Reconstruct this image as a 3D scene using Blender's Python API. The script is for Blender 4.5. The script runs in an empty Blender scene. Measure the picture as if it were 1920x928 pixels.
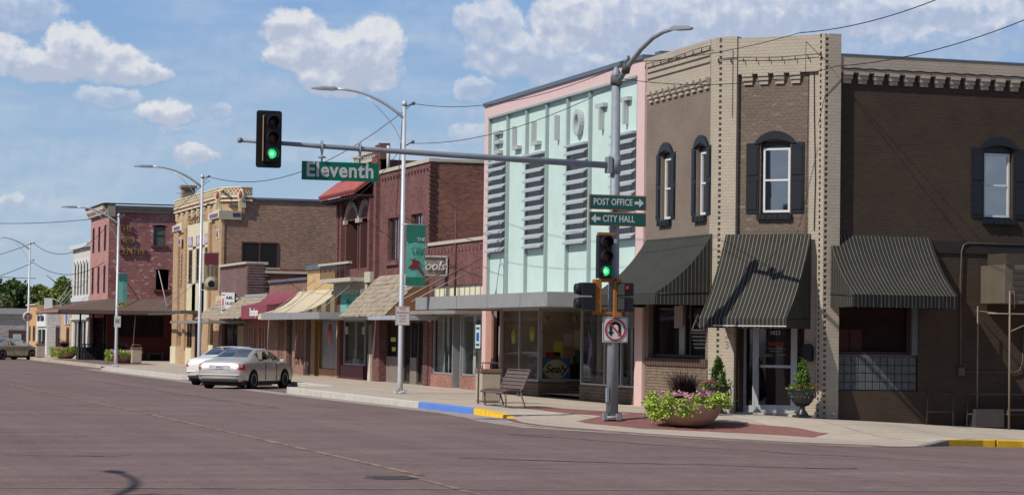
import bpy, bmesh, math, random
from mathutils import Vector, Matrix
R = math.radians
rnd = random.Random(7)
scene = bpy.context.scene
col = scene.collection
# ------------------------------------------------------------ camera
yaw, pitch, roll = math.atan(1410/4500), math.atan(169/4500), 0.014
fw = Vector((math.sin(yaw)*math.cos(pitch), math.cos(yaw)*math.cos(pitch), math.sin(pitch)))
r0 = Vector((math.cos(yaw), -math.sin(yaw), 0)); u0 = r0.cross(fw)
rr = r0*math.cos(roll)+u0*math.sin(roll); uu = -r0*math.sin(roll)+u0*math.cos(roll)
cd = bpy.data.cameras.new('camera'); cam = bpy.data.objects.new('camera', cd); col.objects.link(cam)
cd.sensor_width = 36; cd.lens = 36*4500/1920; cd.clip_start = .5; cd.clip_end = 6000
cam.matrix_world = Matrix(((rr.x, uu.x, -fw.x, 0), (rr.y, uu.y, -fw.y, 0), (rr.z, uu.z, -fw.z, 1.7), (0, 0, 0, 1)))
scene.camera = cam
# ------------------------------------------------------------ light
SUNV = Vector((1, .38, -1.02)).normalized()
sd = bpy.data.lights.new('sun', 'SUN'); sd.energy = 4.2; sd.angle = R(.5); sd.color = (1, .95, .87)
sun = bpy.data.objects.new('sun', sd); col.objects.link(sun)
sun.rotation_euler = SUNV.to_track_quat('-Z', 'Y').to_euler()
world = bpy.data.worlds.new('World'); scene.world = world; world.use_nodes = True
scene.view_settings.view_transform = 'Standard'; scene.view_settings.look = 'None'
scene.view_settings.exposure = 0.0; scene.view_settings.gamma = 1; scene.view_settings.use_curve_mapping = False

def sky():
    nt = world.node_tree; N = nt.nodes; L = nt.links; N.clear()
    def n(t, **k):
        x = N.new(t)
        for a, b in k.items(): setattr(x, a, b)
        return x
    def m(op, a, b=None, c=None, clamp=False):
        x = n('ShaderNodeMath', operation=op, use_clamp=clamp)
        for i, v in enumerate((a, b, c)):
            if v is None: continue
            if isinstance(v, (int, float)): x.inputs[i].default_value = v
            else: L.new(v, x.inputs[i])
        return x.outputs[0]
    out = n('ShaderNodeOutputWorld'); bg = n('ShaderNodeBackground'); bg.inputs[1].default_value = 0.1
    L.new(bg.outputs[0], out.inputs[0])
    s = n('ShaderNodeTexSky', sky_type='NISHITA', sun_disc=False)
    s.sun_elevation = R(43.6); s.sun_rotation = R(249.2); s.air_density = 1.0; s.dust_density = .35; s.ozone_density = 2.2; s.altitude = 500
    tc = n('ShaderNodeTexCoord'); sep = n('ShaderNodeSeparateXYZ'); L.new(tc.outputs['Generated'], sep.inputs[0])
    az = m('MULTIPLY', m('ARCTAN2', sep.outputs[0], sep.outputs[1]), 57.2958)
    el = m('MULTIPLY', m('ARCSINE', sep.outputs[2]), 57.2958)
    cb = n('ShaderNodeCombineXYZ'); L.new(az, cb.inputs[0]); L.new(el, cb.inputs[1])
    def noise(sc, det, off=(0, 0, 0), rough=.55):
        a = n('ShaderNodeVectorMath', operation='ADD'); L.new(cb.outputs[0], a.inputs[0]); a.inputs[1].default_value = off
        t = n('ShaderNodeTexNoise'); t.inputs['Scale'].default_value = sc; t.inputs['Detail'].default_value = det; t.inputs['Roughness'].default_value = rough
        L.new(a.outputs[0], t.inputs['Vector']); return t
    w = noise(1.5, 6, (3, 1, 0), .62)
    ws = n('ShaderNodeVectorMath', operation='SUBTRACT'); L.new(w.outputs['Color'], ws.inputs[0]); ws.inputs[1].default_value = (.5, .5, .5)
    wm = n('ShaderNodeVectorMath', operation='MULTIPLY'); L.new(ws.outputs[0], wm.inputs[0]); wm.inputs[1].default_value = (.85, .65, 0)
    P = n('ShaderNodeVectorMath', operation='ADD'); L.new(cb.outputs[0], P.inputs[0]); L.new(wm.outputs[0], P.inputs[1])
    CL = [(6.97,6.62,.79,.59,1),(6.3,6.22,.87,.41,1),(7.72,6.32,1.08,.46,1),(8.49,6.12,.76,.28,1),(7.8,5.52,.79,.27,.65),(5.3,6.46,.6,.46,.9),
      (5.72,7.49,1.08,.57,.65),(12.16,7.18,.84,.51,1),(13.15,6.75,.8,.5,1),(14.01,6.82,.79,.76,1),(13.45,6.35,1.25,.52,1),(12.24,6.58,.92,.38,1),(13.4,6.02,1.15,.3,.9),
      (9.11,5.17,.66,.3,1),(9.37,4.77,.41,.09,.5),(10.43,5.25,.28,.2,.55),(9.78,4.2,.58,.27,.85),(16.75,7.5,.84,.56,.8),(17.33,6.77,1.15,.61,.8),
      (18.79,7.49,1.08,.7,.95),(20.13,7.56,1.4,.89,.85),(21.54,7.45,1.53,.96,.85),(18.87,6.54,1.4,.64,.75),(22.93,7.76,1.66,.7,.9),(24.44,7.7,1.15,.76,.8),
      (16.45,5.94,.52,.3,.65),(16.4,4.86,.57,.28,.65),(26.2,7.69,1.66,.64,.85),(27.94,7.74,1.66,.57,.85),(27.08,7.0,2.42,.41,.6),(29.05,7.29,1.02,.51,.4),
      (5.57,3.01,.36,.22,.7),(6.08,2.25,1.15,.18,.3),(17.2,8.8,2.6,.5,1),(24,8.7,3.5,.7,.95),
      (-114,4.6,5,1.6,.7),(152,4.8,6,1.8,.7),(33,9,4,1.2,.9),(-4,8,4,1,.9),(-14,12,6,2,.9),(40,14,7,2.4,.9),(-60,10,9,2,.8),(-90,14,12,3,.8),(-120,9,9,2,.8),(60,11,9,2.5,.8),(100,12,12,3,.8),(150,10,12,3,.8),(-160,12,10,3,.8)]
    dens = None; sw = None; swl = None
    for (a, e, ra, re, st) in CL:
        k = 1.22
        d = n('ShaderNodeVectorMath', operation='SUBTRACT'); L.new(P.outputs[0], d.inputs[0]); d.inputs[1].default_value = (a, e, 0)
        q = n('ShaderNodeVectorMath', operation='MULTIPLY'); L.new(d.outputs[0], q.inputs[0]); q.inputs[1].default_value = (1/(ra*k), 1/(re*k), 0)
        ln = n('ShaderNodeVectorMath', operation='LENGTH'); L.new(q.outputs[0], ln.inputs[0])
        wgt = m('SUBTRACT', 1, ln.outputs['Value'], clamp=True)
        sp = n('ShaderNodeSeparateXYZ'); L.new(q.outputs[0], sp.inputs[0])
        dd = m('MULTIPLY', m('MULTIPLY', wgt, 3.6, clamp=True), st)
        dens = dd if dens is None else m('MAXIMUM', dens, dd)
        sw = wgt if sw is None else m('ADD', sw, wgt)
        wl = m('MULTIPLY', wgt, sp.outputs[1])
        swl = wl if swl is None else m('ADD', swl, wl)
    fine = noise(3.8, 8, (9, 4, 0), .58).outputs['Fac']
    # ragged edge: density minus noise
    dn = m('MULTIPLY_ADD', m('SUBTRACT', fine, .5), .75, dens)
    sm = n('ShaderNodeMapRange', interpolation_type='SMOOTHSTEP'); L.new(dn, sm.inputs[0]); sm.inputs[1].default_value = .10; sm.inputs[2].default_value = 1.25
    density = m('MULTIPLY', sm.outputs[0], .92)
    hm = n('ShaderNodeVectorMath', operation='MULTIPLY'); L.new(cb.outputs[0], hm.inputs[0]); hm.inputs[1].default_value = (.16, .75, 1)
    ht = n('ShaderNodeTexNoise'); ht.inputs['Scale'].default_value = 1.4; ht.inputs['Detail'].default_value = 5; ht.inputs['Roughness'].default_value = .5; L.new(hm.outputs[0], ht.inputs['Vector'])
    haze = m('MULTIPLY', ht.outputs['Fac'], .6)
    hz = n('ShaderNodeMapRange'); L.new(haze, hz.inputs[0]); hz.inputs[1].default_value = .24; hz.inputs[2].default_value = .42; hz.inputs[3].default_value = 0; hz.inputs[4].default_value = .28
    density = m('MAXIMUM', density, hz.outputs[0])
    # relief: difference of two offset noises gives lit and shaded billows
    n1 = noise(1.9, 5, (0, 0, 5), .48).outputs['Fac']; n2 = noise(1.9, 5, (.12, -.24, 5), .48).outputs['Fac']
    rel = m('MULTIPLY', m('SUBTRACT', n2, n1), 2.4)
    low = m('MULTIPLY', m('DIVIDE', swl, m('ADD', sw, .05)), 1.15)
    core = m('MULTIPLY', m('MINIMUM', sw, 1.1), -.34)
    sh = m('ADD', m('ADD', m('ADD', .64, rel), low), core, clamp=True)
    cr = n('ShaderNodeValToRGB'); L.new(sh, cr.inputs[0])
    e = cr.color_ramp.elements; e[0].position = .05; e[0].color = (5.0, 5.4, 6.5, 1); e[1].position = .85; e[1].color = (8.2, 8.1, 8.2, 1)
    x = cr.color_ramp.elements.new(.45); x.color = (6.3, 6.5, 7.4, 1)
    tint = n('ShaderNodeMix', data_type='RGBA', blend_type='MULTIPLY'); tint.inputs[0].default_value = 1
    L.new(s.outputs[0], tint.inputs[6]); tint.inputs[7].default_value = (1, 1, 1, 1)
    g1 = n('ShaderNodeMapRange'); L.new(el, g1.inputs[0]); g1.inputs[1].default_value = 0; g1.inputs[2].default_value = 10
    rp = n('ShaderNodeValToRGB'); L.new(g1.outputs[0], rp.inputs[0]); ee = rp.color_ramp.elements
    ee[0].position = 0; ee[0].color = (4.3, 5.4, 6.6, 1); ee[1].position = 1; ee[1].color = (1.8, 3.55, 6.8, 1); xx = rp.color_ramp.elements.new(.4); xx.color = (3.3, 4.8, 6.7, 1)
    lowf = n('ShaderNodeMapRange', interpolation_type='SMOOTHSTEP'); L.new(el, lowf.inputs[0]); lowf.inputs[1].default_value = 10; lowf.inputs[2].default_value = 30; lowf.inputs[3].default_value = .9; lowf.inputs[4].default_value = 0
    lowm = n('ShaderNodeMix', data_type='RGBA'); L.new(lowf.outputs[0], lowm.inputs[0]); L.new(tint.outputs[2], lowm.inputs[6]); L.new(rp.outputs[0], lowm.inputs[7]); tint = lowm
    mx = n('ShaderNodeMix', data_type='RGBA'); L.new(density, mx.inputs[0]); L.new(tint.outputs[2], mx.inputs[6]); L.new(cr.outputs[0], mx.inputs[7])
    L.new(mx.outputs[2], bg.inputs[0])
sky()

# ------------------------------------------------------------ materials
MATS = {}
def mat(name, c, rough=.8, metal=0, var=.12, scale=3., bump=0., bscale=40., spec=.3, stretch=None, emit=None, dirt=None, coat=0):
    if name in MATS: return MATS[name]
    m = bpy.data.materials.new(name); m.use_nodes = True; MATS[name] = m
    nt = m.node_tree; N = nt.nodes; L = nt.links; b = N['Principled BSDF']
    b.inputs['Roughness'].default_value = rough; b.inputs['Metallic'].default_value = metal
    b.inputs['Specular IOR Level'].default_value = spec; b.inputs['Coat Weight'].default_value = coat
    g = N.new('ShaderNodeNewGeometry'); mp = N.new('ShaderNodeMapping'); L.new(g.outputs['Position'], mp.inputs[0])
    if stretch: mp.inputs['Scale'].default_value = stretch
    t = N.new('ShaderNodeTexNoise'); t.inputs['Scale'].default_value = scale; t.inputs['Detail'].default_value = 6; t.inputs['Roughness'].default_value = .65
    L.new(mp.outputs[0], t.inputs[0])
    r = N.new('ShaderNodeMapRange'); L.new(t.outputs['Fac'], r.inputs[0]); r.inputs[1].default_value = .25; r.inputs[2].default_value = .75
    r.inputs[3].default_value = 1-var; r.inputs[4].default_value = 1+var
    x = N.new('ShaderNodeMix'); x.data_type = 'RGBA'; x.blend_type = 'MULTIPLY'; x.inputs[0].default_value = 1
    x.inputs[6].default_value = (*c, 1); L.new(r.outputs[0], x.inputs[7]); o = x.outputs[2]
    if dirt:
        t2 = N.new('ShaderNodeTexNoise'); t2.inputs['Scale'].default_value = dirt[1]; t2.inputs['Detail'].default_value = 8; t2.inputs['Roughness'].default_value = .7
        L.new(mp.outputs[0], t2.inputs[0])
        r2 = N.new('ShaderNodeMapRange'); L.new(t2.outputs['Fac'], r2.inputs[0]); r2.inputs[1].default_value = dirt[2]; r2.inputs[2].default_value = dirt[2]+.08
        y = N.new('ShaderNodeMix'); y.data_type = 'RGBA'; L.new(r2.outputs[0], y.inputs[0]); L.new(o, y.inputs[6]); y.inputs[7].default_value = (*dirt[0], 1); o = y.outputs[2]
    L.new(o, b.inputs['Base Color'])
    if bump:
        t3 = N.new('ShaderNodeTexNoise'); t3.inputs['Scale'].default_value = bscale; t3.inputs['Detail'].default_value = 4; L.new(g.outputs['Position'], t3.inputs[0])
        bp = N.new('ShaderNodeBump'); bp.inputs['Strength'].default_value = bump; bp.inputs['Distance'].default_value = .02; L.new(t3.outputs['Fac'], bp.inputs['Height']); L.new(bp.outputs[0], b.inputs['Normal'])
    if emit:
        b.inputs['Emission Color'].default_value = (*emit[0], 1); b.inputs['Emission Strength'].default_value = emit[1]
    return m

def brick(name, c1, c2, mortar, bw=.21, bh=.075, ms=.011, rough=.9, var=.3, vscale=.6, bump=.6, streak=None, peel=None, dark=None, bvar=.22):
    """brick wall from the Brick Texture, mapped on (x - y, z) so it runs round corners"""
    if name in MATS: return MATS[name]
    m = bpy.data.materials.new(name); m.use_nodes = True; MATS[name] = m
    nt = m.node_tree; N = nt.nodes; L = nt.links; b = N['Principled BSDF']; b.inputs['Roughness'].default_value = rough; b.inputs['Specular IOR Level'].default_value = .2
    g = N.new('ShaderNodeNewGeometry'); sp = N.new('ShaderNodeSeparateXYZ'); L.new(g.outputs['Position'], sp.inputs[0])
    s = N.new('ShaderNodeMath'); s.operation = 'SUBTRACT'; L.new(sp.outputs[0], s.inputs[0]); L.new(sp.outputs[1], s.inputs[1])
    cb = N.new('ShaderNodeCombineXYZ'); L.new(s.outputs[0], cb.inputs[0]); L.new(sp.outputs[2], cb.inputs[1])
    br = N.new('ShaderNodeTexBrick'); L.new(cb.outputs[0], br.inputs[0])
    br.inputs['Scale'].default_value = 1; br.inputs['Brick Width'].default_value = bw; br.inputs['Row Height'].default_value = bh
    br.inputs['Mortar Size'].default_value = ms; br.inputs['Mortar Smooth'].default_value = .3; br.inputs['Bias'].default_value = 0
    br.inputs['Color1'].default_value = (*c1, 1); br.inputs['Color2'].default_value = (*c2, 1); br.inputs['Mortar'].default_value = (*mortar, 1)
    def nz(sc, lo, hi, a, d, vec=None, det=6):
        t = N.new('ShaderNodeTexNoise'); t.inputs['Scale'].default_value = sc; t.inputs['Detail'].default_value = det; t.inputs['Roughness'].default_value = .65
        L.new(vec or g.outputs['Position'], t.inputs[0])
        r = N.new('ShaderNodeMapRange'); L.new(t.outputs['Fac'], r.inputs[0])
        for i, v in enumerate((lo, hi, a, d)): r.inputs[i+1].default_value = v
        return r.outputs[0]
    x = N.new('ShaderNodeMix'); x.data_type = 'RGBA'; x.blend_type = 'MULTIPLY'; x.inputs[0].default_value = 1
    L.new(br.outputs[0], x.inputs[6]); L.new(nz(vscale, .3, .7, 1-var, 1+var), x.inputs[7]); o = x.outputs[2]
    # per-brick stretched noise
    mp = N.new('ShaderNodeMapping'); L.new(cb.outputs[0], mp.inputs[0]); mp.inputs['Scale'].default_value = (1/bw*.9, 1/bh*.9, 1)
    y = N.new('ShaderNodeMix'); y.data_type = 'RGBA'; y.blend_type = 'MULTIPLY'; y.inputs[0].default_value = 1
    L.new(o, y.inputs[6]); L.new(nz(1, .3, .7, 1-bvar, 1+bvar, mp.outputs[0], 2), y.inputs[7]); o = y.outputs[2]
    def over(fac, c):
        nonlocal o
        z = N.new('ShaderNodeMix'); z.data_type = 'RGBA'; L.new(fac, z.inputs[0]); L.new(o, z.inputs[6]); z.inputs[7].default_value = (*c, 1); o = z.outputs[2]
    if streak:   # worn paint showing along the bed joints
        mp2 = N.new('ShaderNodeMapping'); L.new(cb.outputs[0], mp2.inputs[0]); mp2.inputs['Scale'].default_value = (1.6, 9, 1)
        k = nz(1.4, streak[1], streak[1]+.12, 0, 1, mp2.outputs[0])
        dz = N.new('ShaderNodeMath'); dz.operation = 'DIVIDE'; L.new(sp.outputs[2], dz.inputs[0]); dz.inputs[1].default_value = bh
        fz = N.new('ShaderNodeMath'); fz.operation = 'FRACT'; L.new(dz.outputs[0], fz.inputs[0])
        lz = N.new('ShaderNodeMath'); lz.operation = 'LESS_THAN'; L.new(fz.outputs[0], lz.inputs[0]); lz.inputs[1].default_value = .17
        q = N.new('ShaderNodeMath'); q.operation = 'MULTIPLY'; L.new(k, q.inputs[0]); L.new(lz.outputs[0], q.inputs[1]); over(q.outputs[0], streak[0])
    if peel:     # flaking paint patches
        mp3 = N.new('ShaderNodeMapping'); L.new(cb.outputs[0], mp3.inputs[0]); mp3.inputs['Scale'].default_value = (1.1, 2.6, 1)
        k = nz(peel[2], peel[1], peel[1]+.03, 0, 1, mp3.outputs[0], 9); over(k, peel[0])
    if dark:
        k = nz(dark[2], dark[1], dark[1]+.15, 0, .8); over(k, dark[0])
    L.new(o, b.inputs['Base Color'])
    if bump:
        bp = N.new('ShaderNodeBump'); bp.inputs['Strength'].default_value = bump; bp.inputs['Distance'].default_value = .012; bp.invert = True
        L.new(br.outputs['Fac'], bp.inputs['Height']); L.new(bp.outputs[0], b.inputs['Normal'])
    return m

def stripes(name, c1, c2, axis, period, frac, rough=.85, off=0.):
    """woven stripes in the cloth, along a horizontal world direction"""
    if name in MATS: return MATS[name]
    m = bpy.data.materials.new(name); m.use_nodes = True; MATS[name] = m
    nt = m.node_tree; N = nt.nodes; L = nt.links; b = N['Principled BSDF']; b.inputs['Roughness'].default_value = rough; b.inputs['Specular IOR Level'].default_value = .2
    g = N.new('ShaderNodeNewGeometry'); d = N.new('ShaderNodeVectorMath'); d.operation = 'DOT_PRODUCT'; L.new(g.outputs['Position'], d.inputs[0]); d.inputs[1].default_value = (*axis, 0)
    a = N.new('ShaderNodeMath'); a.operation = 'MULTIPLY_ADD'; L.new(d.outputs['Value'], a.inputs[0]); a.inputs[1].default_value = 1/period; a.inputs[2].default_value = off
    f = N.new('ShaderNodeMath'); f.operation = 'FRACT'; L.new(a.outputs[0], f.inputs[0])
    l = N.new('ShaderNodeMath'); l.operation = 'LESS_THAN'; L.new(f.outputs[0], l.inputs[0]); l.inputs[1].default_value = frac
    x = N.new('ShaderNodeMix'); x.data_type = 'RGBA'; L.new(l.outputs[0], x.inputs[0]); x.inputs[6].default_value = (*c1, 1); x.inputs[7].default_value = (*c2, 1)
    t = N.new('ShaderNodeTexNoise'); t.inputs['Scale'].default_value = 2.2; t.inputs['Detail'].default_value = 5; L.new(g.outputs['Position'], t.inputs[0])
    r = N.new('ShaderNodeMapRange'); L.new(t.outputs['Fac'], r.inputs[0]); r.inputs[3].default_value = .75; r.inputs[4].default_value = 1.25
    y = N.new('ShaderNodeMix'); y.data_type = 'RGBA'; y.blend_type = 'MULTIPLY'; y.inputs[0].default_value = 1; L.new(x.outputs[2], y.inputs[6]); L.new(r.outputs[0], y.inputs[7])
    L.new(y.outputs[2], b.inputs['Base Color']); return m

def glass(name, tint=(.80, .84, .82), refl=.10, rough=.02):
    if name in MATS: return MATS[name]
    m = bpy.data.materials.new(name); m.use_nodes = True; MATS[name] = m
    nt = m.node_tree; N = nt.nodes; L = nt.links; N.remove(N['Principled BSDF']); out = N['Material Output']
    tr = N.new('ShaderNodeBsdfTransparent'); tr.inputs[0].default_value = (*tint, 1)
    gl = N.new('ShaderNodeBsdfGlossy'); gl.inputs['Roughness'].default_value = rough; gl.inputs[0].default_value = (.95, .97, 1, 1)
    g = N.new('ShaderNodeNewGeometry'); t = N.new('ShaderNodeTexNoise'); t.inputs['Scale'].default_value = .7; t.inputs['Detail'].default_value = 0; L.new(g.outputs['Position'], t.inputs[0])
    bp = N.new('ShaderNodeBump'); bp.inputs['Strength'].default_value = .08; bp.inputs['Distance'].default_value = .03; L.new(t.outputs['Fac'], bp.inputs['Height']); L.new(bp.outputs[0], gl.inputs['Normal'])
    lw = N.new('ShaderNodeLayerWeight'); lw.inputs['Blend'].default_value = .35
    a = N.new('ShaderNodeMath'); a.operation = 'MULTIPLY_ADD'; L.new(lw.outputs['Facing'], a.inputs[0]); a.inputs[1].default_value = refl; a.inputs[2].default_value = refl*.6; a.use_clamp = True
    mx = N.new('ShaderNodeMixShader'); L.new(a.outputs[0], mx.inputs[0]); L.new(tr.outputs[0], mx.inputs[1]); L.new(gl.outputs[0], mx.inputs[2]); L.new(mx.outputs[0], out.inputs[0])
    return m

# ------------------------------------------------------------ mesh helpers
ORG = {}
SPLIT = set('banner_band canopy_seam base_plate banner_rod window_sill bulkhead brick_pier brick_pilaster canopy_end curtain window_poster display_goods support_post coping door_panel loggia_pier impost timber_post timber_panel spot_lamp sidelight head_rest tie_rod pier_cap corner_ledge ground_floor_wall basement_window porch_railing porch_step cornice side_panel door_decal window_decal string_light_cable conduit mortar_frame beige_trim louvre_opening transom flat_canopy canopy_edge door_frame wire_bracket roof_edge purple_panel pendant cream_panel balustrade street_wall finial_drop sign_print entrance_recess duct bracket ledge balcony canopy fascia bench_frame display_cabinet column brick_dentil'.split())
def clusters(bm, gap=.12):
    """vertex index sets of the pieces of a mesh that stand apart"""
    bm.verts.ensure_lookup_table(); bm.verts.index_update(); seen = set(); comp = []
    for v in bm.verts:
        if v.index in seen: continue
        st = [v]; seen.add(v.index); c = []
        while st:
            w = st.pop(); c.append(w.index)
            for e in w.link_edges:
                u = e.other_vert(w)
                if u.index not in seen: seen.add(u.index); st.append(u)
        comp.append(c)
    if len(comp) > 400: return [list(range(len(bm.verts)))]
    bb = []
    for c in comp:
        P = [bm.verts[i].co for i in c]; bb.append([[min(p[k] for p in P) for k in range(3)], [max(p[k] for p in P) for k in range(3)]])
    par = list(range(len(comp)))
    def find(i):
        while par[i] != i: i = par[i]
        return i
    for i in range(len(comp)):
        for j in range(i):
            if all(bb[i][0][k]-gap < bb[j][1][k] and bb[j][0][k]-gap < bb[i][1][k] for k in range(3)): par[find(i)] = find(j)
    G = {}
    for i, c in enumerate(comp): G.setdefault(find(i), []).extend(c)
    return list(G.values())
def tag(o, label=None, cat=None, group=None, kind=None):
    if label: o['label'] = label
    if cat: o['category'] = cat
    if group: o['group'] = group
    if kind: o['kind'] = kind
    return o
def empty(name, loc, label, cat, group=None):
    o = bpy.data.objects.new(name, None); o.empty_display_size = .3; col.objects.link(o); o.location = loc; ORG[o.name] = Vector(loc)
    return tag(o, label, cat, group)
class MB:
    def __init__(s): s.b = bmesh.new(); s.sm = False
    def face(s, pts):
        try: return s.b.faces.new([s.b.verts.new(p) for p in pts])
        except ValueError: return None
    def hexa(s, p):   # 8 pts: bottom 0-3, top 4-7
        v = [s.b.verts.new(q) for q in p]
        for f in ((3, 2, 1, 0), (4, 5, 6, 7), (0, 1, 5, 4), (1, 2, 6, 5), (2, 3, 7, 6), (3, 0, 4, 7)): s.b.faces.new([v[i] for i in f])
    def box(s, x0, x1, y0, y1, z0, z1):
        s.hexa([(x0, y0, z0), (x1, y0, z0), (x1, y1, z0), (x0, y1, z0), (x0, y0, z1), (x1, y0, z1), (x1, y1, z1), (x0, y1, z1)])
    def fb(s, fr, a0, a1, d0, d1, z0, z1):   # box in a facade frame
        s.hexa([fr(a0, d0, z0), fr(a1, d0, z0), fr(a1, d1, z0), fr(a0, d1, z0), fr(a0, d0, z1), fr(a1, d0, z1), fr(a1, d1, z1), fr(a0, d1, z1)])
    def prism(s, pts, vec):
        vec = Vector(vec); a = [s.b.verts.new(p) for p in pts]; c = [s.b.verts.new(Vector(p)+vec) for p in pts]; n = len(a)
        s.b.faces.new(a); s.b.faces.new(c[::-1])
        for i in range(n): s.b.faces.new([a[i], c[i], c[(i+1) % n], a[(i+1) % n]])
    def tube(s, pts, r, n=8, cap=True):
        pts = [Vector(p) for p in pts]; rs = r if isinstance(r, (list, tuple)) else [r]*len(pts); rings = []
        up = None
        for i, p in enumerate(pts):
            t = (pts[min(i+1, len(pts)-1)]-pts[max(i-1, 0)]).normalized()
            if up is None: up = Vector((0, 0, 1)) if abs(t.z) < .9 else Vector((1, 0, 0))
            x = t.cross(up).normalized(); up = x.cross(t).normalized()
            rings.append([s.b.verts.new(p+(x*math.cos(k*2*math.pi/n)+up*math.sin(k*2*math.pi/n))*rs[i]) for k in range(n)])
        for a, c in zip(rings, rings[1:]):
            for k in range(n): s.b.faces.new([a[k], a[(k+1) % n], c[(k+1) % n], c[k]]).smooth = True
        if cap: s.b.faces.new(rings[0][::-1]); s.b.faces.new(rings[-1])
    def lathe(s, prof, c=(0, 0, 0), n=20, axis='z'):
        c = Vector(c); rings = []
        for (r, z) in prof:
            ring = []
            for k in range(n):
                a = k*2*math.pi/n; u, v = r*math.cos(a), r*math.sin(a)
                q = {'z': (u, v, z), 'y': (u, z, v), 'x': (z, u, v)}[axis]
                ring.append(s.b.verts.new(c+Vector(q)))
            rings.append(ring)
        for a, b in zip(rings, rings[1:]):
            for k in range(n): s.b.faces.new([a[k], a[(k+1) % n], b[(k+1) % n], b[k]]).smooth = True
        if prof[0][0] > .001: s.b.faces.new(rings[0][::-1])
        if prof[-1][0] > .001: s.b.faces.new(rings[-1])
    def wall(s, fr, a0, a1, z0, z1, ops=(), d=0., rev=.15):
        A = sorted({a0, a1, *[min(max(v, a0), a1) for o in ops for v in o[:2]]}); Z = sorted({z0, z1, *[min(max(v, z0), z1) for o in ops for v in o[2:4]]})
        for i in range(len(A)-1):
            for j in range(len(Z)-1):
                ca, cz = (A[i]+A[i+1])/2, (Z[j]+Z[j+1])/2
                if any(o[0] < ca < o[1] and o[2] < cz < o[3] for o in ops): continue
                s.face([fr(A[i], d, Z[j]), fr(A[i+1], d, Z[j]), fr(A[i+1], d, Z[j+1]), fr(A[i], d, Z[j+1])])
        for o in ops:
            p = [(o[0], o[2]), (o[1], o[2]), (o[1], o[3]), (o[0], o[3])]
            for k in range(4):
                (ua, uz), (va, vz) = p[k], p[(k+1) % 4]
                s.face([fr(ua, d, uz), fr(va, d, vz), fr(va, d-rev, vz), fr(ua, d-rev, uz)])
    def build(s, name, m, parent=None, smooth=False, bevel=0, fix=True):
        bm = s.b; bmesh.ops.remove_doubles(bm, verts=bm.verts, dist=1e-5)
        if bevel:
            bmesh.ops.bevel(bm, geom=[e for e in bm.edges if e.is_manifold and e.calc_face_angle(0) > .6], offset=bevel, segments=1, affect='EDGES', profile=.5)
        if fix: bmesh.ops.recalc_face_normals(bm, faces=bm.faces)
        if name in SPLIT:
            gs = clusters(bm)
            if len(gs) > 1:
                first = None
                for g in gs:
                    b2 = bm.copy(); keep = set(g); bmesh.ops.delete(b2, geom=[v for v in b2.verts if v.index not in keep], context='VERTS')
                    x = MB(); x.b.free(); x.b = b2; nm = name; SPLIT.discard(name)
                    try: o = x.build(nm, m, parent, smooth, 0, fix)
                    finally: SPLIT.add(nm)
                    first = first or o
                bm.free(); return first
        me = bpy.data.meshes.new(name); bm.to_mesh(me); bm.free()
        if smooth:
            for p in me.polygons: p.use_smooth = True
        for q in (m if isinstance(m, (list, tuple)) else [m]): me.materials.append(q)
        return link(name, me, parent)
def link(name, me, parent=None):
    o = bpy.data.objects.new(name, me); col.objects.link(o)
    if parent is not None:
        og = ORG.get(parent.name, Vector((0, 0, 0))); me.transform(Matrix.Translation(-og)); o.parent = parent; ORG[o.name] = og
    return o
def frame(P, u, n):
    P = Vector(P); u = Vector(u).normalized(); n = Vector(n).normalized()
    f = lambda a, d, z: P+u*a+n*d+Vector((0, 0, z)); f.u = u; f.n = n; f.P = P; return f
def street(F): return frame((F, 0, 0), (0, 1, 0), (-1, 0, 0))
def side(Y): return frame((0, Y, 0), (1, 0, 0), (0, -1, 0))
def text(name, body, fr, a, d, z, size, m, parent=None, ext=.01, align='CENTER', flip=False, sx=1., bold=0., rot=0, name_shear=0, spacing=1.):
    """raised lettering; a,z is the middle of the line; flip for facades whose +a runs to the viewer's left"""
    cu = bpy.data.curves.new(name, 'FONT'); cu.body = body; cu.size = size; cu.extrude = ext; cu.align_x = align; cu.align_y = 'CENTER'; cu.offset = bold; cu.shear = name_shear; cu.space_character = spacing
    cu.resolution_u = 3
    o = bpy.data.objects.new('t', cu); col.objects.link(o)
    dg = bpy.context.evaluated_depsgraph_get(); me = bpy.data.meshes.new_from_object(o.evaluated_get(dg)); bpy.data.objects.remove(o); bpy.data.curves.remove(cu)
    me.name = name
    u = -fr.u if flip else fr.u; c = fr(a, d, z); up = Vector((0, 0, 1)); u2 = u*math.cos(rot)+up*math.sin(rot); v2 = up*math.cos(rot)-u*math.sin(rot); n = fr.n
    M = Matrix(((u2.x*sx, v2.x, n.x, c.x), (u2.y*sx, v2.y, n.y, c.y), (u2.z*sx, v2.z, n.z, c.z), (0, 0, 0, 1)))
    me.transform(M); me.materials.clear(); me.materials.append(m)
    return link(name, me, parent)
def kids(o): return [c for c in bpy.data.objects if c.parent == o]
def copy_tree(o, parent=None):
    c = o.copy(); col.objects.link(c); c.parent = parent
    for ch in kids(o): copy_tree(ch, c)
    return c
def place(o, x, y, z, rz=0): o.location = (x, y, z); o.rotation_euler = (0, 0, rz)

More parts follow.
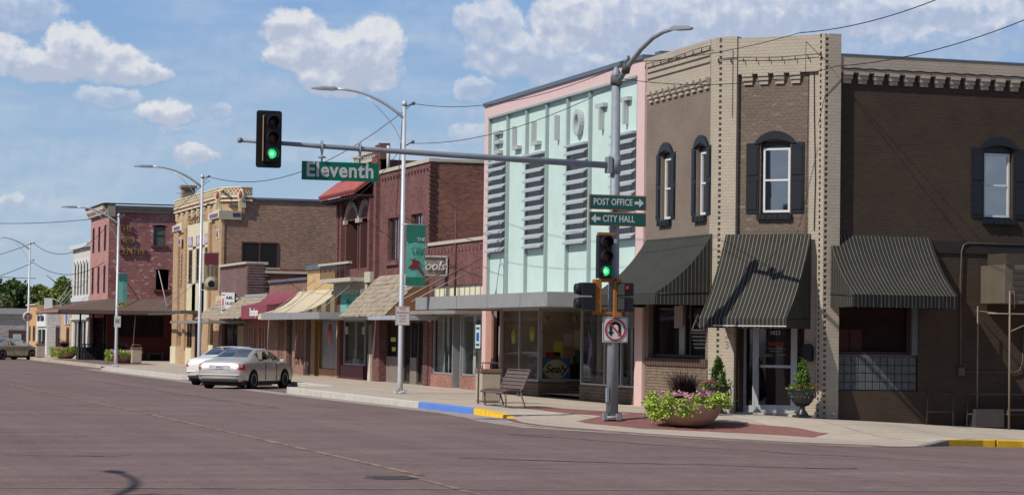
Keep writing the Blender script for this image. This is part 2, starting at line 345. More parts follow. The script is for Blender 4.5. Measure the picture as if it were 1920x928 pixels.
# ---- colours
M_ = {}
W_TRIM = mat('white_trim', (.62, .62, .6), .5, var=.06)
DK = mat('dark_interior', (.022, .02, .018), .9)
BLACK = mat('black_paint', (.012, .013, .015), .45, var=.1)
GALV = mat('galvanised_steel', (.25, .275, .30), .6, .2, .16, 6, bump=.1)
LAMPM = mat('aluminium_pole', (.50, .52, .54), .5, .3, .08, 4)
ALU = mat('aluminium_frame', (.45, .46, .47), .4, .6, .06)
GLS = glass('shop_glass'); GLD = glass('upper_glass', (.32, .36, .38), .5)
FARG = glass('far_glass', (.35, .35, .35), .10)
CONC = mat('concrete', (.40, .36, .30), .9, 0, .14, 1.5, .25, 60, dirt=((.24, .21, .18), 7, .68))
TAR = mat('roofing_felt', (.12, .12, .12), .95)
METCAP = mat('metal_coping', (.16, .19, .23), .5, .5, .12)
# ------------------------------------------------------------ ground
def clamp(v, a=0., b=1.): return max(a, min(b, v))
def zr(X, Y):
    z = -.15-.03*min(max(X-16, 0), 14)*clamp((56-Y)/8)
    return z-.05*clamp((Y-56)/20)
def segd(px, py, ax, ay, bx, by):
    t = clamp(((px-ax)*(bx-ax)+(py-ay)*(by-ay))/((bx-ax)**2+(by-ay)**2)); return math.hypot(px-ax-t*(bx-ax), py-ay-t*(by-ay))
def bdist(X, Y): return min(segd(X, Y, 21.7, 53, 21.7, 400), segd(X, Y, 21.7, 53, 23.6, 51.1), segd(X, Y, 23.6, 51.1, 60, 51.1))
def inside(X, Y): return (X > 21.7 and Y > 53) or (Y > 51.1 and X > 23.6) or (X > 21.7 and Y > 51.1 and X+Y > 74.7)
def sw(X, Y):
    B = -.047*clamp(X-22, 0, 12)*clamp((56-Y)/4)
    K = (zr(X, Y)+.012+.13*clamp((X-22.0)/1.2))*clamp((55-Y)/4.5)
    t = 0 if inside(X, Y) else clamp((bdist(X, Y)-2.0)/4.0)
    return B+(K-B)*t*t*(3-2*t)
def clip(poly, axis, v, keep):
    out = []
    for i in range(len(poly)):
        p, q = poly[i], poly[(i+1) % len(poly)]; a, b = (p[axis]-v)*keep, (q[axis]-v)*keep
        if a >= 0: out.append(p)
        if (a > 0 and b < 0) or (a < 0 and b > 0):
            t = a/(a-b); out.append((p[0]+(q[0]-p[0])*t, p[1]+(q[1]-p[1])*t))
    return out
def sheet(poly, h, off, cx, cy):
    mb = MB(); xs = [p[0] for p in poly]; ys = [p[1] for p in poly]
    def cuts(lo, hi, c):
        L = [lo]
        while L[-1]+c < hi: L.append(L[-1]+c)
        return L+[hi]
    X = cuts(min(xs), max(xs), cx); Y = cuts(min(ys), max(ys), cy)
    for i in range(len(X)-1):
        s1 = clip(clip(poly, 0, X[i], 1), 0, X[i+1], -1)
        if len(s1) < 3: continue
        for j in range(len(Y)-1):
            s2 = clip(clip(s1, 1, Y[j], 1), 1, Y[j+1], -1)
            q = []
            for p in s2:
                if not q or abs(p[0]-q[-1][0])+abs(p[1]-q[-1][1]) > 1e-5: q.append(p)
            if len(q) > 1 and abs(q[0][0]-q[-1][0])+abs(q[0][1]-q[-1][1]) < 1e-5: q.pop()
            if len(q) < 3: continue
            A = sum(q[k][0]*q[(k+1) % len(q)][1]-q[(k+1) % len(q)][0]*q[k][1] for k in range(len(q)))
            if abs(A) < 1e-6: continue
            if A < 0: q = q[::-1]
            mb.face([(x, y, h(x, y)+off) for x, y in q])
    return mb

def paving(name, c1, c2, mortar, w, h, ms, var=.12, rot=0, tracks=False, wear=None, offset=.5, rough=.9):
    m = bpy.data.materials.new(name); m.use_nodes = True; nt = m.node_tree; N = nt.nodes; L = nt.links; b = N['Principled BSDF']; b.inputs['Roughness'].default_value = rough; b.inputs['Specular IOR Level'].default_value = .2
    g = N.new('ShaderNodeNewGeometry'); mp = N.new('ShaderNodeMapping'); L.new(g.outputs['Position'], mp.inputs[0]); mp.inputs['Rotation'].default_value = (0, 0, rot)
    mp.inputs['Scale'].default_value = (1, 1, 0)
    br = N.new('ShaderNodeTexBrick'); br.offset = offset; L.new(mp.outputs[0], br.inputs[0]); br.inputs['Scale'].default_value = 1; br.inputs['Brick Width'].default_value = w; br.inputs['Row Height'].default_value = h
    br.inputs['Mortar Size'].default_value = ms; br.inputs['Mortar Smooth'].default_value = .2
    for k, c in (('Color1', c1), ('Color2', c2), ('Mortar', mortar)): br.inputs[k].default_value = (*c, 1)
    o = br.outputs[0]
    def mul(vec, sc, det, a, d, lo=.3, hi=.7):
        nonlocal o
        t = N.new('ShaderNodeTexNoise'); t.inputs['Scale'].default_value = sc; t.inputs['Detail'].default_value = det; t.inputs['Roughness'].default_value = .7; L.new(vec, t.inputs[0])
        r = N.new('ShaderNodeMapRange'); L.new(t.outputs['Fac'], r.inputs[0]); r.inputs[1].default_value = lo; r.inputs[2].default_value = hi; r.inputs[3].default_value = a; r.inputs[4].default_value = d
        x = N.new('ShaderNodeMix'); x.data_type = 'RGBA'; x.blend_type = 'MULTIPLY'; x.inputs[0].default_value = 1; L.new(o, x.inputs[6]); L.new(r.outputs[0], x.inputs[7]); o = x.outputs[2]
    mul(g.outputs['Position'], .35, 8, 1-var, 1+var); mul(g.outputs['Position'], 5, 8, 1-var*.7, 1+var*.7)
    if tracks:
        for sc, a in (((.05, 1.4, 0), .13), ((1.1, .03, 0), .13), ((.6, 9, 0), .12), ((.18, .3, 0), .12)):
            mq = N.new('ShaderNodeMapping'); L.new(g.outputs['Position'], mq.inputs[0]); mq.inputs['Scale'].default_value = sc; mul(mq.outputs[0], 1, 5, 1-a, 1+a)
        mul(g.outputs['Position'], 14, 3, .84, 1.16)
    if wear:
        t = N.new('ShaderNodeTexNoise'); t.inputs['Scale'].default_value = wear[1]; t.inputs['Detail'].default_value = 9; t.inputs['Roughness'].default_value = .75; L.new(g.outputs['Position'], t.inputs[0])
        r = N.new('ShaderNodeMapRange'); L.new(t.outputs['Fac'], r.inputs[0]); r.inputs[1].default_value = wear[2]; r.inputs[2].default_value = wear[2]+.1
        x = N.new('ShaderNodeMix'); x.data_type = 'RGBA'; L.new(r.outputs[0], x.inputs[0]); L.new(o, x.inputs[6]); x.inputs[7].default_value = (*wear[0], 1); o = x.outputs[2]
    L.new(o, b.inputs['Base Color'])
    bp = N.new('ShaderNodeBump'); bp.inputs['Strength'].default_value = .5; bp.inputs['Distance'].default_value = .008; bp.invert = True; L.new(br.outputs['Fac'], bp.inputs['Height']); L.new(bp.outputs[0], b.inputs['Normal'])
    return m
ROADM = paving('brick_street', (.212, .139, .128), (.163, .115, .108), (.150, .116, .110), .21, .10, .008, .13, 0, True, ((.25, .17, .165), .9, .66))
WALKM = paving('sidewalk_concrete', (.47, .40, .325), (.43, .36, .29), (.24, .2, .165), 1.5, 1.5, .02, .12, 0, False, ((.52, .46, .39), .8, .6), 0)
REDM = paving('red_paver', (.28, .12, .105), (.22, .095, .085), (.20, .12, .10), .2, .1, .006, .12, 0)
CURBM = mat('kerb_concrete', (.50, .47, .42), .9, var=.15, scale=3, dirt=((.26, .24, .21), 2.6, .62), bump=.2)
G = MB(); GX = [-1500, -300, -60, -20, 0, 8, 16]+[18+2*i for i in range(7)]+[40, 80, 300, 1500]; GY = [-1500, -300, -40, 0, 20, 30, 40, 44, 48, 50, 52, 54, 56, 60, 66, 76, 100, 200, 500, 3000]
for i in range(len(GX)-1):
    for j in range(len(GY)-1): G.face([(x, y, zr(x, y)) for x, y in ((GX[i], GY[j]), (GX[i+1], GY[j]), (GX[i+1], GY[j+1]), (GX[i], GY[j+1]))])
tag(G.build('road', ROADM), kind='structure')
EDGE = [(16.4, 122.3), (16.42, 98), (18.45, 96), (18.45, 79), (18.2, 78.3), (16.42, 76.6), (16.42, 56), (16.40, 53.2), (16.3, 52.2), (15.95, 51.2), (15.6, 49.9), (15.5, 48.4), (15.65, 47.0), (16.25, 45.3), (16.98, 43.9), (17.95, 42.7), (19.1, 41.95), (20.3, 41.75), (21.3, 42.2), (22.1, 42.9), (23.0, 43.75), (24.0, 44.15), (25, 44.3), (60, 44.3)]
poly = [(16.9, 122.8)]+EDGE+[(60, 56), (60, 122.8)]
near = clip(poly, 1, 60, -1); far = clip(poly, 1, 60, 1)
def sidewalk_mb():
    a = sheet(near, sw, 0, 1., 1.); b = sheet(far, sw, 0, 60, 10)
    me = bpy.data.meshes.new('x'); b.b.to_mesh(me); a.b.from_mesh(me); return a
tag(sidewalk_mb().build('sidewalk', WALKM), kind='structure')
s = sheet([(17.3, 122.8), (60, 122.8), (60, 420), (17.3, 420)], lambda x, y: -.004, 0, 60, 50); s.b.faces.ensure_lookup_table()
s.box(17.2, 17.32, 122.9, 420, -.25, -.003)
tag(s.build('sidewalk', WALKM), kind='structure')
# painted and red brick bands
def flat(name, pts, h, off, m): tag(sheet(pts, h, off, 1., 1.).build(name, m), kind='structure')
flat('paving', [(17.28, 50.42), (18.31, 51.5), (19.24, 50.6), (20.7, 48.75), (21.95, 46.95), (20.95, 45.9), (19.92, 46.85), (18.04, 48.25)], sw, .004, REDM)
flat('paving', [(17.6, 56.4), (18.5, 56.2), (19.9, 51.0), (19.3, 50.7), (18.35, 51.6), (17.9, 53.0)], sw, .004, REDM)
flat('paving', [(15.98, 51.5), (16.2, 51.35), (15.95, 49.9), (15.9, 48.4), (16.05, 47.2), (16.6, 45.7), (17.3, 44.3), (18.2, 43.25), (19.2, 42.6), (20.6, 42.4), (20.75, 42.05), (19.15, 42.15), (18.05, 42.9), (17.1, 44.1), (16.42, 45.4), (15.82, 47.05), (15.68, 48.4), (15.75, 49.9)], sw, .004, REDM)
flat('paving', [(17.35, 126), (20.2, 127), (20.2, 146), (17.35, 150)], lambda x, y: 0, .004, mat('side_paving', (.17, .115, .118), .9, var=.15))
GUTM = mat('gutter_concrete', (.33, .28, .25), .9, var=.2, dirt=((.2, .14, .14), 2, .55))
flat('road_gutter', [(15.75, 123), (15.8, 56), (15.5, 53), (15.2, 50.9), (15.1, 49.2), (15.1, 47.2), (15.9, 45.0), (16.7, 43.5), (17.9, 42.2), (19.2, 41.5), (20.3, 41.3), (20.3, 42.2), (17.9, 43.5), (16.6, 46), (16.3, 50), (16.42, 53), (16.42, 123)], zr, .005, GUTM)
LINEY = mat('faded_yellow_paint', (.30, .225, .14), .9, var=.2, dirt=((.17, .115, .105), 2.5, .46))
LINEW = mat('faded_white_paint', (.27, .21, .20), .9, var=.2, dirt=((.17, .115, .105), 3, .5))
flat('road_marking', [(8.42, 31), (8.54, 31), (8.7, 110), (8.58, 110)], zr, .006, LINEY)
flat('road_marking', [(8.05, 26.5), (8.17, 26.5), (8.36, 31), (8.24, 31)], zr, .006, LINEY)
flat('road_marking', [(-2, 29.55), (15.4, 27.0), (15.4, 27.1), (-2, 29.66)], zr, .006, LINEW)
# tar seams and cracks in the street
def seam(pts, w, seed):
    rn = random.Random(seed); P = []
    for a, b in zip(pts, pts[1:]):
        n = max(2, int(math.hypot(b[0]-a[0], b[1]-a[1])/.6))
        for k in range(n): f = k/n; P.append((a[0]+(b[0]-a[0])*f+rn.gauss(0, .05), a[1]+(b[1]-a[1])*f+rn.gauss(0, .12)))
    P.append(pts[-1]); mb = MB()
    for a, b in zip(P, P[1:]):
        ww = w*(.5+rn.random()); mb.face([(a[0]-ww, a[1]-ww*2, zr(*a)+.007), (b[0]-ww, b[1]-ww*2, zr(*b)+.007), (b[0]+ww, b[1]+ww*2, zr(*b)+.007), (a[0]+ww, a[1]+ww*2, zr(*a)+.007)])
    tag(mb.build('road_crack', mat('tar_seam', (.12, .085, .08), .8, var=.3)), kind='structure')
for k, (pts, w) in enumerate((([(10.2, 35.5), (12.3, 34.0), (14.6, 32.6), (15.5, 32.3)], .02), ([(3.5, 36.5), (4.6, 36.2), (5.4, 36.3)], .02), ([(12.5, 60), (12.6, 75), (12.4, 95)], .02), ([(13.8, 44), (15.0, 40), (16.5, 37), (19, 35.5)], .018))): seam(pts, w, k)
# kerbs
def kerb(pts, m, w=.15, name='kerb', h=None):
    mb = MB(); n = len(pts)
    def nrm(i):
        a = Vector(pts[max(i-1, 0)]); b = Vector(pts[min(i+1, n-1)]); t = (b-a).normalized(); return Vector((-t.y, t.x))*-1
    q = []
    for i, p in enumerate(pts):
        nn = nrm(i); z = sw(*p)+.004; o = Vector(p)-nn*-.0; inn = Vector(p)-nn*w
        out = Vector(p)+nn*.012; zb = zr(*p)-.05
        q.append([(out.x, out.y, zb), (out.x, out.y, z-.02), (p[0], p[1], z), (inn.x, inn.y, z), (inn.x, inn.y, zb)])
    for a, b in zip(q, q[1:]):
        for k in range(5): mb.face([a[k], a[(k+1) % 5], b[(k+1) % 5], b[k]])
    mb.face(q[0]); mb.face(q[-1][::-1])
    return tag(mb.build(name, m), kind='structure')
YEL = mat('yellow_paint', (.80, .50, .03), .7, var=.12, dirt=((.45, .36, .2), 4, .68)); BLU = mat('blue_paint', (.10, .22, .62), .7, var=.1)
segs = [60.3, 63, 66, 69, 72, 75]; seg2 = [98, 102, 108, 114, 119]
kerb([(18.2, 78.3), (16.42, 76.6), (16.42, 75.03)], CURBM); kerb([(16.42, 98), (18.45, 96), (18.45, 79), (18.2, 78.3)], CURBM)
for a, b in list(zip(segs, segs[1:]))+list(zip(seg2, seg2[1:])): kerb([(16.41, b-.03), (16.42, a)], CURBM)
kerb([(17.4, 123.0), (16.9, 122.7), (16.55, 121.8), (16.41, 119.03)][::1], CURBM)
kerb([(16.42, 60.27), (16.42, 55.3)], BLU); kerb([(16.42, 55.27), (16.42, 54.3)], YEL)
kerb([(16.42, 54.26), (16.42, 53.2), (16.3, 52.2), (16.12, 51.6)], YEL)
kerb([(21.9, 42.7), (22.4, 43.2), (23.0, 43.75)], mat('dark_kerb', (.22, .21, .19), .9)); kerb([(23.02, 43.77), (24.0, 44.15), (24.3, 44.19)], YEL); kerb([(24.36, 44.2), (25, 44.3), (34, 44.3)], YEL); kerb([(34.04, 44.3), (60, 44.3)], CURBM)
mh = MB(); mh.lathe([(.0, 0), (.33, 0), (.36, -.004)], (7.93, 30.45, zr(8, 30)+.01), 24)
for k in range(-3, 4): mh.box(7.93-.28, 7.93+.28, 30.45+k*.08-.015, 30.45+k*.08+.015, zr(8, 30)+.008, zr(8, 30)+.016)
o = mh.build('manhole_cover', mat('cast_iron', (.11, .09, .09), .7)); tag(o, 'round iron cover set in the brick street at the bottom of the photo', 'manhole cover')

# ------------------------------------------------------------ facade pieces
def reg(name, mbx, m, parent=None, **k): return mbx.build(name, m, parent, **k)
def room(parent, fr, a0, a1, z0, z1, d, depth, c=(.16, .12, .09), name='interior', m=None):
    mb = MB(); A, B = (a0, a1); e = d-depth
    for q in ([(A, e, z0), (B, e, z0), (B, e, z1), (A, e, z1)], [(A, d, z0), (B, d, z0), (B, e, z0), (A, e, z0)], [(A, d, z1), (B, d, z1), (B, e, z1), (A, e, z1)],
              [(A, d, z0), (A, e, z0), (A, e, z1), (A, d, z1)], [(B, d, z0), (B, e, z0), (B, e, z1), (B, d, z1)]): mb.face([fr(*p) for p in q])
    return mb.build(name, m or mat('room_%.2f_%.2f' % c[:2], c, .9, var=.3, scale=1.5), parent)
def pane(parent, fr, a0, a1, z0, z1, d, m=None, name='pane'):
    mb = MB(); mb.face([fr(a0, d, z0), fr(a1, d, z0), fr(a1, d, z1), fr(a0, d, z1)]); return mb.build(name, m or GLS, parent)
def sash(parent, fr, a0, a1, z0, z1, d, m=None, w=.06, mid=True, cols=1, pm=None, name='window', t=.05, curtain=None):
    """double-hung window: frame mesh with its pane as sub-part"""
    mb = MB(); m = m or W_TRIM
    mb.fb(fr, a0, a0+w, d-t, d, z0, z1); mb.fb(fr, a1-w, a1, d-t, d, z0, z1); mb.fb(fr, a0+w, a1-w, d-t, d, z1-w, z1); mb.fb(fr, a0+w, a1-w, d-t, d, z0, z0+w)
    zm = (z0+z1)/2
    if mid: mb.fb(fr, a0+w, a1-w, d-t*.9, d-.004, zm-w*.4, zm+w*.4)
    for c in range(1, cols): x = a0+(a1-a0)*c/cols; mb.fb(fr, x-w*.4, x+w*.4, d-t*.9, d-.006, z0+w, z1-w)
    f = mb.build(name, m, parent)
    pane(f, fr, a0+w, a1-w, z0+w, z1-w, d-t*.6, pm or GLD)
    if curtain:
        c = MB(); c.face([fr(a0, d-.14, z0), fr(a1, d-.14, z0), fr(a1, d-.14, z1), fr(a0, d-.14, z1)]); c.build('blind', curtain, f)
    return f
def shopfront(parent, fr, a0, a1, z0, z1, d, cols, m=None, w=.05, name='shop_window', t=.07, pm=None):
    mb = MB(); m = m or ALU
    mb.fb(fr, a0, a1, d-t, d, z0, z0+w); mb.fb(fr, a0, a1, d-t, d, z1-w, z1)
    for c in cols: mb.fb(fr, c-w/2, c+w/2, d-t, d+.002, z0+w, z1-w)
    f = mb.build(name, m, parent); pane(f, fr, a0, a1, z0+w, z1-w, d-t*.5, pm); return f
def arch_poly(a0, a1, zs, zt, n=12):
    """segmental arch line from (a0,zs) over (mid,zt) to (a1,zs)"""
    c = (a0+a1)/2; h = (a1-a0)/2; s = zt-zs; Rr = (h*h+s*s)/(2*s); zc = zt-Rr; th = math.asin(min(1, h/Rr)) if zs >= zc else math.pi-math.asin(min(1, h/Rr))
    return [(c+Rr*math.sin(t), zc+Rr*math.cos(t)) for t in [(-th+2*th*k/n) for k in range(n+1)]]
def hood(parent, fr, a0, a1, zs, zt, w, d0, d1, m, name='window_hood'):
    inn = arch_poly(a0, a1, zs, zt-w); out = arch_poly(a0-w*.5, a1+w*.5, zs, zt)
    mb = MB()
    for k in range(len(inn)-1):
        q = [inn[k], inn[k+1], out[k+1], out[k]]
        mb.hexa([fr(a, d0, z) for a, z in q]+[fr(a, d1, z) for a, z in q])
    return mb.build(name, m, parent)
def corbels(mb, fr, a0, a1, step, w, d, z, h=.095, dep=.13):
    a = a0
    while a+w <= a1+.01:
        for k in range(3): mb.fb(fr, a+(.02 if k == 2 else 0), a+w-(.02 if k == 2 else 0), d-.01, d+dep*(1-k*.28), z-h*(k+1)+.004, z-h*k)
        a += step
def letters_part(*a, **k): return text('lettering', *a, **k)

def awning(fr, a0, a1, zt, P, zf, zv, m, me, mv, label, root_loc, flare=0., shift=0., group=None, cap=None):
    """sloped cloth awning: slope, two ends, scalloped valance"""
    t = empty('awning', root_loc, label, 'awning', group)
    A0, A1 = a0+shift-flare, a1+shift+flare; th = .012
    s = MB(); n = 10
    for i in range(n):
        f0, f1 = i/n, (i+1)/n
        def row(f, side): sag = -.13*P*math.sin(math.pi*f**.8); return fr((a0+(A0-a0)*f) if side == 0 else (a1+(A1-a1)*f), P*f, zt+(zf-zt)*f+sag)
        s.face([row(f0, 0), row(f0, 1), row(f1, 1), row(f1, 0)])
    s.build('awning_cloth', m, t, smooth=True)
    v = MB(); k = max(4, int((A1-A0)/.045)); 
    for i in range(k):
        x0, x1 = A0+(A1-A0)*i/k, A0+(A1-A0)*(i+1)/k; y = lambda x: zv+.022*abs(math.sin(math.pi*(x-A0)/.135))
        v.face([fr(x0, P+.004, zf-.001), fr(x1, P+.004, zf-.001), fr(x1, P+.006+.008*math.sin(x1*30), y(x1)), fr(x0, P+.006+.008*math.sin(x0*30), y(x0))])
    v.build('valance', mv or m, t)
    for sd, (b, e_) in enumerate(((a0, A0), (a1, A1))):
        q = MB()
        for i in range(n): (f0, f1) = (i/n, (i+1)/n); g_ = lambda f: fr(b+(e_-b)*f, P*f, zt+(zf-zt)*f-.13*P*math.sin(math.pi*f**.8)); h_ = lambda f: fr(b+(e_-b)*f, P*f, zv+.01); q.face([g_(f0), g_(f1), h_(f1), h_(f0)])
        q.build('side_panel', me, t)
    r = MB(); 
    for b, e_ in ((a0, A0), (a1, A1)):
        r.tube([fr(b, 0.02, zf+.02), fr(e_, P-.03, zf-.03)], .015, 6)
    r.tube([fr(A0, P-.02, zf-.02), fr(A1, P-.02, zf-.02)], .015, 6); r.build('awning_frame', BLACK, t)
    if cap:
        r = MB(); r.fb(fr, A0+.35, A1, P+.012, P+.02, zv+.05, zv+.07); r.build('piping', W_TRIM, t)
    return t

# ------------------------------------------------------------ corner building
BE = brick('beige_painted_brick', (.405, .35, .275), (.395, .34, .267), (.38, .325, .255), var=.08, bump=.6, streak=((.52, .48, .42), .56), vscale=1.2, bvar=.05)
BR = brick('brown_painted_brick', (.165, .125, .095), (.15, .112, .086), (.13, .1, .078), var=.10, bump=.7, streak=((.46, .43, .39), .53), vscale=.8, bvar=.07)
BR_SHADED = brick('brown_brick_shaded', (.062, .043, .031), (.059, .041, .029), (.056, .039, .028), var=.2, bump=.35, bvar=.10, streak=((.075, .055, .042), .5), vscale=.8)  # the brown paint again, with the side wall's shade put into the colour
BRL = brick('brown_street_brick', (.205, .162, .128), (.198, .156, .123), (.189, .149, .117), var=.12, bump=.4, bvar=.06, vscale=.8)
BKL = mat('black_gloss_paint', (.012, .014, .017), .4, var=.1, spec=.4)
fs = street(21.7); fc = frame((21.7, 53, 0), (1, -1, 0), (-1, -1, 0)); LC = 2.687; fp = side(51.1); fr_ = side(51.26)
cb = empty('corner_building', (23.6, 53, 0), 'two-storey brown brick corner building with beige trim and a cut corner entrance', 'building')
w = MB()   # brown walls
w.wall(fs, 53.45, 57.78, -.6, 7.84, [(53.62, 57.5, 1.24, 2.95), (53.66, 54.3, 4.7, 6.42), (56.0, 56.72, 4.7, 6.42)], 0, .16)
w.build('street_wall', BRL, cb)
w = MB(); w.wall(fc, .48, 2.27, 2.3, 8.0, [(1.05, 1.8, 4.7, 6.42)], -.14, .14); w.build('entrance_wall', BR, cb)
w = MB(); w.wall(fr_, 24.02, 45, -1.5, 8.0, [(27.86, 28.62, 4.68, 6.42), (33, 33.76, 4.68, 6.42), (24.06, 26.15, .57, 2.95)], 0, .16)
w.face([(45, 51.26, -1.5), (45, 75, -1.5), (45, 75, 8.0), (45, 51.26, 8.0)]); w.build('side_wall', BR_SHADED, cb)
w = MB()   # beige parts
w.fb(fs, 53.1, 53.45, -.3, .0, -.6, 8.93)
w.fb(fs, 53.45, 57.78, -.3, .02, 8.0, 8.93); 
for z in (8.72, 8.58, 8.42): w.fb(fs, 53.45, 57.7, .02, .06, z-.04, z)
corbels(w, fs, 53.5, 57.75, .42, .26, 0, 8.03)
w.fb(fc, .1, .48, -.3, .0, -.6, 8.93)
w.fb(fc, .48, 2.57, -.4, -.04, 8.02, 8.88); w.fb(fc, 2.27, 2.57, -.4, -.12, 2.0, 8.03); w.fb(fc, 2.2, 2.57, -.4, -.12, -.6, 2.0)
corbels(w, fc, .6, 2.27, .4, .26, -.14, 8.05, dep=.12)
w.fb(fp, 23.7, 24.02, -.4, .0, -1.2, 8.9)
w.fb(fr_, 24.02, 45, -.4, .13, 8.02, 8.42); corbels(w, fr_, 24.1, 45, .4, .25, 0, 8.05, dep=.135)
# toothed brick at the two cut corners
w.fb(fs, 53.0, 53.1, -.3, 0, -.6, 8.9); w.fb(fc, 0, .03, -.3, 0, -.6, 8.92); w.fb(fc, .03, .1, -.3, -.07, -.6, 8.9)
w.fb(fc, 2.57, 2.61, -.3, -.075, -.8, 8.88); w.fb(fc, 2.54, 2.57, -.3, 0, -.8, 8.9); w.fb(fc, 2.61, 2.687, -.3, 0, -.8, 8.9); w.fb(fp, 23.6, 23.62, -.3, 0, -1, 8.9); w.fb(fp, 23.62, 23.7, -.4, -.075, -1, 8.88)
z = -.9
while z < 8.86:
    w.fb(fc, .03, .1, -.08, -.001, z, z+.062); w.fb(fc, 2.57, 2.61, -.1, -.001, z, z+.062); w.fb(fp, 23.62, 23.7, -.1, -.001, z+.066, z+.128)
    z += .132
w.build('beige_trim', BE, cb)
tr = MB(); tr.wall(fs, 53.1, 57.78, -.6, .0, (), .004); 
tr = MB()
tr.fb(fs, 53.45, 57.6, 0, .03, -.6, 1.06); tr.build('bulkhead', brick('tan_bulkhead', (.23, .17, .12), (.21, .155, .11), (.12, .09, .07), var=.08, bump=1.2), cb)
tr = MB()
for k in range(46): tr.fb(fs, 53.45+k*.09, 53.45+k*.09+.082, 0, .07+.01*(k % 2), 1.06, 1.25)
tr.build('window_sill', mat('brown_sill', (.10, .06, .045), .8), cb)
rf = MB(); rf.b.faces.ensure_lookup_table()
rf.prism([(21.8, 57.78, 7.6), (21.8, 53.2, 7.6), (23.7, 51.35, 7.6), (45, 51.35, 7.6), (45, 57.78, 7.6)], (0, 0, .1)); rf.build('roof', TAR, cb)
rb = MB(); rb.box(25.4, 25.9, 52.6, 53.2, 7.7, 8.62); rb.build('roof_vent', METCAP, cb)
pc = MB(); pc.fb(fr_, 24.04, 45, -.42, .15, 8.42, 8.45); pc.build('coping', METCAP, cb)
# first floor windows with shutters
def cwin(fr, a0, a1, d, sh=.24, lit=False):
    f = sash(cb, fr, a0+.03, a1-.03, 4.74, 6.27, d-.09, W_TRIM, .055)
    s_ = MB(); s_.fb(fr, a0, a1, d-.12, d-.08, 6.27, 6.5); s_.build('window_head', BKL, cb)
    hood(cb, fr, a0-.05, a1+.05, 6.36, 6.66, .2, d-.02, d+.06, BKL)
    g_ = MB(); g_.fb(fr, a0-.06, a1+.06, d, d+.09, 4.56, 4.7)
    for k in range(6): x = a0-.06+(a1-a0+.12)*k/6; g_.fb(fr, x+.01, x+.1, d+.085, d+.1+.01*(k % 2), 4.57, 4.68)
    g_.build('window_sill', BKL, cb)
    for x0, x1 in ((a0-sh-.05, a0-.03), (a1+.03, a1+sh+.05)):
        q = MB(); q.fb(fr, x0, x1, d+.002, d+.03, 4.72, 6.38)
        for z0, z1 in ((4.8, 5.5), (5.62, 6.3)):
            q.fb(fr, x0+.045, x1-.045, d+.03, d+.045, z0, z1)
            for zz in (z0+.015, z1-.02): q.fb(fr, x0+.03, x1-.03, d+.03, d+.05, zz-.012, zz+.012)
        q.build('shutter', BKL, cb)
cwin(fs, 53.66, 54.3, 0); cwin(fs, 56.0, 56.72, 0); cwin(fc, 1.05, 1.8, -.14, .3); cwin(fr_, 27.86, 28.62, 0, .3); cwin(fr_, 33.0, 33.76, 0, .3)
bk = MB(); bk.fb(fs, 53.4, 57.7, -1.6, -1.5, 3.2, 7.5); bk.fb(fc, .2, 2.6, -1.5, -1.4, 3.2, 7.5); bk.fb(fr_, 24.3, 44, -1.5, -1.4, 3.2, 7.5); bk.box(22, 44, 53, 57, 3.1, 3.15)
bk.build('interior', mat('room_dim', (.09, .085, .08), .9), cb)
# ground-floor street window
shopfront(cb, fs, 53.62, 57.5, 1.27, 2.95, -.12, (53.65, 54.9, 55.25, 57.47), mat('dark_bronze', (.035, .03, .028), .5), .07)
room(cb, fs, 53.5, 57.7, 1.0, 3.0, -.18, 1.3, (.045, .04, .035))
q = MB(); q.fb(fs, 55.45, 55.95, -.24, -.235, 1.3, 2.9); q.build('curtain', mat('curtain_cloth', (.6, .58, .55), .9), cb)
q = MB(); q.fb(fs, 55.5, 56.1, -.16, -.155, 2.0, 2.55); q.build('window_poster', mat('pink_paper', (.5, .40, .40), .8), cb)
tri = MB()
for k in range(3):
    P3 = [(53.95, 1.95), (54.75, 1.95), (54.35, 2.35)]; a, b = P3[k], P3[(k+1) % 3]; tri.tube([fs(a[0], -.1, a[1]), fs(b[0], -.1, b[1])], .018, 5)
tri.tube([fs(54.2, -.1, 2.0), fs(54.45, -.1, 2.2)], .02, 5); tri.build('window_logo', W_TRIM, cb)
q = MB()
for k in range(5): q.fb(fs, 53.8, 54.8-.05*k, -.1, -.098, 1.86-.09*k, 1.9-.09*k)
q.build('window_decal', mat('grey_decal', (.22, .22, .22), .7), cb)
# entrance
DG = mat('silver_door_frame', (.50, .51, .52), .4, .4, .05)
en = MB(); en.fb(fc, .48, .55, -.9, -.14, -.3, 2.35); en.fb(fc, 2.17, 2.27, -.9, -.14, -.3, 2.35); en.fb(fc, .48, 2.27, -.9, -.16, 2.3, 2.6); en.build('entrance_recess', BR_SHADED, cb)
dr = MB(); d = -.45
for a0, a1 in ((.84, .93), (1.74, 1.83)): dr.fb(fc, a0, a1, d-.05, d, 0.02, 2.12)
for z0, z1 in ((.02, .2), (1.08, 1.14), (2.03, 2.12)): dr.fb(fc, .93, 1.74, d-.05, d-.002, z0, z1)
door = dr.build('door', DG, cb); pane(door, fc, .93, 1.74, .2, 2.03, d-.02)
h_ = MB(); h_.tube([fc(.97, d+.05, .95), fc(.97, d+.05, 1.3)], .015, 6); h_.build('handle', BLACK, door)
text('lettering', '1023', fc, 1.34, d+.004, 1.9, .14, mat('sign_white', (.7, .7, .7), .6), door, .002)
text('lettering', 'MONDAY - FRIDAY', fc, 1.34, d+.004, 1.62, .06, mat('sign_white', (.7, .7, .7)), door, .001) if False else None
lg = MB(); 
for k, (x0, x1, z) in enumerate(((1.12, 1.6, 1.52), (1.2, 1.5, 1.46), (1.08, 1.28, 1.38), (1.4, 1.62, 1.38), (1.08, 1.28, 1.34))): lg.fb(fc, x0, x1, d, d+.004, z, z+.018)
lg.build('door_decal', mat('grey_decal', (.22, .22, .22), .7), door)
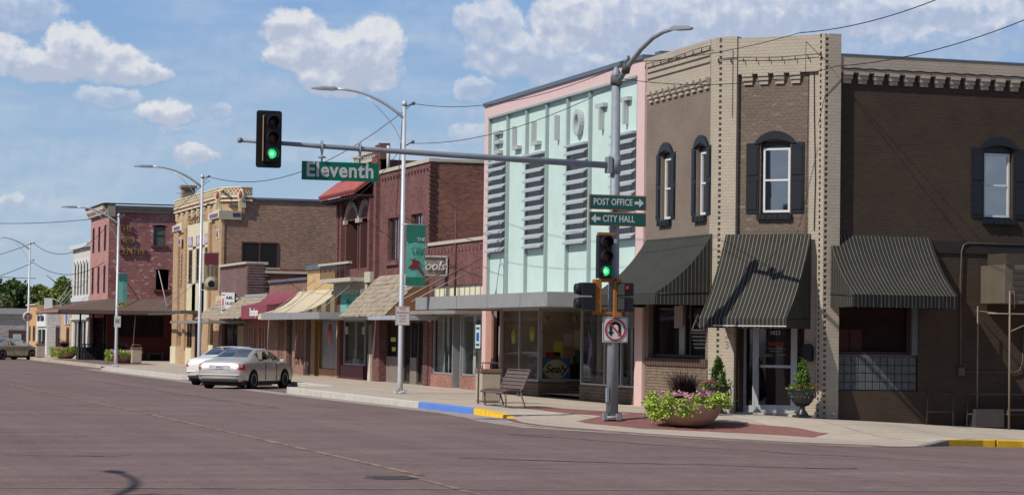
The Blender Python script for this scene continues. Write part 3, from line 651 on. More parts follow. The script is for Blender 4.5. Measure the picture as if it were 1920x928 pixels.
lg = MB(); lg.fb(fc, 1.17, 1.58, d, d+.004, 1.6, 1.68); lg.build('door_decal', mat('red_decal', (.22, .03, .04), .7), door)
sf = MB()
for a0, a1 in ((.55, .6), (.78, .84), (1.83, 1.9), (2.12, 2.17)): sf.fb(fc, a0, a1, d-.06, d+.01, -.02, 2.3)
for a0, a1 in ((.6, .78), (1.9, 2.12)): sf.fb(fc, a0, a1, d-.05, d, .12, .18); sf.fb(fc, a0, a1, d-.05, d, -.03, .12)
sf.fb(fc, .84, 1.83, d-.06, d+.008, 2.12, 2.2); sfo = sf.build('sidelight', DG, cb); pane(sfo, fc, .6, .78, .18, 2.3, d-.03); pane(sfo, fc, 1.9, 2.12, .18, 2.3, d-.03)
st = MB(); st.fb(fc, .5, 2.27, -.9, -.1, -.3, .02); st.build('doorstep', CONC, cb)
room(cb, fc, .55, 2.2, 0, 2.4, -.55, 1.4, (.035, .02, .02))
for z, ch in ((2.05, '0'), (1.84, '2'), (1.60, '3')): text('house_number', ch, fc, .3, .003, z, .26, mat('number_paint', (.25, .21, .16)), cb, .004)
mbx = MB(); pts = [(2.22, 1.25), (2.44, 1.25), (2.44, 1.58), (2.39, 1.64), (2.33, 1.66), (2.27, 1.64), (2.22, 1.58)]; mbx.prism([fc(a, -.11, z) for a, z in pts], fc.n*.16); mbx.build('mailbox', BKL, cb)
# side wall ground floor
gw = shopfront(cb, fr_, 24.06, 26.0, 1.42, 2.95, -.13, (24.1, 25.95), mat('dark_red_frame', (.05, .02, .018), .7), .07, pm=glass('dull_glass', (.7, .7, .7), .05))
bd = MB(); bd.fb(fr_, 24.1, 26.0, -.3, -.25, 1.4, 2.95); bd.build('blind', mat('dark_red_blind', (.035, .014, .012), .8, var=.3), cb)
bd = MB()
for k, a in enumerate((24.16, 24.5)): bd.fb(fr_, a, a+.3, -.24, -.235, 1.5, 2.0)
bd.build('window_poster', mat('red_poster', (.12, .04, .035), .7), cb)
gb = MB()
for i in range(11):
    for j in range(4): gb.fb(fr_, 24.08+i*.187, 24.08+i*.187+.172, -.11, -.05, .59+j*.2, .59+j*.2+.185)
gb.build('glass_block', mat('glass_block_grey', (.10, .11, .11), .15, var=.3, scale=6, spec=.6), cb, bevel=.012)
gm = MB(); gm.fb(fr_, 24.06, 26.15, -.14, -.1, .57, 1.42); gm.fb(fr_, 26.0, 26.15, -.14, -.02, 1.42, 2.95); gm.build('mortar_frame', mat('pale_mortar', (.11, .125, .13), .8), cb)
bnd = MB(); bnd.fb(fr_, 26.5, 45, 0, .04, 3.85, 4.12); bnd.build('sign_band', mat('dark_band', (.028, .022, .02), .7), cb)
cnd = MB(); P = [fr_(27.25, .05, 1.0), fr_(27.22, .05, 3.2), fr_(27.25, .05, 3.9), fr_(27.3, .05, 4.05), fr_(27.42, .05, 4.1), fr_(30, .05, 4.08)]
cnd.tube(P, .02, 6); cnd.tube([fr_(28.9, .05, 2.2), fr_(28.9, .05, 1.3), fr_(28.82, .05, 1.1), fr_(28.7, .05, 1.05), fr_(27.25, .05, 1.04)], .018, 6); cnd.fb(fr_, 27.17, 27.33, 0, .1, .95, 1.15); cnd.build('conduit', mat('conduit_paint', (.10, .078, .06), .5), cb)
cable = MB(); pts = []
a = 24.0
while a < 34: pts += [fr_(a, .145, 8.12), fr_(a+.2, .145, 8.10), fr_(a+.38, .145, 8.12)]; a += .42
cable.tube(pts, .012, 5); 
for frm, A0, A1, z, dd in ((fs, 53.3, 57.7, 8.75, .09), (fc, 0, 2.6, 8.4, .03)):
    cable.tube([frm(A0+(A1-A0)*k/8, dd, z+.02*math.sin(k)) for k in range(9)], .009, 5)
    for k in range(9): cable.tube([frm(A0+(A1-A0)*k/8, dd, z), frm(A0+(A1-A0)*k/8+.02, dd, z-.1)], .012, 5)
cable.tube([fc(2.38, -.1, 8.3), fc(2.4, -.1, 7.0), fc(2.44, -.1, 5.5), fc(2.42, -.1, 4.3)], .01, 5); cable.tube([fc(.38, .02, 8.6), fc(.38, .02, 7.0)], .006, 5); cable.build('string_light_cable', BLACK, cb)
# the awnings
aw1 = stripes('awning_black_street', (.038, .039, .033), (.055, .055, .046), (0, 1), .11, .18)
sA = stripes('awning_stripe_cut', (.027, .027, .025), (.20, .18, .13), (s2 := .70711, -.70711), .098, .14)
sB = stripes('awning_stripe_side', (.027, .027, .025), (.20, .18, .13), (1, 0), .098, .14)
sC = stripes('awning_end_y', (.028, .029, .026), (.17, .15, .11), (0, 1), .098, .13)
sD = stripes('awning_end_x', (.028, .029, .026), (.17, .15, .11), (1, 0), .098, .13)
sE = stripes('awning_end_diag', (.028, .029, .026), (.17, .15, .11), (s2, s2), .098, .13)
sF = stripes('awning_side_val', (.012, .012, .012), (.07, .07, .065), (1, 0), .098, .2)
awning(fs, 53.25, 57.74, 4.25, 1.43, 2.82, 2.53, aw1, sD, aw1, 'black cloth awning over the street window, nearest the mint green store', (21.7, 55.5, 2.5))
awning(fc, .24, 2.39, 4.22, 1.38, 2.22, 1.99, sA, sE, sA, 'black striped awning over the corner entrance door', (22.6, 52, 2), shift=-.06, cap=True)
awning(fr_, 23.80, 26.46, 4.21, 1.36, 2.80, 2.50, sB, sC, sF, 'black striped awning on the shaded side wall right of the entrance', (25, 51.2, 2.5))
# air conditioner on posts
ac = empty('air_conditioner', (28.2, 50.5, -.25), 'beige metal air conditioner box on thin posts at the right edge', 'air conditioner')
ACM = mat('beige_metal', (.15, .12, .09), .5, .2, .1)
q = MB(); q.fb(fr_, 27.74, 30.3, .08, 1.22, 2.66, 3.56); q.build('housing', ACM, ac, bevel=.01)
q = MB(); q.fb(fr_, 27.9, 30.3, .12, 1.0, 3.56, 3.84); q.fb(fr_, 27.78, 27.9, 1.0, 1.26, 3.56, 3.68)
for k in range(5): q.fb(fr_, 27.95, 29.6, 1.22, 1.24, 2.78+k*.15, 2.86+k*.15)
q.build('duct', mat('duct_metal', (.08, .065, .05), .5, .2, .1), ac)
q = MB(); P1 = (27.9, 1.0)
for a, d in ((27.87, 1.25), (29.9, 1.25)): q.tube([fr_(a, d, -.5), fr_(a, d, 2.95)], .022, 6)
for a in (27.55, 29.5): q.tube([fr_(a, .3, -.5), fr_(a, .3, 2.6)], .018, 6)
q.tube([fr_(27.3, 1.25, 2.42), fr_(30, 1.25, 2.42)], .016, 6); q.tube([fr_(27.6, .1, 2.5), fr_(27.6, 1.25, 2.42)], .014, 6); q.tube([fr_(27.87, 1.25, 2.0), fr_(28.6, 1.25, 2.3)], .014, 6)
q.tube([fr_(27.95, 1.25, 2.95), fr_(28.0, 1.25, 2.9), fr_(27.99, 1.25, 2.55)], .012, 5); q.build('support_post', mat('post_paint', (.22, .17, .125), .5), ac)
# rails and bench by the side wall
for (x0, x1, z1, lab) in ((26.15, 26.85, .62, 'dark metal hoop rail by the side wall under the striped awning'), (27.2, 30, .62, 'dark metal bench frame against the side wall below the air conditioner')):
    q = MB(); zb = sw(x0, 50.9)
    q.tube([fr_(x0, .45, zb), fr_(x0+.03, .45, zb+z1+.15), fr_(x1-.03, .45, zb+z1+.15), fr_(x1, .45, zb-.02)], .02, 6); q.tube([fr_(x0, .45, zb+.3), fr_(x1, .45, zb+.3)], .016, 6)
    if x1 > 28: q.fb(fr_, 27.35, 28.1, .2, .6, zb, zb+.42); q.fb(fr_, 28.25, 29.6, .1, .55, zb+.38, zb+.43); q.tube([fr_(28.25, .5, zb-.1), fr_(28.25, .5, zb+.4)], .02, 6)
    tag(q.build('metal_rail' if x1 < 28 else 'bench_frame', mat('dark_rail', (.06, .05, .045), .5)), lab, 'rail' if x1 < 28 else 'bench')
# ------------------------------------------------------------ mint green store
PINK = mat('pink_porcelain', (.66, .46, .43), .45, var=.06, scale=3, dirt=((.36, .24, .22), 16, .67))
MINT = mat('mint_porcelain', (.525, .66, .60), .45, var=.07, scale=1.2, dirt=((.33, .38, .36), 16, .655))
MULL = mat('grey_green_mullion', (.34, .40, .39), .5, .2, .08)
LOUV = mat('louvre_aluminium', (.48, .51, .53), .5, .3, .1, dirt=((.25, .22, .2), 5, .66))
MET = mat('canopy_aluminium', (.37, .37, .36), .5, .35, .1)
el = empty('department_store', (21.7, 65, 0), 'mint green and pink panelled store with grey louvres and a flat metal canopy', 'building')
Y0, Y1 = 57.8, 72.1
q = MB(); q.fb(fs, Y0, Y1, -.3, .06, 8.54, 8.93); q.fb(fs, Y0, 58.36, -.3, .06, -.3, 8.54); q.fb(fs, 71.7, Y1, -.3, .06, -.3, 8.54)
q.build('pink_surround', PINK, el)
q = MB(); q.fb(fs, 58.2, 71.9, -.4, -.04, 2.85, 8.54); q.build('mint_panel', MINT, el)
q = MB(); N7 = [58.38+(71.68-58.38)*k/7 for k in range(8)]
for k, a in enumerate(N7):
    ww = .06 if k in (0, 7) else .1; q.fb(fs, a-ww/2 if k else a, a+ww/2 if k < 7 else a, -.04, .055, 2.86, 8.5)
q.fb(fs, 58.38, 71.68, -.04, .1, 8.5, 8.56); q.build('mullion', MULL, el)
for k in (6, 4, 2, 0):
    a0, a1 = N7[k]+.07, N7[k+1]-.07
    bk = MB(); bk.fb(fs, a0, a1, -.038, -.03, 4.3, 7.05); bk.build('louvre_opening', mat('louvre_shadow_board', (.38, .42, .41), .8), el)
    lv = MB()
    for i in range(10):
        z = 4.36+i*.277; p = [(-.03, z+.16), (.16, z+.02), (.16, z-.01), (-.03, z+.13)]
        lv.hexa([fs(a0, d, zz) for d, zz in p]+[fs(a1, d, zz) for d, zz in p]); lv.fb(fs, a0, a1, .15, .17, z-.03, z+.035)
    lv.fb(fs, a0, a1, -.03, .17, 7.06, 7.12)
    lv.fb(fs, a0+.5, a0+.53, -.02, .01, 4.3, 7.0); lv.build('louvre', LOUV, el)
SGN = mat('letter_enamel', (.44, .45, .45), .4, .1, .05)
def blk(mbx, a0, a1, z0, z1, dd=.10): mbx.fb(fs, a0, a1, -.03, dd, z0, z1)
for k, ch in zip((6, 5, 4, 3, 2, 1, 0), 'ELLIOTT'):
    c = (N7[k]+N7[k+1])/2; L_ = MB(); w2 = .3; z0, z1 = 7.36, 8.07; t = .105
    if ch == 'E':
        blk(L_, c+w2-t, c+w2, z0, z1)
        for z in (z0, (z0+z1-t)/2, z1-t): blk(L_, c-w2, c+w2-t, z, z+t)
    elif ch == 'L': blk(L_, c+w2-t, c+w2, z0, z1); blk(L_, c-w2, c+w2-t, z0, z0+t)
    elif ch == 'I': blk(L_, c-.055, c+.055, z0, z1)
    elif ch == 'T': blk(L_, c-.055, c+.055, z0, z1-t); blk(L_, c-w2-.02, c+w2+.02, z1-t, z1)
    else:
        n = 22
        for i in range(n):
            p = []
            for j in (i, i+1):
                an = 2*math.pi*j/n; p += [((.30)*math.cos(an), .365*math.sin(an)), ((.18)*math.cos(an), .235*math.sin(an))]
            p = [p[0], p[1], p[3], p[2]]; zc = (z0+z1)/2
            L_.hexa([fs(c+x, -.03, zc+z) for x, z in p]+[fs(c+x, .10, zc+z) for x, z in p])
    L_.build('letter', SGN, el)
q = MB(); q.fb(fs, 57.85, Y1+.05, -1.3, .12, 8.93, 9.04); q.box(21.9, 22.9, 57.4, 57.8, 8.96, 9.1); q.build('roof_cap', METCAP, el)
q = MB(); q.face([(21.75, Y0, -.3), (45, Y0, -.3), (45, Y0, 8.9), (21.75, Y0, 8.9)]); q.face([(21.75, Y1, -.3), (45, Y1, -.3), (45, Y1, 8.9), (21.75, Y1, 8.9)]); q.face([(45, Y0, -.3), (45, Y1, -.3), (45, Y1, 8.9), (45, Y0, 8.9)]); q.build('party_wall', PINK if 0 else brick('old_red_side', (.2, .08, .06), (.15, .06, .05), (.2, .15, .12)), el)
q = MB(); q.box(21.95, 45, Y0, Y1, 8.4, 8.5); q.build('roof', TAR, el)
q = MB(); q.fb(fs, Y0+.0, 70.45, -.05, 2.62, 2.56, 2.8); q.fb(fs, Y0-.02, 70.5, 2.6, 2.66, 2.51, 2.88); q.fb(fs, Y0-.06, Y0-.0, -.02, 2.655, 2.51, 2.88); q.fb(fs, 70.46, 70.52, 0, 2.6, 2.51, 2.88)
q.build('canopy', MET, el)
q = MB()
for a in (60, 63, 66, 69): q.fb(fs, a-.01, a+.01, 2.66, 2.668, 2.52, 2.87)
q.build('canopy_seam', mat('seam_metal', (.2, .2, .2), .5, .3), el)
SB = brick('stone_veneer', (.16, .11, .08), (.11, .075, .06), (.2, .16, .12), .5, .085, .012, var=.25)
# entry vestibule between two display bays
YA, YB = 66.6, 62.85
q = MB(); q.fb(fs, 58.36, YB, -.12, .0, -.3, .42); q.fb(fs, YA, 70.3, -.12, .0, -.3, .42); q.fb(side(YA), 21.7, 23.6, -.01, .1, -.3, .42) ; q.build('bulkhead', SB, el)
f1 = shopfront(el, fs, 58.36, YB, .44, 2.56, -.02, (58.4, 59.6, 60.9, YB-.03), ALU, .05)
f2 = shopfront(el, fs, YA, 70.3, .44, 2.56, -.02, (YA+.03, 68.5, 70.27), ALU, .05)
fe = side(YA); f3 = shopfront(el, fe, 21.75, 23.5, .44, 2.56, .0, (21.8, 23.4), ALU, .08)
q = MB(); q.face([fs(YB+.02, -.05, .0), fs(YB+.02, -1.9, 0), fs(YB+.02, -1.9, 2.56), fs(YB+.02, -.05, 2.56)]); q.build('pane', GLS, el)
room(el, fs, 58.36, 70.5, .1, 2.6, -.1, 3.2, (.62, .50, .40))
q = MB(); q.fb(fs, YB, YA, -3.0, -2.2, -.05, .012); q.build('vestibule_floor', CONC, el)
q = MB(); q.fb(fs, YB, YA-.1, -2.3, -2.2, 0, 2.56); q.build('vestibule_door', mat('dark_bronze', (.035, .03, .028), .5), el)
q = MB(); q.fb(fs, 71.2, 71.7, -.05, .02, -.3, 2.56); q.fb(fs, 70.3, 70.42, -.3, 0, -.3, 2.56); q.build('brick_pier', mat('salmon_pier', (.42, .22, .17), .8, var=.2), el)
q = MB(); q.fb(fs, 70.42, 71.2, -.3, -.22, .0, 2.05); dd = q.build('door', mat('white_door', (.5, .49, .46), .6), el)
text('door_number', '1025', fs, 70.85, -.215, 1.72, .09, mat('number_paint', (.25, .21, .16)), dd, .001, flip=True)
q = MB(); q.fb(fs, 70.42, 71.2, -.28, -.25, 2.1, 2.56); q.build('transom', DK, el)
# things shown in the windows
fv = side(YA+.14)
def card(name, fr, a0, a1, z0, z1, d, c, parent=el):
    q = MB(); q.fb(fr, a0, a1, d, d+.006, z0, z1); return q.build(name, mat(name+'_%d' % int(1000*sum(c)), c, .8), parent)
bx = empty('mattress_sign', (22.1, 66.8, .44), 'blue and cream bow tie shaped mattress sign standing low in the entry window', 'sign')
q = MB(); q.fb(fv, 21.85, 22.75, -.04, .0, .46, 1.12); q.build('sign_board', mat('sign_blue', (.04, .17, .38), .6), bx)
q = MB(); q.prism([fv(a, .002, z) for a, z in ((21.88, .79), (22.05, 1.0), (22.2, 1.07), (22.4, 1.07), (22.55, 1.0), (22.72, .79), (22.55, .58), (22.4, .51), (22.2, .51), (22.05, .58))], fv.n*.008); q.build('sign_panel', mat('sign_cream', (.55, .50, .33), .6), bx)
text('lettering', 'Sealy', fv, 22.3, .014, .8, .33, BLACK, bx, .003, name_shear=.3, bold=.006)
for (a0, a1, z0, z1, c) in ((22.25, 22.52, 1.2, 1.62, (.5, .48, .08)), (22.55, 22.82, 1.5, 1.85, (.45, .36, .34)), (22.86, 23.15, 1.45, 1.95, (.5, .45, .38)), (23.18, 23.4, 1.42, 1.75, (.32, .32, .33)), (22.55, 22.85, .95, 1.45, (.32, .19, .12)), (22.0, 22.45, 1.08, 1.3, (.25, .03, .04)), (22.9, 23.3, 1.0, 1.35, (.06, .10, .12)), (23.15, 23.4, 1.75, 2.0, (.20, .18, .22))):
    card('window_poster', fv, a0, a1, z0, z1, -.02, c)
q = MB(); q.fb(fv, 22.8, 23.4, -.5, -.3, .4, 1.2); q.build('display_cabinet', mat('dark_wood', (.03, .018, .014), .5), el)
q = MB()
for (a, z) in ((22.1, 2.25), (23.0, 2.28), (21.95, 1.85)): q.lathe([(.04, -.1), (.09, .1)], fv(a, -.3, z), 8)
q.build('spot_lamp', mat('grey_spot', (.3, .3, .3), .5), el)
for a, z in ((69.3, 1.75), (67.5, 1.85)):
    q = MB(); q.lathe([(0, 0), (.24, 0), (.24, .01), (0, .01)], fs(a, -.1, z), 14, 'x'); q.build('flower_decal', mat('yellow_decal', (.5, .45, .04), .7), el)
q = MB(); q.prism([fs(a, -.06, z) for a, z in ((62.4, .85), (62.0, 1.3), (62.0, 1.55), (62.4, 2.0), (62.2, 1.55), (62.25, 1.4))], (.01, 0, 0)); q.build('purple_decal', mat('purple_decal', (.28, .17, .45), .7), el)
q = MB()
for a, h in ((62.3, .5), (61.4, .55), (60.4, .9), (59.3, .7)): q.lathe([(.16, 0), (.22, h*.4), (.1, h*.8), (.14, h)], fs(a, -1.0, .42), 10)
q.build('display_goods', mat('display_goods', (.09, .08, .075), .5), el)
q = MB(); q.lathe([(.16, 0), (.16, 2.1)], fs(62.5, -.55, .44), 14); q.fb(fs, 61.0, 62.0, -.5, -.3, .8, .84); q.build('column', mat('interior_column', (.32, .29, .27), .7), el)
q = MB()
for a, h in ((69.6, .7), (68.8, .35), (67.7, .5)): q.lathe([(.2, 0), (.3, h*.5), (.05, h)], fs(a, -.9, .42), 12)
q.build('display_goods', mat('display_pale', (.30, .27, .24), .7), el)

# ------------------------------------------------------------ row of brick shops (front at 22.1)
fb_ = street(22.1); CAPS = mat('limestone', (.46, .42, .34), .85, var=.12, dirt=((.25, .22, .18), 4, .66))
REDB = brick('dark_red_brick', (.20, .078, .070), (.14, .058, .056), (.16, .105, .10), var=.25, bump=.8, vscale=.7)
REDS = brick('red_side_brick', (.30, .115, .075), (.18, .066, .05), (.22, .15, .12), var=.25, bump=.8, dark=((.07, .03, .03), .58, .9))
def box_building(t, F, y0, y1, z, side_m, depth=22, roofz=None, near=True):
    q = MB()
    if near: q.face([(F, y0, -.3), (F+depth, y0, -.3), (F+depth, y0, z), (F, y0, z)])
    q.face([(F, y1, -.3), (F+depth, y1, -.3), (F+depth, y1, z), (F, y1, z)]); q.face([(F+depth, y0, -.3), (F+depth, y1, -.3), (F+depth, y1, z), (F+depth, y0, z)]); q.build('side_wall', side_m, t)
    q = MB(); q.box(F+.25, F+depth, y0+.02, y1-.02, (roofz or z-.35)-.1, roofz or z-.35); q.build('roof', TAR, t)
# B one-storey shop
B = empty('brick_shop', (22.1, 76.8, 0), 'low dark red brick shop with cream clerestory panes beside the mint green store', 'building')
q = MB(); q.wall(fb_, 72.1, 80.1, -.2, 4.85, [(73.3, 79.6, -.2, 2.55), (73.4, 79.6, 2.95, 3.42)], 0, .15); q.build('street_wall', REDB, B)
q = MB(); q.fb(fb_, 72.1, 80.12, -.35, .06, 4.82, 4.93); q.build('coping', CAPS, B)
q = MB()
for k in range(17): q.fb(fb_, 73+k*.42, 73.1+k*.42, 0, .04, 4.55, 4.65)
q.build('brick_dentil', mat('dentil_brick', (.2, .1, .09), .9), B); box_building(B, 22.1, 72.15, 80.08, 4.8, REDB)
shopfront(B, fb_, 73.4, 79.6, 2.95, 3.42, -.05, [73.45+k*.61 for k in range(11)], ALU, .03, 'clerestory', pm=mat('prism_glass_cream', (.72, .68, .48), .4))
q = MB(); q.fb(fb_, 73.3, 79.7, 0, 1.0, 2.44, 2.56); q.build('ledge', mat('ledge_metal', (.28, .26, .24), .6, .2), B)
shopfront(B, fb_, 77.1, 79.6, .44, 2.44, -.05, (77.13, 79.57), ALU, .06); shopfront(B, fb_, 73.3, 76.0, .44, 2.44, -.05, (73.33, 75.97), ALU, .06)
q = MB(); q.fb(fb_, 77.05, 79.62, -.1, 0.02, -.2, .43); q.fb(fb_, 73.28, 76.05, -.1, .02, -.2, .43); q.build('bulkhead', brick('red_bulkhead', (.35, .16, .12), (.28, .12, .1), (.3, .2, .16)), B)
q = MB(); q.fb(fb_, 76.05, 76.12, -.9, 0, -.05, 2.44); q.fb(fb_, 76.98, 77.05, -.9, 0, -.05, 2.44); q.fb(fb_, 76.12, 76.98, -.9, -.85, -.05, .2); q.fb(fb_, 76.12, 76.98, -.9, -.85, 2.0, 2.44); q.build('door_frame', ALU, B)
pane(B, fb_, 76.12, 76.98, .2, 2.0, -.87); room(B, fb_, 73.3, 79.6, .0, 2.5, -.2, 3, (.62, .58, .5))
q = MB()
for a in (73.9, 74.6, 75.4, 77.5, 78.6, 79.2): q.fb(fb_, a, a+.28, -.35, -.33, .5, 2.4)
q.build('curtain', mat('curtain_cloth', (.45, .44, .42), .9), B)
q = MB(); q.fb(fb_, 78.6, 79.35, -.2, -.19, .46, 1.3); q.build('window_poster', mat('grey_poster', (.3, .3, .29)), B)
q = MB(); q.fb(fb_, 77.35, 77.6, -.25, -.15, .5, 1.4); q.fb(fb_, 74.3, 74.5, -.25, -.15, .5, 1.5); q.build('display_goods', mat('display_pale', (.3, .27, .24)), B)
q = MB(); q.tube([fb_(76.7, .03, 2.6), fb_(76.7, .03, 5.9)], .035, 6); q.tube([fb_(76.7, .04, 4.05), fb_(78.2, .04, 4.05)], .012, 4); q.build('vent_pipe', mat('rust_pipe', (.10, .045, .035), .7), B)
q = MB()
for a in (74.0, 75.8, 77.6, 79.3): q.tube([fb_(a, .02, 4.0), fb_(a-.2, 2.3, 2.8)], .015, 5)
q.build('tie_rod', mat('rod_metal', (.35, .33, .3), .5, .3), B)
sg = empty('shop_sign', (21.9, 77.7, 4), 'cream rounded rectangular sign with white script lettering on the low brick shop', 'sign')
fsn = side(77.7); q = MB(); q.fb(fsn, 20.95, 22.0, -.12, .1, 3.77, 4.37); q.build('sign_board', mat('sign_tan', (.34, .28, .22), .6), sg, bevel=.06)
q = MB(); 
for z0, z1 in ((3.73, 3.79), (4.35, 4.41)): q.fb(fsn, 20.9, 22.05, -.1, .13, z0, z1)
for a0, a1 in ((20.9, 20.96), (21.99, 22.05)): q.fb(fsn, a0, a1, -.1, .13, 3.79, 4.35)
q.build('sign_frame', mat('sign_rim', (.5, .47, .42), .5), sg, bevel=.02); text('lettering', 'Pools', fsn, 21.48, .12, 4.06, .42, mat('sign_white', (.7, .7, .7)), sg, .02, name_shear=.35, bold=.004)
# C two-storey
C_ = empty('brick_block', (22.1, 83.6, 0), 'two-storey dark red brick block with bare brick side wall and weathered shingle canopy', 'building')
q = MB(); q.wall(fb_, 80.1, 87.1, -.2, 7.8, [(81.1, 82.65, 4.45, 6.03), (84.35, 85.9, 4.45, 6.03), (80.5, 86.8, -.2, 2.3)], 0, .2); q.build('street_wall', REDB, C_)
box_building(C_, 22.1, 80.1, 87.1, 7.8, REDS)
q = MB(); q.fb(fb_, 80.08, 87.12, -.35, .06, 7.75, 7.88); q.box(22.1, 33, 80.06, 80.4, 7.76, 7.86); q.build('coping', CAPS, C_)
q = MB()
for k in range(16): q.fb(fb_, 80.4+k*.42, 80.5+k*.42, 0, .04, 7.45, 7.56)
for k in range(50): q.box(22.06, 22.3, 80.06, 80.12, .1+k*.155, .17+k*.155)
for k in range(50): q.box(22.1, 22.22+.12*(k % 2), 80.07, 80.1, .02+k*.155, .09+k*.155)
q.build('brick_dentil', mat('dark_dentil', (.07, .03, .03), .9), C_)
for a0 in (81.1, 84.35):
    sash(C_, fb_, a0, a0+1.55, 4.45, 6.03, -.12, mat('bronze_frame', (.06, .04, .035), .5), .08, False, 2)
    q = MB(); q.fb(fb_, a0+.5, a0+.8, -.25, -.24, 4.5, 6.0); q.build('curtain', mat('curtain_cloth', (.45, .44, .42)), C_)
    q = MB(); q.fb(fb_, a0-.1, a0+1.65, 0, .1, 4.28, 4.42); q.build('window_sill', REDB, C_)
shopfront(C_, fb_, 80.5, 86.8, .0, 2.3, -.25, (80.55, 81.6, 82.3, 83.3, 84.2, 85.2, 86.7), mat('bronze_frame', (.06, .04, .035)), .1)
q = MB(); 
for a0, a1 in ((80.8, 81.5), (82.35, 83.2), (84.3, 86.6)): q.fb(fb_, a0, a1, -.3, -.2, 0, .95)
q.build('door_panel', mat('taupe_panel', (.20, .16, .14), .6), C_)
room(C_, fb_, 80.5, 86.8, 0, 2.35, -.35, 2.5, (.18, .16, .14))
q = MB(); q.fb(fb_, 85.4, 86.1, -.24, -.23, 1.5, 1.65); q.fb(fb_, 85.4, 85.9, -.24, -.23, 1.15, 1.3); q.build('window_poster', mat('lime_poster', (.45, .5, .12)), C_)
q = MB(); q.fb(fb_, 83.6, 83.85, -.5, -.4, 1.1, 1.95); q.build('window_poster', mat('violet_cloth', (.25, .18, .42)), C_)
def shingles(parent, fr, a0, a1, zt, P, zb, rows, m, wd=.16):
    q = MB(); rn = random.Random(3); ang = math.atan2(zt-zb, P)
    for r in range(rows):
        f0, f1 = r/rows, (r+1.25)/rows; a = a0-rn.random()*wd
        while a < a1:
            ww = wd*(.6+.8*rn.random()); x0, x1 = max(a, a0), min(a+ww-.012, a1); a += ww
            if x1-x0 < .02: continue
            dz = .02+.02*rn.random(); e = rn.random()*.04
            p0 = (P*f0, zt+(zb-zt)*f0); g1 = min(f1, 1.02)+e/P; p1 = (P*g1, zt+(zb-zt)*g1)
            q.hexa([fr(x0, p0[0], p0[1]), fr(x1, p0[0], p0[1]), fr(x1, p1[0], p1[1]+.012), fr(x0, p1[0], p1[1]+.012), fr(x0, p0[0], p0[1]+.01), fr(x1, p0[0], p0[1]+.01), fr(x1, p1[0], p1[1]+dz+.03), fr(x0, p1[0], p1[1]+dz+.03)])
    return q.build('shingle_roof', m, parent)
SHM = mat('weathered_shake', (.34, .28, .21), .95, var=.45, scale=5, dirt=((.14, .11, .09), 6, .56))
shingles(C_, fb_, 80.2, 87.0, 3.92, 1.5, 2.42, 9, SHM)
q = MB(); q.face([fb_(80.2, 0, 3.9), fb_(80.2, 1.5, 2.4), fb_(80.2, 0, 2.4)]); q.face([fb_(87, 0, 3.9), fb_(87, 1.5, 2.4), fb_(87, 0, 2.4)]); q.build('canopy_end', mat('rust_board', (.22, .10, .05), .9, var=.3), C_)
q = MB(); q.fb(fb_, 78.2, 82.5, 0.2, 1.56, 2.26, 2.4); q.fb(fb_, 80.2, 87, 0, 1.4, 2.3, 2.38); q.build('canopy_edge', mat('blue_grey_metal', (.40, .45, .50), .5, .2), C_)
q = MB(); q.fb(fb_, 80.02, 80.55, -.3, .05, -.2, 2.3); q.fb(fb_, 86.75, 87.1, -.3, .05, -.2, 2.3); q.build('brick_pier', REDB, C_)
# D tower with tile roof
D_ = empty('tile_roof_building', (22.1, 90.3, 0), 'narrow dark brick building with red tile eave, twin arches and a small balcony', 'building')
q = MB(); q.wall(fb_, 87.1, 93.6, -.2, 8.3, [(88.35, 90.0, 4.3, 6.2), (90.3, 92.4, 4.3, 6.2), (87.9, 93.3, -.2, 3.75)], 0, .4)
q.build('street_wall', REDB, D_); box_building(D_, 22.1, 87.1, 93.6, 8.3, REDB)
for k, (a0, a1) in enumerate(((88.35, 90.0), (90.3, 92.4))):
    hood(D_, fb_, a0-.05, a1+.05, 6.2, 6.95, .22, 0, .1, mat('pale_arch', (.36, .33, .30), .8), 'arch')
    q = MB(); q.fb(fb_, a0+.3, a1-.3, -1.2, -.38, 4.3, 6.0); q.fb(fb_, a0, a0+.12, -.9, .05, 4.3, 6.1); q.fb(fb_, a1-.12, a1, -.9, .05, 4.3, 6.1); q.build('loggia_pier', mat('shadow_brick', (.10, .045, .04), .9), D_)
    q = MB(); q.fb(fb_, a0-.1, a0+.14, 0, .14, 6.06, 6.22); q.fb(fb_, a1-.14, a1+.1, 0, .14, 6.06, 6.22); q.build('impost', CAPS, D_)
q = MB()
for a in (87.15, 88.1, 92.7, 93.3): q.fb(fb_, a, a+.3, 0, .16, 3.8, 8.2 if a < 88 else 6.9)
q.fb(fb_, 87.1, 88.1, -.3, .1, 7.9, 8.45); q.fb(fb_, 87.2, 87.55, -.3, .12, 8.4, 8.85); q.build('brick_pilaster', REDB, D_)
TILE = mat('clay_tile', (.34, .095, .085), .7, var=.25, scale=4)
q = MB(); a = 88.2; zt_, ze, Pp = 7.68, 7.08, .8
while a < 93.9:
    pr = []
    for k in range(6):
        f = k/5; pr.append(fb_(a+.11, Pp*f, zt_+(ze-zt_)*f+.05))
    q.tube(pr, .1, 8); a += .22
q.face([fb_(88.1, 0, 7.64), fb_(93.9, 0, 7.64), fb_(93.9, .79, 7.04), fb_(88.1, .79, 7.04)]); q.build('tile_eave', TILE, D_)
q = MB(); q.fb(fb_, 88.1, 93.9, 0, .7, 6.96, 7.04)
for k in range(12): q.fb(fb_, 88.2+k*.5, 88.3+k*.5, 0, .76, 6.9, 6.98)
q.build('eave_soffit', mat('dark_timber', (.05, .03, .025), .8), D_)
q = MB(); q.fb(fb_, 88.0, 91.6, -.2, .05, 8.3, 8.4); q.fb(fb_, 88.0, 91.6, -.2, .05, 8.62, 8.7)
for k in range(13): q.fb(fb_, 88.1+k*.27, 88.2+k*.27, -.12, 0, 8.4, 8.62)
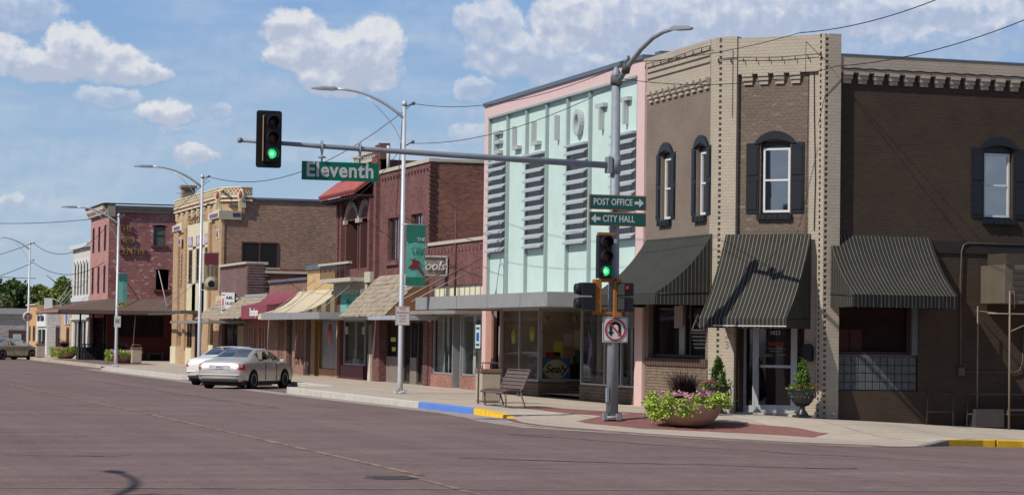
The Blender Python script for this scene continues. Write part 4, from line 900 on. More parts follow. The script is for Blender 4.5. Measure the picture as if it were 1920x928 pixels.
q.build('balustrade', CAPS, D_)
q = MB(); q.lathe([(.3, 0), (.32, .25), (.2, .45), (0, .5)], (23.5, 93.2, 8.35), 12); q.build('roof_fan', mat('white_vent', (.55, .53, .5), .6), D_)
q = MB(); q.fb(fb_, 86.9, 87.15, -.3, .1, 8.3, 8.9); q.build('chimney', REDB, D_)
q = MB(); q.tube([fb_(86.8, -.2, 7.8), fb_(86.8, -.2, 8.8)], .06, 8); q.build('roof_pipe', mat('white_vent', (.55, .53, .5)), D_)
q = MB(); q.fb(fb_, 88.2, 93.4, 0, .85, 3.75, 3.9); q.fb(fb_, 88.0, 93.5, .0, .25, 3.45, 3.75)
for k in range(12): q.fb(fb_, 88.3+k*.43, 88.45+k*.43, .0, .4, 3.3, 3.46)
q.fb(fb_, 88.2, 93.4, .78, .92, 4.42, 4.5); q.fb(fb_, 87.3, 88.2, 0, .3, 3.7, 4.1); q.build('balcony', CAPS, D_)
q = MB()
for k in range(30): a = 88.3+k*.17; q.tube([fb_(a, .85, 3.9), fb_(a, .85, 4.42)], .012, 4)
q.build('balcony_railing', BLACK, D_)
q = MB(); q.fb(fb_, 88.3, 93.2, -.05, .03, 2.45, 3.3); sgn = q.build('sign_board', mat('teal_sign', (.13, .42, .36), .7, var=.2), D_)
q = MB()
for k in range(9): q.fb(fb_, 89.2+k*.45, 89.38+k*.45, .03, .05, 2.75, 3.1)
text('lettering', 'Midwest', fb_, 91.2, .04, 2.95, .5, mat('teal_lettering', (.05, .22, .2), .7), sgn, .01, flip=True)
q.b.free()
q = MB(); q.fb(fb_, 87.7, 93.4, 0, 1.3, 2.3, 2.42); q.build('ledge', mat('ledge_metal', (.28, .26, .24)), D_)
shopfront(D_, fb_, 89.4, 92.9, .55, 2.3, -.06, (89.45, 90.9, 92.85), ALU, .05)
q = MB(); q.fb(fb_, 89.3, 93.0, -.1, .02, -.1, .54); q.build('bulkhead', mat('maroon_panel', (.11, .015, .03), .5), D_)
room(D_, fb_, 88.0, 93.2, .0, 2.5, -.1, 2.6, (.45, .42, .36))
q = MB(); q.fb(fb_, 92.3, 92.75, -.1, -.09, 1.75, 2.05); q.fb(fb_, 89.6, 90.0, -.1, -.09, 1.75, 2.05); q.fb(fb_, 90.9, 91.9, -.3, -.2, .6, .8); q.build('window_poster', mat('white_paper', (.42, .42, .4)), D_)
q = MB(); q.fb(fb_, 92.2, 92.7, -.5, -.4, .7, 1.2); q.fb(fb_, 89.6, 90.2, -.5, -.4, .6, 1.1); q.build('display_goods', mat('mustard_goods', (.3, .22, .05)), D_)
q = MB(); q.fb(fb_, 87.15, 87.9, -.3, .04, -.1, 2.3); q.fb(fb_, 93.15, 93.6, -.3, .04, -.1, 3.7); q.build('brick_pier', REDB, D_)
q = MB(); q.fb(fb_, 87.8, 88.2, 0, .12, -.1, 1.0); q.build('pier_plinth', mat('cream_plinth', (.5, .45, .38)), D_)
q = MB(); q.fb(fb_, 88.5, 89.2, -.2, -.15, 0, 2.1); q.build('door', mat('grey_door', (.2, .19, .18), .5), D_)
# E yellow brick
E_ = empty('yellow_brick_shop', (22.1, 96.5, 0), 'small one-storey yellow brick shop with a cream striped awning', 'building')
YB_ = brick('yellow_brick', (.60, .42, .22), (.52, .36, .18), (.42, .30, .17), var=.08, bump=.6)
q = MB(); q.wall(fb_, 93.6, 99.4, -.2, 4.45, [(93.9, 99.0, -.2, 2.6)], 0, .2); q.build('street_wall', YB_, E_); box_building(E_, 22.1, 93.6, 99.4, 4.4, YB_)
q = MB(); q.fb(fb_, 93.6, 99.42, -.3, .07, 4.42, 4.62); q.build('coping', METCAP, E_)
q = MB()
for k in range(26): q.fb(fb_, 93.7+k*.22, 93.8+k*.22, 0, .03, 4.28, 4.38)
q.build('brick_dentil', mat('brown_dentil', (.25, .15, .08)), E_)
q = MB(); q.fb(fb_, 94.1, 96.8, -.12, -.08, .35, 2.3); q.build('window_board', mat('grey_reflective_board', (.22, .21, .22), .25, .3, .3, 2), E_)
q = MB(); q.lathe([(0, 0), (.42, 0), (.42, .01), (.1, .01)], fb_(95.4, -.07, 1.75), 14, 'x'); q.build('flower_decal', mat('pink_decal', (.45, .15, .17)), E_)
q = MB(); q.fb(fb_, 93.9, 96.9, -.1, 0, -.1, .33); q.build('bulkhead', brick('orange_bulkhead', (.5, .28, .17), (.4, .2, .12), (.4, .3, .2)), E_)
q = MB(); q.fb(fb_, 97.1, 97.7, -.8, -.75, 0, 2.1); dq = q.build('door', DK, E_); q = MB(); q.fb(fb_, 97.0, 97.1, -.8, 0, 0, 2.6); q.fb(fb_, 97.8, 98.6, -.6, 0, 0, 2.6); q.build('timber_panel', mat('ochre_timber', (.28, .16, .06), .7, var=.2), E_)
q = MB(); q.fb(fb_, 98.6, 99.4, -.2, .02, -.2, 2.6); q.build('dark_pier', mat('dark_pier', (.05, .03, .028), .8), E_)
room(E_, fb_, 93.8, 99.2, 0, 2.6, -.25, 2, (.08, .05, .035))
F_ = empty('rough_brick_shop', (22.1, 103.3, 0), 'small one-storey shop of rough pinkish brown brick behind the maroon awning', 'building')
RB = brick('rough_pink_brick', (.30, .17, .13), (.22, .12, .095), (.2, .14, .11), var=.25, bump=1, dark=((.08, .05, .04), .6, 3))
q = MB(); q.wall(fb_, 99.4, 107.3, -.2, 4.05, [(102.2, 103.4, -.2, 2.4)]+[(x, x+.16, .7, 2.3) for x in (99.9, 100.2, 100.6, 100.9, 101.3, 104.0, 104.3, 104.7, 105.0)], 0, .2); q.build('street_wall', RB, F_); box_building(F_, 22.1, 99.4, 107.3, 4.0, RB)
q = MB(); q.fb(fb_, 99.4, 107.32, -.3, .07, 4.02, 4.14); q.build('coping', METCAP, F_)
q = MB()
for k in range(24): q.fb(fb_, 99.5+k*.33, 99.62+k*.33, 0, .03, 3.9, 3.98)
q.build('brick_dentil', mat('dark_dentil', (.07, .03, .03)), F_)
q = MB()
for x in (99.95, 100.7, 101.2, 104.1, 104.8): q.fb(fb_, x-.05, x+.25, 0, .12, .55, .68)
q.build('window_sill', RB, F_); room(F_, fb_, 99.5, 107, 0, 2.4, -.22, 1.5, (.03, .02, .018))
q = MB(); q.fb(fb_, 102.2, 103.4, -.22, -.15, 0, 2.4); q.build('door', mat('dark_bronze', (.035, .03, .028)), F_)
# G
G_ = empty('purple_brick_shop', (22.1, 113, 0), 'one-storey purple brown brick shop with stepped side wall and low shingle canopy', 'building')
PB = brick('purple_brick', (.19, .105, .10), (.14, .08, .08), (.22, .17, .16), var=.15, bump=.7)
OR = brick('orange_red_side', (.33, .10, .05), (.22, .065, .04), (.16, .07, .05), var=.3, dark=((.09, .03, .025), .55, .8))
q = MB(); q.wall(fb_, 112.6, 119.6, -.2, 5.05, [(113.2, 118.8, -.2, 2.3)], 0, .2); q.wall(fb_, 107.3, 112.6, -.2, 3.45, [(107.6, 112.2, -.2, 2.3)], 0, .2)
q.box(22.12, 22.9, 112.55, 112.6, 2.5, 5.05)
for k in range(20): q.box(22.12, 23.0+.1*(k % 2), 112.53, 112.58, 2.5+k*.13, 2.56+k*.13)
q.build('street_wall', PB, G_)
q = MB(); q.face([(22.1, 112.6, -.2), (44, 112.6, -.2), (44, 112.6, 4.55), (23.1, 112.6, 4.62), (22.9, 112.6, 5.0), (22.1, 112.6, 5.0)]); q.face([(22.1, 119.6, -.2), (44, 119.6, -.2), (44, 119.6, 5), (22.1, 119.6, 5)]); q.face([(44, 112.6, -.2), (44, 119.6, -.2), (44, 119.6, 5), (44, 112.6, 4.5)]); q.build('side_wall', OR, G_)
q = MB(); q.box(22.3, 44, 107.4, 112.5, 3.2, 3.3); q.box(22.4, 44, 112.7, 119.5, 4.3, 4.4); q.build('roof', TAR, G_)
q = MB(); q.fb(fb_, 112.55, 119.62, -1.0, .08, 5.03, 5.14); q.box(22.95, 44, 112.5, 112.9, 4.6, 4.72); q.build('coping', CAPS, G_)
q = MB(); q.fb(fb_, 107.3, 112.6, -.3, .1, 3.42, 3.56); q.build('coping', mat('grey_coping', (.3, .3, .31), .7, var=.3, scale=8), G_)
q = MB()
for k in range(26): q.fb(fb_, 112.8+k*.26, 112.92+k*.26, 0, .03, 4.88, 4.98)
q.build('brick_dentil', mat('dark_dentil', (.07, .03, .03)), G_)
shingles(G_, fb_, 107.4, 119.0, 3.45, 1.3, 2.42, 6, SHM, .25)
q = MB(); q.face([fb_(107.4, 0, 3.4), fb_(107.4, 1.3, 2.4), fb_(107.4, 0, 2.4)]); q.build('canopy_end', mat('dark_timber', (.05, .03, .025)), G_)
q = MB(); q.fb(fb_, 111.5, 122.5, .2, 2.0, 2.2, 2.32); q.build('flat_canopy', mat('ledge_metal', (.28, .26, .24)), G_)
shopfront(G_, fb_, 113.2, 118.8, .1, 2.3, -.1, (113.3, 115, 116.5, 118.7), mat('bronze_frame', (.06, .04, .035)), .12)
q = MB()
for a in (108.0, 108.6, 109.4, 110.6, 111.2, 111.8): q.fb(fb_, a, a+.2, -.1, .02, 0, 2.1)
q.build('timber_post', mat('pink_post', (.3, .17, .14), .8), G_)
q = MB(); q.fb(fb_, 109.8, 110.5, -.12, -.05, 0, 2.0); q.fb(fb_, 107.6, 112.2, -.1, .0, 2.0, 2.3); q.build('door', mat('red_door', (.25, .07, .04), .6), G_)
room(G_, fb_, 107.6, 118.8, 0, 2.3, -.22, 2, (.045, .03, .025))
q = MB(); q.fb(fb_, 112.9, 114.8, -.05, -.02, .1, 2.1); q.build('side_panel', mat('tan_panel', (.28, .22, .15), .8), G_)
q = MB(); q.fb(fb_, 118.9, 120.6, -.3, .03, 2.6, 3.6); q.build('cream_panel', mat('cream_render', (.55, .44, .28), .8), G_)
gs = empty('hanging_sign', (21.4, 113.8, 3), 'white projecting box sign with red and black lettering over the low shingle canopy', 'sign')
fg = frame((21.05, 113.6, 0), (1, -.35, 0), (-.35, -1, 0)); q = MB(); q.fb(fg, 0.05, .68, -.3, 0, 2.68, 3.65); q.build('sign_box', mat('sign_side', (.03, .03, .03), .5), gs)
q = MB(); q.fb(fg, 0.03, .66, 0, .02, 2.66, 3.67); q.build('sign_face', mat('sign_white', (.7, .7, .7)), gs)
for z, tx in ((3.42, 'A&L'), (3.14, '15-52'), (2.82, 'AMERICAN')): text('lettering', tx, fg, .42 if z > 3 else .345, .025, z, .19 if z > 3 else .12, BLACK, gs, .002, bold=.006)
q = MB(); q.fb(fg, .08, .14, .02, .025, 3.05, 3.38); q.fb(fg, .05, .2, .02, .025, 3.53, 3.57); q.fb(fg, .05, .2, .02, .025, 2.93, 2.97); q.build('lettering', mat('red_decal2', (.5, .03, .04)), gs)
q = MB(); q.tube([fg(.6, -.15, 3.62), (22.1, 112.9, 3.2)], .02, 5); q.tube([fg(.6, -.15, 2.9), (22.1, 113.2, 2.9)], .02, 5); q.build('bracket', BLACK, gs)
# awnings of the row
MAR = mat('maroon_canvas', (.23, .055, .075), .8, var=.12, scale=1.5)
a_ = awning(fb_, 101.2, 106.9, 3.56, 1.35, 2.97, 2.36, MAR, MAR, MAR, 'maroon cloth awning with deep front and white lettering on the rough brick shop', (22.1, 104, 2.4))
text('lettering', 'Boutique', fb_, 104.8, 1.38, 2.65, .5, mat('sign_white', (.7, .7, .7)), a_, .008, flip=True, align='LEFT', bold=.01)
CRM = mat('cream_canvas', (.52, .44, .31), .85, var=.08)
CRE = stripes('cream_stripe_end', (.45, .36, .22), (.16, .12, .08), (1, 0), .36, .5); CRV = stripes('cream_stripe_valance', (.58, .52, .38), (.3, .24, .15), (0, 1), .2, .3)
awning(fb_, 93.7, 101.0, 3.55, 1.75, 2.56, 2.32, CRM, CRE, CRV, 'cream striped awning with brown striped end over the yellow brick shop', (22.1, 97.5, 2.4))
cp = empty('flat_canopy', (20, 90, 2.3), 'thin flat grey metal canopy crossing the cream awning above the sidewalk', 'canopy')
q = MB(); q.box(19.95, 22.0, 87.5, 93.5, 2.4, 2.5); q.box(19.95, 21.2, 93.5, 98.0, 2.5, 2.53); q.build('canopy_roof', mat('ledge_metal', (.28, .26, .24)), cp)
q = MB(); q.box(19.9, 19.96, 93.4, 98.2, 2.3, 2.58); q.box(19.96, 21.9, 87.4, 87.46, 2.3, 2.56) ; q.box(19.9, 19.96, 87.4, 93.4, 2.3, 2.56); q.build('fascia', MET, cp)
q = MB()
for a in (88.6, 91.2, 94.6, 97.4): q.tube([(22.08, a+.4, 4.1 if a < 93 else 4.0), (20.1, a, 2.55)], .014, 5)
q.build('tie_rod', mat('rod_metal', (.35, .33, .3)), cp)
# ------------------------------------------------------------ terracotta-trimmed hall
H_ = empty('ornate_hall', (22.5, 127, 0), 'tan brick hall with cream and purple terracotta ornament and tall narrow windows', 'building')
fh = street(22.5); hs = side(120.8)
TB = brick('tan_brick', (.47, .31, .18), (.41, .265, .15), (.4, .29, .19), var=.1, bump=.5)
TBS = brick('brown_mixed_brick', (.36, .21, .145), (.23, .13, .095), (.33, .24, .18), var=.2, bump=.9, dark=((.10, .05, .04), .6, 1.2))
CRT = mat('cream_terracotta', (.66, .58, .40), .6, var=.1); PUR = mat('purple_terracotta', (.16, .10, .26), .5, var=.2); REDT = mat('red_terracotta', (.40, .08, .07), .6, var=.2); GREYT = mat('grey_line', (.16, .17, .17), .7)
q = MB(); q.wall(fh, 121.75, 135.6, 7.92, 9.0); q.wall(fh, 120.8, 135.6, -.3, 7.92, [(125.0, 126.2, 4.4, 6.25), (127.4, 128.8, 4.4, 6.25), (129.9, 131.2, 4.4, 6.25), (123.0, 123.5, 4.2, 6.1), (133.3, 133.9, 4.2, 6.1), (129.8, 131.4, .9, 2.4), (126.9, 128.9, 0, 2.6), (123.4, 124.6, .9, 2.4), (133.4, 133.9, 1.0, 2.4)], 0, .25)
q.build('street_wall', TB, H_)
q = MB(); q.face([(22.5, 120.8, -.3), (46, 120.8, -.3), (46, 120.8, 7.92), (22.5, 120.8, 7.92)]); q.face([(23.35, 120.8, 7.92), (46, 120.8, 7.92), (46, 120.8, 8.6), (23.35, 120.8, 8.6)]); q.face([(22.5, 135.6, -.3), (46, 135.6, -.3), (46, 135.6, 8.6), (22.5, 135.6, 8.6)]); q.face([(46, 120.8, -.3), (46, 135.6, -.3), (46, 135.6, 8.6), (46, 120.8, 8.6)]); q.build('side_wall', TBS, H_)
q = MB(); q.box(22.8, 45.9, 120.9, 135.5, 8.2, 8.3); q.build('roof', TAR, H_)
q = MB(); q.box(23.6, 46.05, 120.7, 121.1, 8.55, 8.66); q.build('coping', METCAP, H_)
# piers
q = MB()
for a0, a1 in ((120.75, 122.7), (124.2, 124.7), (131.6, 132.2), (134.0, 135.65)): q.fb(fh, a0, a1, 0, .14, .9, 7.5)
q.build('brick_pier', TB, H_)
# chamfered parapet
PP = [(22.42, 135.7), (22.42, 121.75), (23.35, 120.72), (23.9, 120.72)]
pa = MB(); zb_, zt2 = 8.5, 9.17
for a, b in zip(PP, PP[1:]):
    A = Vector((*a, 0)); Bv = Vector((*b, 0)); L_ = (Bv-A).length; fq = frame(A, Bv-A, (Bv-A).cross(Vector((0, 0, 1)))) ; n = max(2, round(L_/.42)); st_ = L_/n
    if fq.n.x > .1 or (abs(fq.n.x) < .2 and fq.n.y > 0): fq = frame(A, Bv-A, -(Bv-A).cross(Vector((0, 0, 1))))
    pa.fb(fq, 0, L_, -.35, 0, zb_, zt2)
    zz = MB()
    for k in range(n):
        a0 = k*st_; c = a0+st_/2
        for (u0, w0, u1, w1) in ((a0, zt2-.04, c, zt2-.34), (c, zt2-.34, a0+st_, zt2-.04), (a0, zt2-.34, c, zt2-.04), (c, zt2-.04, a0+st_, zt2-.34)):
            zz.hexa([fq(u0, .0, w0-.03), fq(u1, .0, w1-.03), fq(u1, .03, w1-.03), fq(u0, .03, w0-.03), fq(u0, .0, w0+.03), fq(u1, .0, w1+.03), fq(u1, .03, w1+.03), fq(u0, .03, w0+.03)])
    zz.fb(fq, 0, L_, 0, .06, zt2-.03, zt2+.03); zz.fb(fq, 0, L_, 0, .08, 8.66, 8.76); zz.fb(fq, 0, L_, 0, .07, 8.46, 8.55); zz.build('zigzag_frieze', CRT, H_)
    rd = MB()
    for k in range(n):
        c = k*st_+st_/2; rd.prism([fq(c, .012, zt2-.08), fq(c+.1, .012, zt2-.19), fq(c, .012, zt2-.3), fq(c-.1, .012, zt2-.19)], fq.n*.01)
    rd.fb(fq, 0, L_, .0, .075, 8.6, 8.63) ; rd.build('red_diamond', REDT, H_)
pa.build('parapet', mat('grey_terracotta', (.30, .27, .21), .7, var=.1), H_)
q = MB(); q.prism([(22.5, 121.75, 7.9), (23.36, 120.8, 7.9), (23.6, 121.9, 7.9)], (0, 0, .7)); q.build('parapet_corner', TB, H_)
q = MB(); q.prism([(22.5, 121.75, 7.9), (22.5, 120.8, 7.9), (23.36, 120.8, 7.9)], (0, 0, .04)); q.build('corner_ledge', CRT, H_)
for (x, y) in ((22.36, 121.8), (23.33, 120.66)):
    q = MB(); q.lathe([(.02, 8.32), (.12, 8.42), (.21, 8.62), (.19, 8.8), (.09, 9.0), (.02, 9.08)], (x, y, 0), 12); q.build('finial', CRT, H_)
    q = MB(); q.lathe([(.02, 8.55), (.1, 8.68), (.09, 8.82), (.02, 9.0)], (x-.09, y-.13, 0), 10); q.build('finial_core', REDT, H_)
    q = MB()
    for k in range(4): q.box(x-.16+k*.1, x-.1+k*.1, y-.1, y, 8.12, 8.42)
    q.build('finial_drop', CRT, H_)
q = MB()
for k in range(8):
    a = 123.2+k*1.7; q.fb(fh, a, a+.18, 0, .1, 8.0, 8.5); q.fb(fh, a-.35, a+.5, 0, .06, 8.3, 8.42)
q.fb(fh, 120.9, 135.6, 0, .1, 9.0, 9.1); q.build('pendant', CRT, H_)
text('lettering', 'TEMPLE', fh, 129.6, .01, 7.85, .75, mat('dark_lettering', (.10, .06, .04), .8), H_, .01, flip=True, sx=1.6)
q = MB(); q.fb(fh, 124.7, 131.6, 0, .12, 4.3, 7.6) if False else None
for a0, a1, z0, z1 in ((124.7, 131.6, 6.95, 7.62), (124.7, 125.0, 2.75, 6.95), (126.2, 127.4, 2.75, 6.95), (128.8, 129.9, 2.75, 6.95), (131.2, 131.6, 2.75, 6.95), (125.0, 131.2, 2.75, 4.38), (125.0, 131.2, 6.25, 6.4)): q.fb(fh, a0, a1, 0, .03, z0, z1)
q.fb(fh, 122.7, 124.2, .0, .1, 0, 1.1); q.fb(fh, 120.7, 122.75, 0, .2, -.2, .95); q.fb(fh, 133.9, 135.7, 0, .2, -.2, .95); q.fb(fh, 129.7, 131.6, 0, .05, -.2, .9); q.build('cream_panel', CRT, H_)
for a0, a1 in ((125.0, 126.2), (127.4, 128.8), (129.9, 131.2)):
    q = MB(); q.fb(fh, a0, a1, 0, .036, 6.4, 6.95); q.build('purple_panel', PUR, H_)
    q = MB(); m_ = (a0+a1)/2
    q.prism([fh(m_-.15, .04, 6.42), fh(m_+.15, .04, 6.42), fh(m_+.5, .04, 6.7), fh(m_+.2, .04, 6.93), fh(m_-.2, .04, 6.93), fh(m_-.5, .04, 6.55)], (-.02, 0, 0)); q.build('diamond', mat('lilac_terracotta', (.5, .42, .5), .6), H_)
    sash(H_, fh, a0, a1, 4.4, 6.25, .0, mat('timber_frame', (.12, .07, .05), .6), .08, True, 2, FARG)
q = MB()
for a in (124.85, 126.35, 127.25, 128.95, 129.75, 131.35, 123.2, 133.6):
    for k in range(9): q.fb(fh, a-.07, a+.07, .03, .06, 4.45+k*.22, 4.56+k*.22)
q.build('quoin', mat('cream_bead', (.6, .53, .4), .6), H_)
for a0, a1, z in ((121.0, 124.3, 7.62), (132.6, 135.6, 7.42)):
    q = MB(); q.prism([fh(a0, .22, z), fh(a1, .22, z), fh(a1, .22, z+.3), fh(a0+.2, .22, z+.42), fh(a0-.1, .22, z+.42), fh(a0-.1, .22, z-.15), fh(a0, .22, z-.15)], (.22, 0, 0)); q.build('pier_cap', CRT, H_)
    q = MB(); q.fb(fh, a0+.5, a1-.5, .22, .24, z+.06, z+.24); q.build('purple_panel', PUR, H_)
q = MB(); q.box(22.2, 23.35, 120.66, 120.82, 7.5, 7.95); q.build('side_cap', mat('shaded_terracotta', (.36, .31, .22), .7), H_)  # cream of the pier cap, darkened to paint in this face's shade
q = MB(); q.box(22.9, 23.28, 120.64, 120.67, 7.66, 7.84); q.build('purple_panel', mat('shaded_purple', (.06, .04, .10), .5), H_)  # purple of the front panels with the side shade mixed in
for a in (121.8, 133.3):
    q = MB(); q.fb(fh, a-.35, a+.35, .14, .17, 6.55, 7.05); q.build('medallion', CRT, H_)
    q = MB(); q.lathe([(0, 0), (.2, 0), (.2, .02), (0, .02)], fh(a, .19, 6.8), 10, 'x'); q.build('purple_panel', PUR, H_)
q = MB(); q.fb(hs, 23.45, 25.25, -.02, .02, 5.1, 6.35); wn = q.build('window', mat('dark_opening', (.018, .014, .012), .4), H_)
q = MB()
for a0, a1, z0, z1 in ((23.4, 25.3, 6.33, 6.4), (23.4, 23.46, 5.1, 6.35), (25.24, 25.3, 5.1, 6.35), (24.3, 24.38, 5.12, 6.33)): q.fb(hs, a0, a1, 0, .05, z0, z1)
q.build('window_frame', mat('brown_frame', (.10, .045, .035), .6), wn)
q = MB(); q.fb(hs, 23.6, 25.4, 0, .12, 4.98, 5.1); q.build('window_sill', CAPS, H_)
q = MB(); q.fb(hs, 22.3, 22.9, 0, .02, -.3, 4.2); q.build('side_pier', TBS, H_)
room(H_, fh, 122.9, 134, 0, 7, -.26, 3, (.03, .025, .02))
for a0, a1, z0, z1 in ((129.8, 131.4, .9, 2.4), (123.4, 124.6, .9, 2.4), (126.9, 128.9, 0, 2.6)): shopfront(H_, fh, a0, a1, z0, z1, .0, (a0+.04, (a0+a1)/2, a1-.04), mat('timber_frame', (.12, .07, .05)), .08, pm=FARG)
q = MB(); q.fb(fh, 126.4, 129.6, 0, 1.2, 2.75, 2.9); q.fb(fh, 129.4, 138, 1.0, 1.15, 2.72, 2.8); q.build('flat_canopy', mat('dark_canopy', (.09, .08, .075), .6), H_)
q = MB()
for a in (127, 130): q.tube([fh(a, .1, 4.6), fh(a+2.2, 1.8, 2.9)], .02, 4)
q.build('tie_rod', mat('rod_metal', (.35, .33, .3)), H_)
q = MB(); q.fb(frame((22.5, 0, 0), (0, 1, 0), (-1, 0, 0)), 134.8, 135.5, -.9, -.2, 9.0, 10.0); q.fb(fh, 134.7, 135.6, -1, -.1, 9.9, 10.05); q.build('chimney', brick('chimney_brick', (.3, .24, .17), (.25, .19, .14), (.3, .25, .2)), H_)

# ------------------------------------------------------------ red brick corner block with brown skirt roof
I_ = empty('red_corner_block', (20.3, 147, 0), 'red painted brick corner block with flaking paint and a brown skirt roof', 'building')
fi = side(147); fif = street(20.28)
RP = brick('red_painted_brick', (.33, .15, .135), (.30, .13, .12), (.26, .12, .11), var=.12, bump=.5, peel=((.50, .38, .37), .575, 2.4), dark=((.19, .055, .05), .5, .5))
RPF = brick('pink_front_brick', (.52, .28, .25), (.48, .25, .22), (.3, .13, .12), var=.1, bump=.4)
q = MB(); q.wall(fi, 20.3, 34, -.2, 9.25, [(23.0, 23.75, 7.05, 8.3), (23.2, 24.0, 4.35, 5.6), (20.65, 23.7, 1.42, 2.75)], 0, .2); q.build('side_wall', RP, I_)
q = MB(); q.wall(fif, 147, 155.4, -.2, 9.25, [(148.2, 149.2, 6.7, 8.3), (150.9, 151.9, 6.7, 8.3), (153.6, 154.6, 6.7, 8.3), (148.2, 149.2, 4.1, 5.8), (150.9, 151.9, 4.1, 5.8), (153.6, 154.6, 4.1, 5.8), (147.5, 154.9, .2, 2.6)], 0, .25)
q.build('street_wall', RPF, I_)
q = MB(); q.face([(20.3, 155.4, 0), (34, 155.4, 0), (34, 155.4, 9.2), (20.3, 155.4, 9.2)]); q.face([(34, 147, 0), (34, 155.4, 0), (34, 155.4, 9.2), (34, 147, 9.2)]); q.build('rear_wall', RP, I_)
q = MB(); q.box(20.5, 33.9, 147.2, 155.3, 9.0, 9.1); q.build('roof', TAR, I_)
COR = mat('grey_cornice', (.26, .23, .19), .8, var=.15); COF = mat('cream_cornice', (.46, .40, .32), .8, var=.1)
q = MB(); q.fb(fi, 20.3, 34, 0, .22, 9.25, 9.42); q.fb(fi, 20.3, 34, 0, .12, 9.02, 9.25); q.fb(fi, 20.15, 20.6, 0, .35, 8.75, 9.5)
for k in range(60): q.fb(fi, 20.7+k*.2, 20.78+k*.2, .12, .2, 9.16, 9.25)
q.build('cornice', COR, I_)
q = MB(); q.fb(fif, 147.35, 155.4, 0, .35, 9.2, 9.5); q.fb(fif, 147.35, 155.4, 0, .22, 8.95, 9.2)
for k in range(30): q.fb(fif, 147.5+k*.26, 147.62+k*.26, .22, .3, 9.1, 9.2)
q.build('cornice', COF, I_)
q = MB(); q.box(19.9, 34, 146.6, 147.0, 9.5, 9.56); q.box(19.85, 20.6, 147, 155.4, 9.5, 9.56); q.build('roof_edge', mat('dark_edge', (.05, .04, .04), .7), I_)
GOLD = mat('gilt_letter', (.24, .16, .06), .6, .1)
for z, tx, a in ((8.02, 'THE', 21.25), (7.33, 'NEU', 21.35), (6.62, 'CENTRE', 21.65)): text('lettering', tx, fi, a, .1, z, .55, GOLD, I_, .06, sx=.85)
for a0, a1, z0, z1, blind in ((23.0, 23.75, 7.05, 8.3, True), (23.2, 24.0, 4.35, 5.6, False)):
    if blind:
        q = MB(); q.fb(fi, a0, a1, -.15, -.1, z0, z1-.1); w_ = q.build('window', mat('slate_blind', (.075, .10, .10), .6), I_)
        q = MB(); q.fb(fi, a0, a1, -.1, -.06, (z0+z1)/2-.02, (z0+z1)/2+.03); q.fb(fi, a1-.07, a1, -.1, -.05, z0, z1-.1); q.build('window_frame', mat('brown_frame', (.10, .045, .035)), w_)
    hood(I_, fi, a0-.04, a1+.04, z1-.05, z1+.12, .12, -.18, .03, RP)
    q = MB(); q.fb(fi, a0-.15, a1+.12, 0, .1, z0-.14, z0); q.build('window_sill', mat('dark_red_sill', (.12, .04, .035), .8), I_)
for a0 in (148.2, 150.9, 153.6):
    for z0, z1 in ((6.7, 8.3), (4.1, 5.8)): sash(I_, fif, a0, a0+1, z0, z1, -.01, mat('dark_red_frame', (.05, .02, .018)), .1, pm=FARG)
room(I_, fi, 20.6, 33, .2, 8.8, -.25, 4, (.03, .022, .02))
shopfront(I_, fi, 20.65, 23.7, 1.42, 2.75, -.1, (20.7, 22.2, 23.65), BLACK, .06)
q = MB(); q.fb(fi, 20.3, 30, -.2, .03, -.2, 1.42); q.fb(fi, 23.7, 30, -.2, .03, 1.42, 2.9); q.fb(fi, 20.3, 20.65, -.2, .03, 1.42, 2.9); q.build('ground_floor_wall', mat('deep_red_paint', (.115, .018, .017), .7, var=.15), I_)
q = MB(); q.fb(fi, 22.75, 23.75, .03, .08, .05, .48); q.build('basement_window', mat('grey_lintel', (.12, .10, .09), .8), I_)
q = MB(); q.fb(fi, 22.9, 23.6, .08, .09, .02, .38); q.build('basement_pane', DK, I_)
BRR = mat('brown_shingle_roof', (.13, .085, .07), .9, var=.2, scale=3)
q = MB()
W0 = [(20.3, 155.4, 3.72), (20.3, 147, 3.72), (34, 147, 3.72)]; E0 = [(16.9, 155.4, 3.0), (16.9, 143.4, 3.0), (34, 143.4, 3.0)]
q.face([W0[0], W0[1], E0[1], E0[0]]); q.face([W0[1], W0[2], E0[2], E0[1]])
for a, b in zip(E0, E0[1:]): q.face([a, b, (b[0], b[1], b[2]-.22), (a[0], a[1], a[2]-.22)])
q.build('skirt_roof', BRR, I_)
q = MB(); q.face([(16.9, 155.4, 2.8), (20.3, 155.4, 2.8), (20.3, 147, 2.8), (34, 147, 2.8), (34, 143.4, 2.8), (16.9, 143.4, 2.8)]); q.build('soffit', mat('dark_timber', (.05, .03, .025)), I_)
q = MB(); q.box(16.86, 16.9, 143.36, 155.4, 2.84, 3.0); q.build('fascia', mat('pink_fascia', (.36, .18, .15), .7), I_)
q = MB()
for a, zt_ in ((20.75, 5.6), (23.35, 5.5)): q.tube([fi(a, .05, zt_), fi(a+.15, 2.6, 3.25)], .03, 5)
q.tube([fi(21.6, 2.6, 2.8), fi(21.55, 2.0, .4)], .03, 5); q.build('tie_rod', mat('pale_rod', (.42, .36, .34), .6), I_)
q = MB()
for a in (18.7, 19.5, 20.2): q.tube([(a, 147.4, 0), (a, 147.4, 2.8)], .06, 6)
for k in range(8): q.tube([(18.7+k*.2, 146.2, .0), (18.7+k*.2, 146.2, .95)], .02, 4)
q.tube([(18.7, 146.2, .95), (20.1, 146.2, .95)], .03, 5)
q.build('porch_railing', BLACK, I_)
q = MB(); q.box(18.8, 20.2, 147.2, 150, 0, .75); q.box(18.9, 20.2, 146.6, 147.2, 0, .4); q.build('porch_step', mat('dark_step', (.02, .02, .02), .8), I_)
